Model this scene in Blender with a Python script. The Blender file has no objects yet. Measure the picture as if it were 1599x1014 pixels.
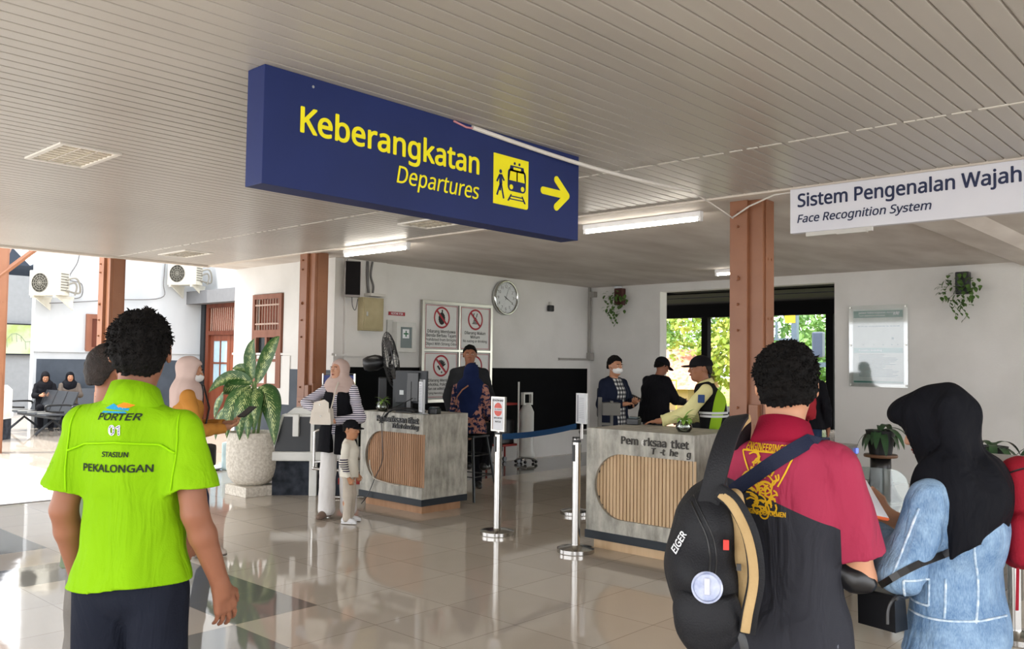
import bpy, bmesh, math, random
import numpy as np
from mathutils import Vector, Matrix, Euler
from mathutils.bvhtree import BVHTree
random.seed(7)
S = bpy.context.scene
COL = S.collection
PI = math.pi

# ------------------------------------------------------------------ camera
cam_d = bpy.data.cameras.new('camera')
cam_d.sensor_width = 36.0
cam_d.lens = 1352.89 * 36.0 / 1599.0
cam_d.clip_start = 0.05
cam_d.clip_end = 300
cam = bpy.data.objects.new('camera', cam_d)
COL.objects.link(cam)
def _camrot():
    yaw, pitch, roll = math.radians(-47.43213), math.radians(2.54255), math.radians(.7711)
    cp, sp = math.cos(pitch), math.sin(pitch)
    f = Vector((-math.sin(yaw)*cp, math.cos(yaw)*cp, sp))
    r = Vector((math.cos(yaw), math.sin(yaw), 0))
    u = r.cross(f)
    r2 = r*math.cos(roll) + u*math.sin(roll)
    u2 = -r*math.sin(roll) + u*math.cos(roll)
    return Matrix((r2, u2, -f)).transposed().to_4x4()
cam.matrix_world = Matrix.Translation((0, 0, 1.6)) @ _camrot()
S.camera = cam

# ------------------------------------------------------------------ world, sun, exposure
S.view_settings.view_transform = 'Standard'
S.view_settings.look = 'None'
S.view_settings.gamma = 1.0
S.view_settings.use_curve_mapping = False
S.view_settings.exposure = 0.68
w = bpy.data.worlds.new('sky'); S.world = w; w.use_nodes = True
nt = w.node_tree; nt.nodes.clear()
wo = nt.nodes.new('ShaderNodeOutputWorld'); bg = nt.nodes.new('ShaderNodeBackground')
bg.inputs[0].default_value = (0.95, 0.965, 1.0, 1); bg.inputs[1].default_value = 2.9
nt.links.new(bg.outputs[0], wo.inputs[0])
sun_d = bpy.data.lights.new('sun', 'SUN'); sun_d.energy = 3.6; sun_d.angle = 0.01; sun_d.color = (1, .95, .86)
sun = bpy.data.objects.new('sun', sun_d); COL.objects.link(sun)
sun.rotation_euler = Vector((0.42, -0.25, -1.0)).to_track_quat('-Z', 'Y').to_euler()
sun.location = (-5, 5, 20)

# ------------------------------------------------------------------ materials
def lin(c):
    if isinstance(c, str):
        c = c.lstrip('#'); c = [int(c[i:i+2], 16)/255 for i in (0, 2, 4)]
    return tuple(x/12.92 if x <= .04045 else ((x+.055)/1.055)**2.4 for x in c[:3]) + (1,)
class N:
    """small node helper"""
    def __init__(s, name):
        s.m = bpy.data.materials.new(name); s.m.use_nodes = True
        s.t = s.m.node_tree; s.b = s.t.nodes['Principled BSDF']
    def n(s, typ, **kw):
        nd = s.t.nodes.new('ShaderNode'+typ)
        for k, v in kw.items():
            if k.startswith('i_'):
                k = k[2:]; nd.inputs[int(k) if k.isdigit() else k.replace('_', ' ')].default_value = v
            else: setattr(nd, k, v)
        return nd
    def l(s, a, ao, b, bi): s.t.links.new(a.outputs[ao], b.inputs[bi])
    def math(s, op, a, b=None):
        nd = s.t.nodes.new('ShaderNodeMath'); nd.operation = op
        for i, v in enumerate((a, b)):
            if v is None: continue
            if isinstance(v, (int, float)): nd.inputs[i].default_value = v
            else: s.t.links.new(v, nd.inputs[i])
        return nd.outputs[0]
MATS = {}
def add_fold(k, bp, amt):
    """soft cloth creases under the weave bump"""
    tc = k.n('TexCoord'); mp = k.n('Mapping'); mp.inputs['Scale'].default_value = (1.6, 1.6, .55); mp.inputs['Rotation'].default_value = (.3, .35, .2); k.l(tc, 'Object', mp, 0)
    nz = k.n('TexNoise', i_Scale=7., i_Detail=3., i_Distortion=.8); k.l(mp, 0, nz, 'Vector')
    b2 = k.n('Bump', i_Strength=amt, i_Distance=.03); k.l(nz, 0, b2, 'Height'); k.l(b2, 0, bp, 'Normal')
def mat(name, c, rough=.6, metal=0., c2=None, scale=8., bump=0., bscale=None, spec=None, stretch=None, detail=4, coat=0, lo=.35, hi=.65, fold=0.):
    if name in MATS: return MATS[name]
    k = N(name); b = k.b
    b.inputs['Roughness'].default_value = rough; b.inputs['Metallic'].default_value = metal
    if spec is None: spec = .08 if rough >= .69 else (.25 if rough >= .44 else None)
    if spec is not None: b.inputs['Specular IOR Level'].default_value = spec
    if coat: b.inputs['Coat Weight'].default_value = coat
    c = lin(c)
    tc = k.n('TexCoord'); mp = k.n('Mapping')
    if stretch: mp.inputs['Scale'].default_value = stretch
    k.l(tc, 'Object', mp, 0)
    nz = k.n('TexNoise', i_Scale=scale, i_Detail=detail); k.l(mp, 0, nz, 'Vector')
    rp = k.n('ValToRGB'); rp.color_ramp.elements[0].position = lo; rp.color_ramp.elements[1].position = hi
    cc = lin(c2) if c2 else tuple(x*.93 for x in c[:3])+(1,)
    rp.color_ramp.elements[0].color = c; rp.color_ramp.elements[1].color = cc
    k.l(nz, 0, rp, 0); k.l(rp, 0, b, 'Base Color')
    if bump:
        n2 = k.n('TexNoise', i_Scale=bscale or scale*4, i_Detail=3); k.l(mp, 0, n2, 'Vector')
        bp = k.n('Bump', i_Strength=bump, i_Distance=.01); k.l(n2, 0, bp, 'Height'); k.l(bp, 0, b, 'Normal')
        if fold: add_fold(k, bp, fold)
    MATS[name] = k.m
    return k.m
def glassmat(name, c=(1, 1, 1), rough=0., thin=True, alpha=.18):
    if name in MATS: return MATS[name]
    k = N(name)
    tr = k.n('BsdfTransparent'); tr.inputs[0].default_value = (*c, 1)
    gl = k.n('BsdfGlossy', i_Roughness=max(rough, .02)); gl.inputs[0].default_value = (1, 1, 1, 1)
    mx = k.n('MixShader'); fr = k.n('Fresnel', i_IOR=1.5)
    ad = k.math('ADD', fr.outputs[0], alpha*.4)
    k.t.links.new(ad, mx.inputs[0]); k.l(tr, 0, mx, 1); k.l(gl, 0, mx, 2)
    k.l(mx, 0, k.t.nodes['Material Output'], 0)
    MATS[name] = k.m
    return k.m
def emis(name, c, s):
    if name in MATS: return MATS[name]
    k = N(name); k.b.inputs['Base Color'].default_value = lin(c)
    k.b.inputs['Emission Color'].default_value = lin(c); k.b.inputs['Emission Strength'].default_value = s
    MATS[name] = k.m; return k.m

# ------------------------------------------------------------------ object helpers
def thing(name, label, cat, loc=(0, 0, 0), rz=0., group=None):
    o = bpy.data.objects.new(name, None); COL.objects.link(o)
    o.empty_display_size = .1
    o.location = loc; o.rotation_euler = (0, 0, rz)
    o['label'] = label; o['category'] = cat
    if group: o['group'] = group
    return o
def tag(o, label, cat, group=None, kind=None):
    o['label'] = label; o['category'] = cat
    if group: o['group'] = group
    if kind: o['kind'] = kind
    return o
def link(name, me, m, parent=None, label=None, smooth=False):
    o = bpy.data.objects.new(name, me); COL.objects.link(o)
    if m is not None:
        for q in (m if isinstance(m, (list, tuple)) else [m]): me.materials.append(q)
    if parent is not None: o.parent = parent
    if label: o['label'] = label
    if smooth:
        me.polygons.foreach_set('use_smooth', [True]*len(me.polygons))
    return o
class MB:
    """collects shapes, then links them as ONE mesh"""
    def __init__(s): s.bm = bmesh.new(); s.c = 0
    def box(s, x0, x1, y0, y1, z0, z1, M=None, bev=0.):
        e = s.c*9e-5; s.c = (s.c+1) % 8; x0 -= e; y0 -= e; z0 += e*.3; x1 += e; y1 += e; z1 += e
        vs = [s.bm.verts.new((x, y, z)) for z in (z0, z1) for x, y in ((x0, y0), (x1, y0), (x1, y1), (x0, y1))]
        fs = [(3, 2, 1, 0), (4, 5, 6, 7), (0, 1, 5, 4), (1, 2, 6, 5), (2, 3, 7, 6), (3, 0, 4, 7)]
        F = [s.bm.faces.new([vs[i] for i in f]) for f in fs]
        if bev:
            es = list({e for f in F for e in f.edges})
            r = bmesh.ops.bevel(s.bm, geom=es, offset=bev, segments=2, affect='EDGES', profile=.6)
            vs = list({v for f in r['faces'] for v in f.verts} | {v for v in vs if v.is_valid})
        if M is not None: bmesh.ops.transform(s.bm, matrix=M, verts=[v for v in vs if v.is_valid])
        return s
    def cyl(s, a, b, r, r2=None, n=16, caps=True):
        a = Vector(a); b = Vector(b); r2 = r if r2 is None else r2
        d = (b-a).normalized(); u = d.orthogonal().normalized(); v = d.cross(u)
        A = [s.bm.verts.new(a+(u*math.cos(t)+v*math.sin(t))*r) for t in [2*PI*i/n for i in range(n)]]
        B = [s.bm.verts.new(b+(u*math.cos(t)+v*math.sin(t))*r2) for t in [2*PI*i/n for i in range(n)]]
        for i in range(n): s.bm.faces.new((A[i], A[(i+1) % n], B[(i+1) % n], B[i]))
        if caps: s.bm.faces.new(A[::-1]); s.bm.faces.new(B)
        return s
    def tube(s, pts, r, n=10, closed=False, flat=None, up=None):
        pts = [Vector(p) for p in pts]; rings = []
        L = len(pts); pu = None
        for i, p in enumerate(pts):
            a = pts[(i-1) % L] if (closed or i > 0) else p
            b = pts[(i+1) % L] if (closed or i < L-1) else p
            d = (b-a).normalized()
            if up is not None:
                v = Vector(up); u = d.cross(v); u = u.normalized() if u.length > 1e-4 else d.orthogonal().normalized()
            elif pu is None: u = d.orthogonal().normalized()
            else:
                u = pu - d*pu.dot(d); u = u.normalized() if u.length > 1e-5 else d.orthogonal().normalized()
            pu = u; v = d.cross(u)
            rr = r[i] if isinstance(r, (list, tuple)) else r
            ru, rv = (rr, rr) if flat is None else (rr, flat)
            rings.append([s.bm.verts.new(p+u*math.cos(t)*ru+v*math.sin(t)*rv) for t in [2*PI*k/n for k in range(n)]])
        m = L if closed else L-1
        for i in range(m):
            A = rings[i]; B = rings[(i+1) % L]
            for k in range(n): s.bm.faces.new((A[k], A[(k+1) % n], B[(k+1) % n], B[k]))
        if not closed: s.bm.faces.new(rings[0][::-1]); s.bm.faces.new(rings[-1])
        return s
    def lathe(s, prof, c=(0, 0, 0), n=32):
        c = Vector(c); rings = []
        for r, z in prof:
            if r < 1e-5: rings.append([s.bm.verts.new(c+Vector((0, 0, z)))])
            else: rings.append([s.bm.verts.new(c+Vector((r*math.cos(t), r*math.sin(t), z))) for t in [2*PI*k/n for k in range(n)]])
        for A, B in zip(rings, rings[1:]):
            for k in range(n):
                q = [A[k % len(A)], A[(k+1) % len(A)], B[(k+1) % len(B)], B[k % len(B)]]
                q = [v for i, v in enumerate(q) if v not in q[:i]]
                if len(q) > 2: s.bm.faces.new(q)
        return s
    def prism(s, pts, vec, M=None):
        """polygon pts (3D) extruded by vec"""
        vec = Vector(vec); A = [s.bm.verts.new(Vector(p)) for p in pts]; B = [s.bm.verts.new(Vector(p)+vec) for p in pts]
        n = len(A)
        s.bm.faces.new(A[::-1]); s.bm.faces.new(B)
        for i in range(n): s.bm.faces.new((A[i], A[(i+1) % n], B[(i+1) % n], B[i]))
        if M is not None: bmesh.ops.transform(s.bm, matrix=M, verts=A+B)
        return s
    def face(s, pts):
        s.bm.faces.new([s.bm.verts.new(Vector(p)) for p in pts]); return s
    def ico(s, c, r, sub=2, sc=(1, 1, 1)):
        M = Matrix.Translation(c) @ Matrix.Diagonal((*sc, 1))
        bmesh.ops.create_icosphere(s.bm, subdivisions=sub, radius=r, matrix=M); return s
    def build(s, name, m, parent=None, smooth=False, label=None, loc=None, M=None, auto=None):
        if M is not None: bmesh.ops.transform(s.bm, matrix=M, verts=s.bm.verts)
        bmesh.ops.recalc_face_normals(s.bm, faces=s.bm.faces)
        me = bpy.data.meshes.new(name); s.bm.to_mesh(me); s.bm.free()
        o = link(name, me, m, parent, label, smooth)
        if smooth and auto is not None: me.set_sharp_from_angle(angle=math.radians(auto))
        if loc: o.location = loc
        return o
def struct(name, mb, m, **k):
    o = mb.build(name, m, **k); o['kind'] = 'structure'; return o
def dup(root, loc, rz=None, label=None, group=None):
    r = root.copy(); COL.objects.link(r); r.location = loc
    if rz is not None: r.rotation_euler = (0, 0, rz)
    if label: r['label'] = label
    if group: r['group'] = group
    for ch in list(root.children):
        c = ch.copy(); COL.objects.link(c); c.parent = r
        for g in ch.children:
            d = g.copy(); COL.objects.link(d); d.parent = c
    return r

try:
    import os
    FONT = bpy.data.fonts.load(os.path.join(bpy.utils.resource_path('LOCAL'), 'datafiles', 'fonts', 'NotoSansHebrew-Regular.woff2'))
except Exception:
    FONT = None
CAPH = None
# text as mesh: lies in local XZ plane facing -Y ; returns list of (verts, faces) in 2D coordinates
def text2d(txt, size, bold=0., shear=0., spacing=1., align='LEFT', xs=1., fit=None):
    cu = bpy.data.curves.new('lettering', 'FONT'); cu.body = txt; cu.font = FONT if FONT else cu.font; cu.size = size; cu.offset = 0
    cu.shear = shear; cu.space_character = spacing; cu.align_x = align; cu.resolution_u = 4
    o = bpy.data.objects.new('lettering', cu)
    me = o.to_mesh()
    global CAPH
    if CAPH is None and txt != 'H':
        CAPH = 1.
        q_ = text2d('H', 1.); CAPH = max(v.co.y for v in q_.verts); q_.free()
    bm = bmesh.new(); bm.from_mesh(me); o.to_mesh_clear()
    bpy.data.objects.remove(o); bpy.data.curves.remove(cu)
    kc = .727/(CAPH or .727) if CAPH != 1. else 1.
    bmesh.ops.scale(bm, vec=(xs*kc, kc, 1), verts=bm.verts)
    if fit:
        lo = min(v.co.x for v in bm.verts); hi = max(v.co.x for v in bm.verts); k = fit/(hi-lo)
        for v in bm.verts: v.co.x = (v.co.x-(lo if align == 'LEFT' else (lo+hi)/2))*k
    if bold:      # heavier strokes: the outline laid again around itself
        me = bpy.data.meshes.new('lettering'); bm.to_mesh(me)
        for i in range(8):
            a = 2*PI*i/8; n0 = len(bm.verts)
            bm.from_mesh(me); bm.verts.ensure_lookup_table()
            bmesh.ops.translate(bm, vec=(bold*size*math.cos(a), bold*size*math.sin(a), (i+1)*6e-5), verts=bm.verts[n0:])
        bpy.data.meshes.remove(me)
    return bm
def text(name, txt, size, M, m, parent=None, bold=0., depth=.003, **kw):
    """M maps text plane (x right, y up, z out towards reader) to parent space"""
    bm = text2d(txt, size, bold, **kw)
    if depth:
        r = bmesh.ops.extrude_face_region(bm, geom=bm.faces[:])
        vs = [g for g in r['geom'] if isinstance(g, bmesh.types.BMVert)]
        bmesh.ops.translate(bm, vec=(0, 0, depth), verts=vs)
    bmesh.ops.transform(bm, matrix=M, verts=bm.verts)
    bmesh.ops.recalc_face_normals(bm, faces=bm.faces)
    me = bpy.data.meshes.new(name); bm.to_mesh(me); bm.free()
    return link(name, me, m, parent)
def frame(origin, right, up):
    """matrix whose x=right, y=up, z=out"""
    r = Vector(right).normalized(); u = Vector(up).normalized(); z = r.cross(u)
    return Matrix.Translation(origin) @ Matrix((r, u, z)).transposed().to_4x4()
# readable frames: on a plane facing -X (seen from -X side): right = -Y ; on a plane facing -Y: right = +X
def FX(x, y, z): return frame((x, y, z), (0, -1, 0), (0, 0, 1))
def FY(x, y, z): return frame((x, y, z), (1, 0, 0), (0, 0, 1))
def wrap(bm, bvh, M, direction, lift=.003, maxlen=.012):
    """lay flat lettering onto a curved cloth surface by casting along direction"""
    bmesh.ops.triangulate(bm, faces=bm.faces[:])
    for _ in range(5):
        es = [e for e in bm.edges if e.calc_length() > maxlen]
        if not es: break
        bmesh.ops.subdivide_edges(bm, edges=es, cuts=1)
    bmesh.ops.triangulate(bm, faces=bm.faces[:])
    ex = {v: v.co.z for v in bm.verts}
    bmesh.ops.transform(bm, matrix=M, verts=bm.verts)
    d = Vector(direction).normalized()
    for v in bm.verts: v.tag = False
    for v in bm.verts:
        hit, nrm, i, dist = bvh.ray_cast(v.co - d*.5, d, 2.)
        if hit: v.co = hit - d*(lift+ex[v]*2)
        else: v.tag = True
    bmesh.ops.delete(bm, geom=[v for v in bm.verts if v.tag], context='VERTS')
    return bm
def bm_obj(name, bm, m, parent=None, label=None):
    me = bpy.data.meshes.new(name); bm.to_mesh(me); bm.free()
    return link(name, me, m, parent, label)

# ------------------------------------------------------------------ signed-distance modeller
class Field:
    def __init__(s, lo, hi, h):
        s.h = h; s.lo = np.array(lo, np.float32)
        s.n = [int(math.ceil((b-a)/h))+1 for a, b in zip(lo, hi)]
        s.f = np.full(s.n, 1.0, np.float32)
        s.ax = [s.lo[i]+h*np.arange(s.n[i], dtype=np.float32) for i in range(3)]
    def win(s, lo, hi):
        out = []
        for i in range(3):
            a = max(0, int((lo[i]-s.lo[i])/s.h)); b = min(s.n[i], int((hi[i]-s.lo[i])/s.h)+2)
            out.append(slice(a, max(a, b)))
        return tuple(out)
    def grid(s, w):
        return s.ax[0][w[0]][:, None, None], s.ax[1][w[1]][None, :, None], s.ax[2][w[2]][None, None, :]
    def _mix(s, w, d, k, op):
        c = s.f[w]
        if op == 'add':
            if k > 0:
                hh = np.clip(.5+.5*(c-d)/k, 0, 1); s.f[w] = c*(1-hh)+d*hh - k*hh*(1-hh)
            else: s.f[w] = np.minimum(c, d)
        elif op == 'sub':
            d = -d
            if k > 0:
                hh = np.clip(.5-.5*(c-d)/k, 0, 1); s.f[w] = c*(1-hh)+d*hh + k*hh*(1-hh)
            else: s.f[w] = np.maximum(c, d)
    def cone(s, a, b, ra, rb, k=.02, op='add', sx=1., sy=1., flat=False):
        """tapered round limb from a to b; sx, sy stretch the section along world x / y"""
        a = np.array(a, np.float32); b = np.array(b, np.float32)
        R = max(ra, rb)+k+.03; sc = np.array([sx, sy, 1.], np.float32)
        w = s.win(np.minimum(a, b)-R*np.maximum(sc, 1), np.maximum(a, b)+R*np.maximum(sc, 1))
        X, Y, Z = s.grid(w)
        px, py, pz = (X-a[0])/sx, (Y-a[1])/sy, (Z-a[2])
        d = (b-a)/sc; L2 = float(d@d)+1e-9
        t = (px*d[0]+py*d[1]+pz*d[2])/L2
        tc = np.clip(t, 0, 1)
        q = np.sqrt((px-d[0]*tc)**2+(py-d[1]*tc)**2+(pz-d[2]*tc)**2)
        r = q-(ra+(rb-ra)*tc)
        if flat:
            L = math.sqrt(L2); r = np.maximum(r, np.maximum(-t*L, (t-1)*L))
        s._mix(w, (r*min(sx, sy, 1.)).astype(np.float32), k, op)
        return s
    def chain(s, pts, rs, k=.02, **kw):
        for i in range(len(pts)-1): s.cone(pts[i], pts[i+1], rs[i], rs[i+1], k, **kw)
        return s
    def ell(s, c, r, k=.02, op='add', rot=None):
        c = np.array(c, np.float32); r = np.array(r, np.float32); R = float(r.max())+k+.03
        w = s.win(c-R, c+R); X, Y, Z = s.grid(w)
        x, y, z = X-c[0], Y-c[1], Z-c[2]
        if rot is not None:
            m = np.array(rot.to_3x3().transposed() if hasattr(rot, 'to_3x3') else rot, np.float32)
            x, y, z = (m[0, 0]*x+m[0, 1]*y+m[0, 2]*z, m[1, 0]*x+m[1, 1]*y+m[1, 2]*z, m[2, 0]*x+m[2, 1]*y+m[2, 2]*z)
        k0 = np.sqrt((x/r[0])**2+(y/r[1])**2+(z/r[2])**2)+1e-6
        k1 = np.sqrt((x/r[0]**2)**2+(y/r[1]**2)**2+(z/r[2]**2)**2)+1e-6
        s._mix(w, (k0*(k0-1)/k1).astype(np.float32), k, op)
        return s
    def plane(s, p, n, k=0.):
        """cuts away the side n points to"""
        n = np.array(n, np.float32); n /= np.linalg.norm(n); p = np.array(p, np.float32)
        X, Y, Z = s.grid((slice(None),)*3)
        d = (X-p[0])*n[0]+(Y-p[1])*n[1]+(Z-p[2])*n[2]
        s.f = np.maximum(s.f, d.astype(np.float32)); return s
    def box(s, lo, hi, k=.01, op='add', rd=0., M=None):
        lo = np.array(lo, np.float32); hi = np.array(hi, np.float32); c = (lo+hi)/2; hf = (hi-lo)/2-rd
        w = s.win(lo-k-.03, hi+k+.03) if M is None else (slice(None),)*3
        X, Y, Z = s.grid(w)
        if M is not None:
            m = np.array(M.inverted(), np.float32)
            X, Y, Z = (m[i, 0]*X+m[i, 1]*Y+m[i, 2]*Z+m[i, 3] for i in range(3))
        qx, qy, qz = np.abs(X-c[0])-hf[0], np.abs(Y-c[1])-hf[1], np.abs(Z-c[2])-hf[2]
        d = np.sqrt(np.maximum(qx, 0)**2+np.maximum(qy, 0)**2+np.maximum(qz, 0)**2)+np.minimum(np.maximum(qx, np.maximum(qy, qz)), 0)-rd
        s._mix(w, d.astype(np.float32), k, op); return s
    def noise(s, amp, freq, seed=0, st=(1, 1, 1), band=.06):
        rg = np.random.RandomState(seed)
        X, Y, Z = s.grid((slice(None),)*3)
        X = X*st[0]; Y = Y*st[1]; Z = Z*st[2]
        acc = 0
        for i in range(4):
            d = rg.randn(3); d /= np.linalg.norm(d); e = rg.randn(3); e /= np.linalg.norm(e)
            fr = freq*(1.+.55*i)
            acc = acc+np.sin((X*d[0]+Y*d[1]+Z*d[2])*fr+1.6*np.sin((X*e[0]+Y*e[1]+Z*e[2])*fr*.6+rg.rand()*6)+rg.rand()*6)/(1+.6*i)
        s.f = (s.f+amp*.5*acc*(np.abs(s.f) < band)).astype(np.float32); return s
    def func(s, fn):
        X, Y, Z = s.grid((slice(None),)*3); s.f = (s.f+fn(X, Y, Z)).astype(np.float32); return s
    def mesh(s, name, m, parent=None, label=None, smooth_it=1):
        f = s.f; h = s.h
        f[0] = f[-1] = 1; f[:, 0] = f[:, -1] = 1; f[:, :, 0] = f[:, :, -1] = 1
        ins = f < 0
        n = f.shape
        c = ins[:-1, :-1, :-1].astype(np.int8)
        tot = np.zeros([q-1 for q in n], np.int8)
        for dx in (0, 1):
            for dy in (0, 1):
                for dz in (0, 1):
                    tot += ins[dx:n[0]-1+dx, dy:n[1]-1+dy, dz:n[2]-1+dz]
        act = (tot > 0) & (tot < 8)
        ci = np.argwhere(act)
        idx = np.full(act.shape, -1, np.int64); idx[act] = np.arange(len(ci))
        acc = np.zeros((len(ci), 3)); cnt = np.zeros(len(ci))
        cs = [(0, 0, 0), (1, 0, 0), (0, 1, 0), (1, 1, 0), (0, 0, 1), (1, 0, 1), (0, 1, 1), (1, 1, 1)]
        vals = [f[ci[:, 0]+a, ci[:, 1]+b, ci[:, 2]+c_] for a, b, c_ in cs]
        for i in range(8):
            for j in range(i+1, 8):
                dd = np.array(cs[j])-np.array(cs[i])
                if np.abs(dd).sum() != 1 or dd.sum() < 0: continue
                a, b = vals[i], vals[j]; x = (a < 0) != (b < 0)
                t = np.where(x, a/(a-b+1e-12), 0)
                p = np.array(cs[i])+t[:, None]*dd
                acc += np.where(x[:, None], p, 0); cnt += x
        V = (ci+acc/cnt[:, None])*h+s.lo
        Q = []
        for ax in range(3):
            o1, o2 = [(1, 2), (2, 0), (0, 1)][ax]
            sl0 = [slice(1, -1)]*3; sl1 = [slice(1, -1)]*3
            sl0[ax] = slice(0, n[ax]-1); sl1[ax] = slice(1, n[ax])
            A = ins[tuple(sl0)]; B = ins[tuple(sl1)]
            e = np.argwhere(A != B)
            if not len(e): continue
            fl = A[e[:, 0], e[:, 1], e[:, 2]]
            base = e.copy()
            for q in range(3):
                if q != ax: base[:, q] += 1
            def at(a, b):
                p = base.copy(); p[:, o1] -= a; p[:, o2] -= b
                return idx[p[:, 0], p[:, 1], p[:, 2]]
            q = np.stack([at(1, 1), at(0, 1), at(0, 0), at(1, 0)], 1)
            q[~fl] = q[~fl][:, ::-1]
            Q.append(q)
        Q = np.concatenate(Q)
        if smooth_it:
            for _ in range(smooth_it):
                sm = np.zeros_like(V); ct = np.zeros(len(V))
                for a, b in ((0, 1), (1, 2), (2, 3), (3, 0)):
                    for ii, jj in ((Q[:, a], Q[:, b]), (Q[:, b], Q[:, a])):
                        for c3 in range(3): sm[:, c3] += np.bincount(ii, V[jj, c3], len(V))
                        ct += np.bincount(ii, minlength=len(V))
                V = V*.5+.5*sm/np.maximum(ct, 1)[:, None]
        me = bpy.data.meshes.new(name)
        me.vertices.add(len(V)); me.vertices.foreach_set('co', V.astype(np.float32).ravel())
        me.loops.add(Q.size); me.loops.foreach_set('vertex_index', Q.ravel().astype(np.int32))
        me.polygons.add(len(Q)); me.polygons.foreach_set('loop_start', np.arange(0, Q.size, 4, dtype=np.int32))
        me.update(calc_edges=True)
        return link(name, me, m, parent, label, smooth=True)
def bvh_of(o):
    me = o.data
    return BVHTree.FromPolygons([v.co.copy() for v in me.vertices], [tuple(p.vertices) for p in me.polygons])
# ================================================================== SETTING
white_wall = mat('painted_wall_white', '#dcdad6', .75, c2='#cfcdc8', scale=1.3, bump=.15, bscale=40, lo=.4, hi=.75)
wall_out = mat('painted_wall_outdoor', '#bfc1c2', .8, c2='#aeb2b5', scale=1.1, bump=.15, bscale=30, stretch=(1, 1, .35))
dado_m = mat('slate_dado_paint', '#1c1e22', .7, c2='#23262b', scale=5)
dado_out = mat('slate_dado_outdoor', '#474e57', .6, c2='#3b424b', scale=2.5)
ceil_smooth = mat('smooth_ceiling_board', '#dbd5ce', .8, c2='#b8aea6', scale=1.6, bump=.3, bscale=2.2, lo=.3, hi=.8, detail=7, stretch=(.5, 1.4, 1))
trim_m = mat('white_trim', '#d5d0c8', .6)

def floor_material():
    k = N('polished_floor_tiles'); b = k.b
    tc = k.n('TexCoord'); sp = k.n('SeparateXYZ'); k.l(tc, 'Object', sp, 0)
    X, Y = sp.outputs[0], sp.outputs[1]
    u = k.math('DIVIDE', k.math('SUBTRACT', X, .385), .6); v = k.math('DIVIDE', Y, .6)
    i, j = k.math('FLOOR', u), k.math('FLOOR', v)
    def eq(a, c): return k.math('LESS_THAN', k.math('ABSOLUTE', k.math('SUBTRACT', a, c)), .5)
    def rng(a, lo, hi): return k.math('MULTIPLY', k.math('GREATER_THAN', a, lo-.5), k.math('LESS_THAN', a, hi+.5))
    masks = [k.math('MULTIPLY', eq(i, 4), rng(j, 8, 10)), k.math('MULTIPLY', rng(i, -3, 3), eq(j, 7)),
             k.math('MULTIPLY', rng(i, -3, 3), eq(j, 11)), k.math('MULTIPLY', eq(i, 3), rng(j, 13, 15)),
             k.math('MULTIPLY', rng(i, 12, 20), rng(j, 14, 15))]
    m = masks[0]
    for q in masks[1:]: m = k.math('MAXIMUM', m, q)
    fu = k.math('ABSOLUTE', k.math('SUBTRACT', k.math('FRACT', u), .5)); fv = k.math('ABSOLUTE', k.math('SUBTRACT', k.math('FRACT', v), .5))
    gr = k.math('GREATER_THAN', k.math('MAXIMUM', fu, fv), .4965)
    # per-tile tone
    cb = k.n('CombineXYZ'); k.t.links.new(i, cb.inputs[0]); k.t.links.new(j, cb.inputs[1])
    wn = k.n('TexWhiteNoise'); k.l(cb, 0, wn, 'Vector')
    nz = k.n('TexNoise', i_Scale=3., i_Detail=5); k.l(tc, 'Object', nz, 'Vector')
    base = k.n('Mix', data_type='RGBA'); base.inputs['A'].default_value = lin('#c6bbad'); base.inputs['B'].default_value = lin('#b9aea0')
    k.t.links.new(k.math('ADD', k.math('MULTIPLY', wn.outputs[0], .5), k.math('MULTIPLY', nz.outputs[0], .5)), base.inputs[0])
    m1 = k.n('Mix', data_type='RGBA'); k.t.links.new(m, m1.inputs[0]); k.t.links.new(base.outputs['Result'], m1.inputs['A']); m1.inputs['B'].default_value = lin('#74736f')
    m2 = k.n('Mix', data_type='RGBA'); k.t.links.new(gr, m2.inputs[0]); k.t.links.new(m1.outputs['Result'], m2.inputs['A']); m2.inputs['B'].default_value = lin('#857b70')
    k.t.links.new(m2.outputs['Result'], b.inputs['Base Color'])
    b.inputs['Roughness'].default_value = .045
    b.inputs['Specular IOR Level'].default_value = .62
    n2 = k.n('TexNoise', i_Scale=2.2, i_Detail=2); k.l(tc, 'Object', n2, 'Vector')
    bp = k.n('Bump', i_Strength=.05, i_Distance=.02); k.l(n2, 0, bp, 'Height'); k.l(bp, 0, b, 'Normal')
    return k.m
floor_m = floor_material()
bm_ = MB()
bm_.box(-6, 4.62, -6, 10.33, -.3, 0).box(4.62, 26, -6, 34, -.3, 0)
struct('floor', bm_, floor_m)
paver = mat('outdoor_paving', '#c9c8c4', .6, c2='#b4b3b0', scale=2)
struct('ground_outside', MB().box(-30, 4.62, 10.33, 60, -.5, -.2).box(-60, -6, -60, 60, -.5, -.2).box(-6, 26, -60, -6, -.5, -.2).box(4.62,26,34,60,-.5,-.2), paver)
struct('trim_1', MB().box(4.55, 4.66, 10.33, 34, -.2, .004, bev=.004), mat('white_step_tile', '#e8e8e6', .25))
struct('trim_2', MB().box(-6, 4.62, 10.33, 10.39, -.2, .004), mat('dark_edge', '#6c6a67', .5))
lawn = mat('rough_grass_ground', '#7f9a3e', .9, c2='#b9b968', scale=1.5)
struct('ground_trackside', MB().box(26, 120, -60, 120, -.6, -.3), lawn)

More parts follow.
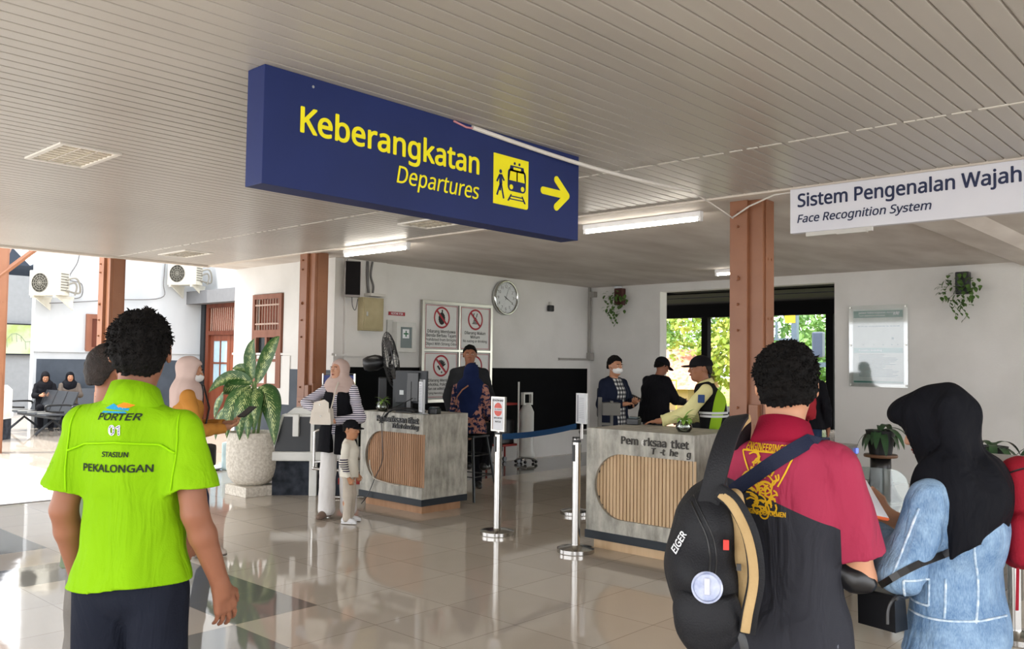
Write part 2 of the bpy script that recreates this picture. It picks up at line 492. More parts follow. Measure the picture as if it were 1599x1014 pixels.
# ribbed ceiling: strips run along X, real grooves
def strips(x0, x1, y0, y1, z, pitch=.105):
    mb = MB(); bm = mb.bm; y = y0; prof = []
    while y < y1:
        w = pitch
        prof += [(y+.004, z+.012), (y+.006, z+.001), (y+.012, z), (y+w-.012, z), (y+w-.006, z+.001), (y+w-.004, z+.012)]
        y += w
    A = [bm.verts.new((x0, p, q)) for p, q in prof]; B = [bm.verts.new((x1, p, q)) for p, q in prof]
    for i in range(len(prof)-1): bm.faces.new((A[i], A[i+1], B[i+1], B[i]))
    t = [bm.verts.new(c) for c in ((x0, y0, z+.05), (x1, y0, z+.05), (x1, y, z+.05), (x0, y, z+.05))]
    bm.faces.new(t)
    return mb
strip_m = mat('ribbed_metal_ceiling', '#b3aea7', .36, metal=.0, c2='#a8a39c', scale=.9, bump=.12, bscale=1.4, stretch=(.35, 1., 1.), spec=.6)
cs = strips(-2.2, 5.088, -4, 12.1, 3.0); struct('ceiling', cs, strip_m)
cs = strips(5.094, 6.45, -4, 12.1, 3.0); struct('ceiling_east', cs, strip_m)
struct('roof', MB().box(-2.2, 13.2, -4, 12.15, 3.06, 3.25), mat('roof_sheet', '#7a7672', .8))
# caulk dabs on the seam
mb = MB(); y = -2.4
while y < 12:
    L = random.uniform(.05, .16)
    mb.box(5.083-random.random()*.004, 5.099+random.random()*.004, y, y+L, 2.996, 3.002); y += L+random.uniform(.0, .05)
struct('trim_3', mb, mat('caulk', '#dcd8d0', .7))
struct('trim_4', MB().box(6.42, 6.5, -4, 12.1, 2.985, 3.03).box(-2.2, 6.45, 12.08, 12.16, 2.97, 3.06), mat('cream_edge_trim', '#d6ccc0', .6))
struct('ceiling_smooth', MB().box(6.5, 12.9, -4, 12.3, 3.0, 3.04), ceil_smooth)
struct('ceiling_beam', MB().prism([(6.6, 2.80, 3.0), (6.6, 2.65, 2.93), (6.6, 2.30, 2.93), (6.6, 2.15, 3.0)], (6.1, 0, 0)), ceil_smooth)

# window wall X = 7.0, back wall Y = 9.7
wf = MB()
wf.box(7.0, 7.15, 9.7, 10.93, 0, 3.05).box(7.0, 7.15, 11.75, 12.3, 0, 3.05).box(7.0, 7.15, 10.93, 11.75, 2.58, 3.05).box(7.0, 7.15, 10.93, 11.75, 0, 1.19)
struct('wall_west', wf, white_wall)
struct('trim_5', MB().box(6.975, 7.0, 9.7, 12.3, 1.67, 1.70).box(6.985, 7.0, 10.72, 11.95, .96, 1.66), white_wall)
struct('trim_6', MB().box(6.99, 7.0, 9.7, 12.2, 0, 1.47), dado_out)
wb = MB().box(7.15, 7.86, 9.66, 9.85, 0, 3.05).box(7.86, 12.69, 9.7, 9.85, 0, 3.05)
struct('wall_north', wb, white_wall)
struct('trim_7', MB().box(7.0, 7.86, 9.64, 9.66, 1.66, 1.69).box(7.86, 12.69, 9.68, 9.7, 1.665, 1.69), white_wall)
struct('trim_8', MB().box(7.15, 7.86, 9.652, 9.66, .42, 1.515).box(7.86, 12.60, 9.692, 9.7, .42, 1.515), mat('black_dado_paint', '#08090b', .7, c2='#050608', scale=4))
we = MB()
we.box(12.69, 12.9, 8.2, 9.85, 0, 3.05).box(12.69, 12.9, -3.5, 5.16, 0, 3.05).box(12.69, 12.9, 5.16, 8.2, 2.86, 3.05)
struct('wall_east', we, white_wall)

# the building across the yard
ac = MB().box(7.05, 11.02, 21.0, 21.2, 0, 6.5).box(11.02, 11.2, 12.3, 18.3, 0, 6.5).box(11.02, 11.2, 18.3, 20.62, 3.0, 6.5).box(11.02, 11.2, 20.62, 21.2, 0, 6.5)
struct('wall_yard', ac, wall_out)
struct('trim_9', MB().box(7.03, 11.0, 20.96, 21.0, 1.71, 1.76), wall_out)
struct('trim_10', MB().box(7.12, 11.0, 20.985, 21.0, 0, 1.55), dado_out)
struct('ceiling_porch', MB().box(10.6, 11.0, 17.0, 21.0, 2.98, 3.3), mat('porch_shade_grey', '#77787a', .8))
struct('wall_yard_far', MB().box(-3, 9.4, 27.0, 27.2, 0, 3.9), mat('grey_wall', '#85888b', .8))
struct('ground_roof_far', MB().prism([(-3, 27.3, 3.9), (9.6, 27.3, 3.9), (9.6, 27.0, 4.6), (8.9, 27.0, 4.2), (6.5, 27.0, 6.6), (-3, 27, 7.5)], (0, .3, 0)), mat('slate_roof', '#3a414c', .8))

# window with bars (X=6.99 .. )
wood = mat('reddish_window_timber', '#8c5e4b', .55, c2='#7c4f3d', scale=6, stretch=(1, 1, .2))
wood_d = mat('dark_door_timber', '#6f3a26', .45, c2='#5a2c1c', scale=5, stretch=(1, 1, .2))
pane_m = mat('window_glass_dark', '#20282a', .25, spec=.3)
win = thing('window_1', 'brown window with barred transom above four panes, behind the big potted plant', 'window', (6.97, 11.34, 0)); win['kind'] = 'structure'
mb = MB()
for y0, y1, z0, z1 in ((-.39, -.33, 1.19, 2.57), (.33, .39, 1.19, 2.57), (-.39, .39, 2.50, 2.57), (-.39, .39, 1.19, 1.25), (-.39, .39, 1.93, 2.04), (-.025, .025, 1.25, 1.93), (-.33, .33, 1.57, 1.61), (-.27, -.33, 1.25, 1.93), (.27, .33, 1.25, 1.93)):
    mb.box(0, .06, min(y0, y1), max(y0, y1), z0, z1)
mb.build('window_frame', wood, win)
mb = MB()
for i in range(9): mb.cyl((.02, -.29+i*.0725, 2.04), (.02, -.29+i*.0725, 2.50), .008, n=6)
for z in (2.13, 2.41): mb.box(.01, .03, -.33, .33, z-.012, z+.012)
mb.build('bars', mat('bar_paint', '#b59b8c', .5), win)
MB().box(.05, .055, -.33, .33, 1.25, 1.93).build('pane', pane_m, win)
MB().box(.08, .12, -.33, .33, 2.04, 2.5).build('shutter', mat('shutter_wood', '#7a3d26', .5), win)
# small shutter window in the yard wall
win = thing('window_2', 'small narrow brown shuttered window in the far white wall, partly behind the brown column', 'window', (8.6, 20.98, 0)); win['kind'] = 'structure'
mb = MB()
for a, b, z0, z1 in ((-.45, -.33, 1.74, 2.61), (.33, .45, 1.74, 2.61), (-.45, .45, 2.5, 2.61), (-.45, .45, 1.74, 1.84)): mb.box(a, b, -.06, .02, z0, z1)
mb.build('window_frame', wood, win)
MB().box(-.33, .33, -.02, .0, 1.84, 2.5).build('shutter', mat('shutter_dark', '#5e2f20', .5), win)
# door in the recess
dr = thing('door_1', 'red-brown door with glass panes and barred transom at the far yard wall', 'door', (10.98, 19.45, 0)); dr['kind'] = 'structure'
mb = MB()
for y0, y1, z0, z1 in ((.98, 1.12, 0, 3.0), (-1.12, -.98, 0, 3.0), (-1.12, 1.12, 2.88, 3.0), (-1.12, 1.12, 2.2, 2.3)): mb.box(-.06, .1, y0, y1, z0, z1)
mb.build('door_frame', wood_d, dr)
mb = MB()
for s in (-1, 1):
    o = s*.49
    for y0, y1, z0, z1 in ((-.48, -.34, 0, 2.2), (.34, .48, 0, 2.2), (-.48, .48, 2.05, 2.2), (-.48, .48, 0, .95), (-.02, .02, .95, 2.05), (-.34, .34, 1.48, 1.52)): mb.box(0, .05, o+y0, o+y1, z0, z1)
mb.build('door_leaf', mat('door_timber', '#7d4631', .45, c2='#6c3827', scale=5, stretch=(1, 1, .2)), dr)
MB().box(.02, .03, -.9, .9, .95, 2.1).build('pane', mat('door_glass_pale', '#a9c3cf', .1), dr)
mb = MB()
for i in range(20): mb.cyl((-.02, -.93+i*.098, 2.3), (-.02, -.93+i*.098, 2.88), .011, n=6)
mb.build('bars', mat('bar_paint', '#b59b8c', .5), dr)
MB().box(.04, .08, -.98, .98, 2.3, 2.88).build('shutter', mat('shutter_wood', '#7a3d26', .5), dr)
struct('trim_11', MB().box(10.9, 11.02, 20.62, 20.8, 0, 3.3), mat('black_post', '#26282b', .5))

# steel columns
steel = mat('brown_painted_steel', '#8f5f42', .42, c2='#87573b', scale=3, bump=.05)
def column(x, y, label, z1=3.0, w=1.):
    c = thing('steel_column', label, 'column', (x, y, 0), 0, 'brown steel columns')
    MB().box(0.04, .25, -.12, .12, 0, z1, bev=.004).build('shaft', steel, c)
    MB().box(0, .04, .0, .16, 0, z1, bev=.003).box(.08, .22, -.135, -.12, 0, .0+z1, bev=.002).build('flange_plate', steel, c)
    mb = MB().box(-.015, 0.0, -.07, .14, .85, 1.12, bev=.002).box(-.008, .04, -.10, -.02, .9, 1.28, bev=.002).box(.03, .2, -.15, -.13, .9, 1.3, bev=.002)
    mb.build('splice_plate', steel, c)
    mb = MB()
    for z in (.95, 1.06, 1.25, 1.9, 2.12, 2.34, 2.78, 2.9):
        r = .022 if z == 2.34 else .013
        mb.cyl((-.003, .085, z), (-.018, .085, z), r, r*.9, n=6); mb.cyl((-.018, .085, z), (-.026, .085, z), r*.6, n=12)
    for z in (1.12, 2.0, 2.5):
        for q in (.12, .18): mb.cyl((q, -.12, z), (q, -.14, z), .013, n=10)
    mb.build('bolts', steel, c)
    return c
column(6.66, 3.45, 'brown steel column rising behind the right ticket counter')
column(6.44, 9.54, 'brown steel column beside the window wall and the speaker')
column(4.97, 12.25, 'brown steel column behind the head of the lime-shirted porter')
column(4.66, 16.0, 'brown steel post at the extreme left edge of the view', 4.2)
struct('roof_brace', MB().tube([(4.75, 15.9, 2.9), (5.6, 15.9, 3.7)], .05, 6).box(4.6, 5.0, 15.9, 20.9, 3.95, 4.05).tube([(5.0, 16.4, 3.35), (5.9, 18.8, 4.05)], .06, 6), steel)

# ------------------------------------------------- platform side beyond the opening
dark = mat('canopy_unlit_dark', '#0e0e10', .9)  # near-black colour stands in for the unlit shade under the canopy
struct('roof_platform', MB().box(12.9, 19.6, -4, 18, 3.35, 3.5).box(19.85, 22.2, -4, 18, 3.35, 3.5), dark)
struct('beam_platform', MB().box(22, 22.25, -4, 18, 2.98, 3.4).box(16, 16.2, -4, 18, 3.1, 3.4).box(12.9,13.2,5.16,8.2,2.86,3.4), dark)
for i, y in enumerate((12.72, 9.08, 5.4)):
    tag(MB().box(22.0, 22.2, y-.1, y+.1, 0, 2.975).build('platform_post', dark), ['slim dark canopy post at the edge of the platform, left of the brown column', 'slim dark canopy post at the platform edge by the poster wall', 'dark canopy post hidden behind the poster wall'][i], 'post', 'platform canopy posts')['kind'] = 'thing'
# ================================================================== CEILING FIXTURES AND HANGING SIGNS
navy = mat('sign_navy', '#1d2b60', .5, c2='#1b2859', scale=2)
yellow = mat('sign_yellow', '#f3e71c', .5)
sg = thing('hanging_sign', 'large navy departures sign with yellow lettering, train pictogram and arrow, hung from the ribbed ceiling', 'sign', (2.175, 3.608, 2.43))
MB().box(0, 2.40, 0, .15, 0, .57, bev=.003).build('sign_box', navy, sg)
text('lettering', 'Keberangkatan', .168, FY(.205, -.001, .288), yellow, sg, bold=.022, depth=.003, fit=1.235)
text('lettering', 'Departures', .128, FY(.815, -.001, .137), yellow, sg, bold=.004, shear=.18, depth=.003, fit=.63)
def roundrect(x0, x1, z0, z1, r, y, corners=(1, 1, 1, 1), n=5):
    pts = []
    for (cx, cz, a0, on) in ((x1-r, z0+r, -PI/2, corners[0]), (x1-r, z1-r, 0, corners[1]), (x0+r, z1-r, PI/2, corners[2]), (x0+r, z0+r, PI, corners[3])):
        if on:
            for i in range(n+1): a = a0+i*PI/2/n; pts.append((cx+r*math.cos(a), y, cz+r*math.sin(a)))
        else:
            a = a0+PI/4; pts.append((cx+r*math.copysign(1, math.cos(a)), y, cz+r*math.copysign(1, math.sin(a))))
    return pts
pg = MB().prism(roundrect(1.568, 1.885, .135, .443, .018, 0, (1, 0, 0, 0)), (0, -.003, 0)).build('pictogram_panel', yellow, sg)
def flat(mb, pts, y, d=-.002): mb.prism([(p[0], y, p[1]) for p in pts], (0, d, 0))
mb = MB(); tx, tz = 1.776, .18
mb.prism(roundrect(tx-.083, tx+.083, .232, .372, .03, -.003), (0, -.002, 0))
flat(mb, [(tx-.083, .30), (tx+.083, .30), (tx+.06, .392), (tx-.06, .392)], -.003)
for s in (-1, 1):
    mb.cyl((tx+s*.022, -.003, .408), (tx+s*.022, -.005, .408), .009, n=10)
flat(mb, [(tx-.055, .212), (tx-.045, .212), (tx-.07, .168), (tx-.085, .168)], -.003); flat(mb, [(tx+.055, .212), (tx+.045, .212), (tx+.07, .168), (tx+.085, .168)], -.003)
flat(mb, [(tx-.06, .204), (tx+.06, .204), (tx+.06, .197), (tx-.06, .197)], -.003); flat(mb, [(tx-.072, .186), (tx+.072, .186), (tx+.075, .179), (tx-.075, .179)], -.003)
# walking figure
px, pz = 1.628, .0
mb.cyl((px, -.003, .338), (px, -.005, .338), .012, n=12)
flat(mb, [(px-.012, .32), (px+.012, .322), (px+.016, .262), (px-.01, .262)], -.003)
for a, b in (((px-.008, .315), (px-.032, .272)), ((px+.008, .318), (px+.032, .285)), ((px+.0, .265), (px-.03, .19)), ((px+.006, .265), (px+.03, .175)), ((px+.0, .262), (px-.002, .22))):
    d = Vector((b[0]-a[0], 0, b[1]-a[1])).normalized(); n_ = Vector((-d.z, 0, d.x))*.006
    mb.prism([(a[0]+n_.x, -.003, a[1]+n_.z), (b[0]+n_.x, -.003, b[1]+n_.z), (b[0]-n_.x, -.003, b[1]-n_.z), (a[0]-n_.x, -.003, a[1]-n_.z)], (0, -.002, 0))
mb.build('pictogram', navy, pg)
mb = MB()
for s in (-1, 1):
    mb.prism([(tx+s*.006, -.005, .355), (tx+s*.062, -.005, .355), (tx+s*.072, -.005, .298), (tx+s*.006, -.005, .298)], (0, -.001, 0))
    mb.cyl((tx+s*.052, -.005, .257), (tx+s*.052, -.006, .257), .016, n=14)
mb.prism([(tx-.034, -.005, .383), (tx+.034, -.005, .383), (tx+.034, -.005, .368), (tx-.034, -.005, .368)], (0, -.001, 0))
mb.build('pictogram_windows', yellow, pg)
mb = MB()
for a, b in (((2.03, .285), (2.27, .285)), ((2.165, .375), (2.275, .285)), ((2.165, .195), (2.275, .285))):
    d = Vector((b[0]-a[0], 0, b[1]-a[1])).normalized(); r = .024; pts = []
    base = math.atan2(d.z, d.x)
    for i in range(9): t = base-PI/2+PI*i/8; pts.append((b[0]+r*math.cos(t), 0, b[1]+r*math.sin(t)))
    for i in range(9): t = base+PI/2+PI*i/8; pts.append((a[0]+r*math.cos(t), 0, a[1]+r*math.sin(t)))
    mb.prism(pts, (0, -.003-.0003*mb.c, 0)); mb.c += 1
mb.build('arrow', yellow, sg)
mb = MB(); mb.cyl((.27, -.001, .525), (.27, -.004, .525), .007, n=10).build('screw', mat('zinc', '#c9ccd0', .3, 1.), sg)

ws = thing('hanging_sign', 'white rectangular face recognition sign with dark navy lettering along the edge of the ribbed ceiling', 'sign', (6.40, 2.95, 2.635))
MB().box(0, .06, -1.9, 0, 0, .345, bev=.003).build('sign_box', mat('sign_white', '#dcdce2', .5, c2='#d5d5dd', scale=2), ws)
ink = mat('ink_navy', '#2c3350', .5)
text('lettering', 'Sistem Pengenalan Wajah', .135, FX(-.001, -.065, .202), ink, ws, bold=.022, depth=.002, fit=1.525)
text('lettering', 'Face Recognition System', .083, FX(-.001, -.060, .078), ink, ws, bold=.016, shear=.2, depth=.002, fit=.975)
MB().box(.015, .045, -.62, -.12, -.03, 0).box(.01, .05, -.58, -.36, -.035, -.012).build('hanger_rail', mat('dusty_white', '#c9c6c0', .5), ws)

# conduit from sign to column
wht = mat('white_pvc', '#dad5ce', .45)
cd = thing('cable_conduit', 'white cable conduit sagging from the navy sign to the brown column', 'conduit', (0, 0, 0))
pts = []
for i in range(22):
    t = i/21; pts.append((3.55+t*2.35, 3.60-.06*t, 2.985-.035*math.sin(PI*t)-.02*t))
MB().tube(pts, .014, 8).build('pipe', wht, cd)
MB().tube([(5.9, 3.54, 2.965), (6.3, 3.58, 2.93), (6.66, 3.585, 2.86)], .013, 8, flat=.006).build('trunking', wht, cd)
MB().tube([(3.4, 3.60, 2.99), (3.5, 3.6, 2.975), (3.62, 3.6, 2.985)], .006, 6).build('loose_wire', mat('pink_wire', '#c98a92', .5), cd)
MB().tube([(6.66, 3.59, 2.86), (6.6, 3.4, 2.93), (6.44, 3.1, 2.965), (6.42, 2.0, 2.975), (6.42, -3, 2.975)], .007, 6).build('cable', wht, cd)

# recessed louvre lights
refl = mat('louvre_metal', '#cfcac0', .2, .9)
def louvre(x, y, lab, wx, wy):
    t = thing('recessed_light', lab, 'ceiling light', (x, y, 3.0), 0, 'recessed louvre lights')
    a, b = wx/2, wy/2
    mb = MB().box(-a-.03, a+.03, -b-.03, -b, -.012, .004).box(-a-.03, a+.03, b, b+.03, -.012, .004).box(-a-.03, -a, -b, b, -.012, .004).box(a, a+.03, -b, b, -.012, .004)
    mb.build('light_frame', mat('light_frame_white', '#e6e2da', .4), t)
    mb = MB()
    for i in range(1, 8): q = -b+wy*i/8; mb.box(-a, a, q-.004, q+.004, -.008, .05)
    for i in range(1, 3): q = -a+wx*i/3; mb.box(q-.006, q+.006, -b, b, -.008, .05)
    mb.build('louvre', refl, t)
    MB().box(-a, a, -b, b, -.0005, .0035).build('reflector_tray', mat('tray_cream', '#d9d0bd', .25, .6), t)
    return t
louvre(2.315, 6.29, 'square recessed louvre light nearest the camera at the left of the ribbed ceiling', .34, .60)
louvre(5.84, 6.45, 'square recessed louvre light half hidden below the navy sign', .34, .60)
louvre(5.52, 11.0, 'square recessed louvre light farthest away, near the ceiling edge above the wall', .34, .70)
# tube lamps
def tubelamp(x, y0, y1, lab, rz=0, L=None):
    t = thing('tube_lamp', lab, 'tube lamp', (x, y0, 3.0), rz, 'fluorescent batten lamps')
    L = y1-y0
    MB().box(-.03, .03, 0, L, -.05, 0, bev=.004).build('batten', mat('batten_white', '#efeff0', .4), t)
    MB().cyl((0, .03, -.07), (0, L-.03, -.07), .016, n=14).build('tube', emis('tube_added_glow', '#f6efe2', 22.), t)  # tube emission is added to help light the interior
    for q in (0, L-.03): MB().box(-.02, .02, q, q+.03, -.09, -.05).build('holder', mat('batten_white', '#efeff0', .4), t)
    return t
tubelamp(6.90, 4.02, 5.36, 'white fluorescent tube lamp left of the tall brown column under the smooth ceiling')
tubelamp(6.60, 7.72, 8.95, 'white fluorescent tube lamp above the mother and the left column')
tubelamp(11.3, 6.05, 6.35, 'short white lamp deep inside, just left of the tall brown column')

# ================================================================== TICKET COUNTERS
def concrete_laminate():
    k = N('grey_concrete_laminate'); b = k.b; b.inputs['Roughness'].default_value = .45
    tc = k.n('TexCoord'); mp = k.n('Mapping'); mp.inputs['Scale'].default_value = (1, 1, .55); k.l(tc, 'Object', mp, 0)
    a = k.n('TexNoise', i_Scale=7., i_Detail=8, i_Roughness=.65); k.l(mp, 0, a, 'Vector')
    mp2 = k.n('Mapping'); mp2.inputs['Scale'].default_value = (3, 3, .6); k.l(tc, 'Object', mp2, 0)
    c = k.n('TexNoise', i_Scale=7., i_Detail=4); k.l(mp2, 0, c, 'Vector')
    r = k.n('ValToRGB'); r.color_ramp.elements[0].position = .36; r.color_ramp.elements[1].position = .66
    r.color_ramp.elements[0].color = lin('#77756b'); r.color_ramp.elements[1].color = lin('#c3bfb3')
    k.t.links.new(k.math('ADD', k.math('MULTIPLY', a.outputs[0], .65), k.math('MULTIPLY', c.outputs[0], .35)), r.inputs[0])
    k.l(r, 0, b, 'Base Color'); return k.m
lam = concrete_laminate()
slat_m = mat('oak_slat', '#b08868', .5, c2='#9c7657', scale=9, stretch=(1, 1, .12))
slat_l = mat('oak_slat_light', '#cdb08c', .5, c2='#bd9f7b', scale=9, stretch=(1, 1, .12))
kick = mat('charcoal_kick', '#23292f', .45)
def counter(x, y0, y1, lab, dz=1.0, slat=slat_m, depth=1.0, L=.86, mark='l'):
    """front on x, from y0 (near corner) to y1"""
    t = thing('ticket_counter', lab, 'counter', (x, y0, 0), 0, 'ticket checking counters')
    W = y1-y0
    # front skin with a rounded opening that runs out at the near edge
    zb, z0, z1, top = .155, .275, .833, 1.04
    r = (z1-z0)/2; yl = W-.09-r
    n = 24; arc = [(yl+r*math.sin(PI*i/n)*1.0, (z0+z1)/2+r*math.cos(PI*i/n)) for i in range(n+1)]   # from top to bottom
    mb = MB(); bm = mb.bm; th = .035
    loop = [(0, z1)] + arc + [(0, z0), (0, zb), (W, zb), (W, top), (0, top)]
    mb.prism([(0, a, b) for a, b in loop], (th, 0, 0))
    mb.box(th, depth, 0, th, zb, top).box(th, depth, W-th, W, zb, top).box(th, depth, th, W-th, top-.04, top).box(th+.06, th+.08, th, W-th, .12, top)
    mb.build('body', lam, t)
    mb = MB(); y = .002
    while y < W-.1:
        # clip slat to opening
        zc = (z0+z1)/2; ex = y+.0135-yl
        hh = r if ex < 0 else math.sqrt(max(0, r*r-ex*ex))
        if hh > .02: mb.box(.030, th+.04, y, y+.0265, zc-hh-.012, zc+hh+.012, bev=.003)
        y += .0355
    mb.build('slat_panel', slat, t)
    MB().box(th+.03, th+.045, .002, W-.06, z0-.03, z1+.03).build('slat_backing', mat('slat_shadow_gap', '#3a2a1e', .8), t)
    MB().box(-.008, depth, -.008, W+.008, .085, zb, bev=.002).build('kick_band', kick, t)
    MB().box(.05, depth-.05, .05, W-.05, 0, .088).build('plinth', slat, t)
    return t
cl = counter(6.10, 6.852, 7.90, 'left grey concrete-look ticket counter with rounded slatted panel, carrying the monitor', depth=.66)
cr = counter(6.10, 3.612, 4.69, 'right grey concrete-look ticket counter where the officer in yellow rests his hand', slat=slat_l, depth=.76)
blk = mat('black_letters', '#121212', .4); gry = mat('grey_letters', '#45423e', .5)
text('lettering', 'Pemeriksaan tiket', .086, FX(-.001, .752, .092+.85), blk, cl, bold=.022, depth=.012, fit=.69)
text('lettering', 'Ticket checking', .068, FX(-.001, .492, .880), blk, cl, bold=.022, shear=.15, depth=.012, fit=.43)
# the right counter has lost some of its letters
def spaced(txt, size, y_left, z, xs, parent, m, **k):
    """letters laid one by one; a dot marks a letter that has dropped off"""
    cu = 0
    for part, dy in txt:
        text('lettering', part, size, FX(-.001, y_left-dy, z), m, parent, xs=xs, **k)
spaced([('Pem', 0.0), ('r', .232), ('ksaa', .272), ('t', .497), ('ket', .535)], .085, .712, .927, 1.0, cr, gry, bold=.02, depth=.01)
text('lettering', 'e', .085, FX(-.001, .505, .925), mat('pale_letter', '#d8d6cf', .5), cr, bold=.02, depth=.004)
spaced([('T', 0.0), ('-t', .085), ('he', .175), ('g', .335)], .07, .405, .862, .95, cr, gry, bold=.015, shear=.1, depth=.01)

# things on the left counter
blackp = mat('black_plastic', '#17181a', .35); greyp = mat('dark_grey_plastic', '#34373b', .45)
mo = thing('monitor', 'dark computer monitor seen from behind on the left counter', 'monitor', (6.36, 7.33, 1.04), math.radians(8))
MB().box(-.03, 0, -.23, .23, .10, .46, bev=.008).build('screen_housing', greyp, mo)
MB().box(-.055, -.03, -.13, .03, .12, .44, bev=.006).build('back_cover', blackp, mo)
MB().box(-.06, -.03, -.03, .03, .02, .34).build('stand_neck', blackp, mo)
MB().box(-.14, .1, -.12, .12, 0, .015, bev=.004).build('stand_foot', blackp, mo)
MB().box(-.034, -.029, .1, .16, .19, .24).build('label_sticker', mat('sticker', '#cfd4d4', .5), mo)
p = thing('box_pc', 'small black computer box beside the monitor on the left counter', 'computer', (6.45, 7.62, 1.04), math.radians(8))
MB().box(-.05, .05, -.09, .09, 0, .36, bev=.006).build('case', greyp, p)
MB().box(-.053, -.049, -.03, .04, .17, .23).build('label_sticker', mat('sticker', '#cfd4d4', .5), p)
cb = thing('cable', 'black cables looping over the front edge of the left counter', 'cable', (0, 0, 0))
def wig(pts, n=6):
    P = [Vector(q) for q in pts]; out = []
    for i in range(len(P)-1):
        p0, p1, p2, p3 = P[max(i-1, 0)], P[i], P[i+1], P[min(i+2, len(P)-1)]
        for k in range(n):
            t = k/n; out.append(.5*((2*p1)+(-p0+p2)*t+(2*p0-5*p1+4*p2-p3)*t*t+(-p0+3*p1-3*p2+p3)*t**3))
    return out+[P[-1]]
MB().tube(wig([(6.28, 7.1, 1.06), (6.18, 7.2, 1.09), (6.12, 7.38, 1.07), (6.085, 7.47, .99)]), .013, 8).build('thick_cable', blackp, cb)
MB().tube(wig([(6.3, 7.25, 1.2), (6.2, 7.33, 1.13), (6.12, 7.47, 1.06), (6.085, 7.5, 1.0), (6.085, 7.52, .93), (6.09, 7.50, .7), (6.09, 7.5, .5), (6.085, 7.62, .3), (6.06, 7.7, .12), (6.0, 7.74, .02)]), .005, 6).build('thin_cable', blackp, cb)
MB().tube(wig([(6.085, 7.48, .95), (6.08, 7.55, .92), (6.085, 7.52, .97), (6.08, 7.58, .96), (6.09, 7.5, .92)]), .004, 6).build('cable_knot', blackp, cb)
cb2 = MB().tube(wig([(6.09, 7.72, .50), (6.085, 7.70, .42), (6.085, 7.66, .36), (6.085, 7.6, .30), (6.085, 7.3, .272), (6.085, 7.2, .272)]), .007, 6).build('edge_strip', mat('peeled_edging', '#c9c2b4', .5), smooth=True)
tag(cb2, 'peeled pale edging strip hanging from the rounded opening of the left counter', 'edging strip')
# acrylic notice holder
def notice(name, lab, loc, rz, w, h, pole, m_paper):
    t = thing(name, lab, 'notice holder', loc, rz)
    return t
papr = mat('white_paper', '#e4e6ea', .5)
nh = thing('notice_holder', 'clear acrylic stand with a printed white sheet on the left counter corner', 'notice holder', (6.23, 7.03, 1.04), math.radians(-28))
MB().box(-.012, -.006, -.075, .075, .02, .345, bev=.001).build('sheet', papr, nh)
MB().box(-.005, .02, -.082, .082, 0, .37, bev=.002).build('acrylic_back', mat('acrylic_grey', '#9a9d9e', .15), nh)
MB().box(-.06, .06, -.082, .082, 0, .006).build('acrylic_foot', mat('acrylic_grey', '#9a9d9e', .15), nh)
mb = MB()
for i in range(15): mb.box(-.0135, -.0122, -.055, .055-random.random()*.02, .05+i*.017, .055+i*.017)
mb.box(-.0135, -.0122, -.03, .03, .318, .325)
mb.build('print_lines', mat('print_grey', '#8f949c', .6), nh)
def stamp(x, y, lab):
    t = thing('stamp_box', lab, 'stamp', (x, y, 1.04), .3)
    MB().box(-.05, .05, -.055, .055, 0, .06, bev=.008).build('ink_box', blackp, t)
    MB().box(-.04, .04, -.045, .045, .06, .075, bev=.006).build('stamp_lid', mat('clear_dark_lid', '#3c4a4c', .15), t)
stamp(6.33, 6.93, 'black ink stamp box near the corner of the left counter')
stamp(6.74, 4.63, 'small dark tape dispenser box at the far edge of the right counter')

leaf_g = mat('leaf_fresh', '#6f9a3c', .45, c2='#8fb24e', scale=20)
def leaf(mb, base, d, L, w, droop=.3, fold=.15, n=8, roll=0.):
    """one leaf blade as a curved folded strip"""
    d = Vector(d).normalized(); base = Vector(base)
    side = d.cross(Vector((0, 0, 1)));
    side = side.normalized() if side.length > .05 else Vector((1, 0, 0))
    side = Matrix.Rotation(roll, 3, d) @ side
    p = base.copy(); rows = []; cur = d.copy()
    for i in range(n+1):
        t = i/n; ww = w*math.sin(PI*min(1, t*.93+.035))**.8*(1-.35*t)
        nrm = side.cross(cur).normalized()
        if i == n: ww = .0005
        rows.append((mb.bm.verts.new(p-side*ww+nrm*ww*fold), mb.bm.verts.new(p), mb.bm.verts.new(p+side*ww+nrm*ww*fold)))
        cur = (cur+Vector((0, 0, -droop/n*1.6))).normalized(); p = p+cur*(L/n)
    for a, b in zip(rows, rows[1:]):
        mb.bm.faces.new((a[0], a[1], b[1], b[0])); mb.bm.faces.new((a[1], a[2], b[2], b[1]))
jar_m = glassmat('jar_glass', (.85, .92, .85))
def jarplant(x, y, lab, sc=1.):
    t = thing('jar_plant', lab, 'plant', (x, y, 1.04))
    MB().lathe([(0, .004), (.05, .004), (.068, .03), (.07, .05), (.055, .085), (.042, .1), (.046, .108), (.042, .108), (.038, .098), (.05, .083), (.062, .05), (.05, .012), (0, .01)], n=24).build('jar', jar_m, t, smooth=True)
    MB().lathe([(0, .012), (.048, .014), (.06, .045), (.05, .07), (0, .072)], n=20).build('soil', mat('jar_soil', '#3b2f24', .9, c2='#5a5a3a', scale=60), t, smooth=True)
    mb = MB(); rg = random.Random(int(x*100))
    for i in range(16):
        a = rg.uniform(0, 2*PI); el = rg.uniform(.1, 1.2); L = rg.uniform(.07, .13)*sc
        leaf(mb, (0, 0, .09+rg.random()*.02), (math.cos(a)*math.cos(el), math.sin(a)*math.cos(el), math.sin(el)), L, .02*sc, .9)
    mb.build('leaves', leaf_g, t, smooth=True)
jarplant(6.24, 7.70, 'small green plant in a glass jar near the cables on the left counter')
jarplant(6.35, 3.86, 'small leafy plant in a round glass jar on the right counter, beside the officer', 1.15)

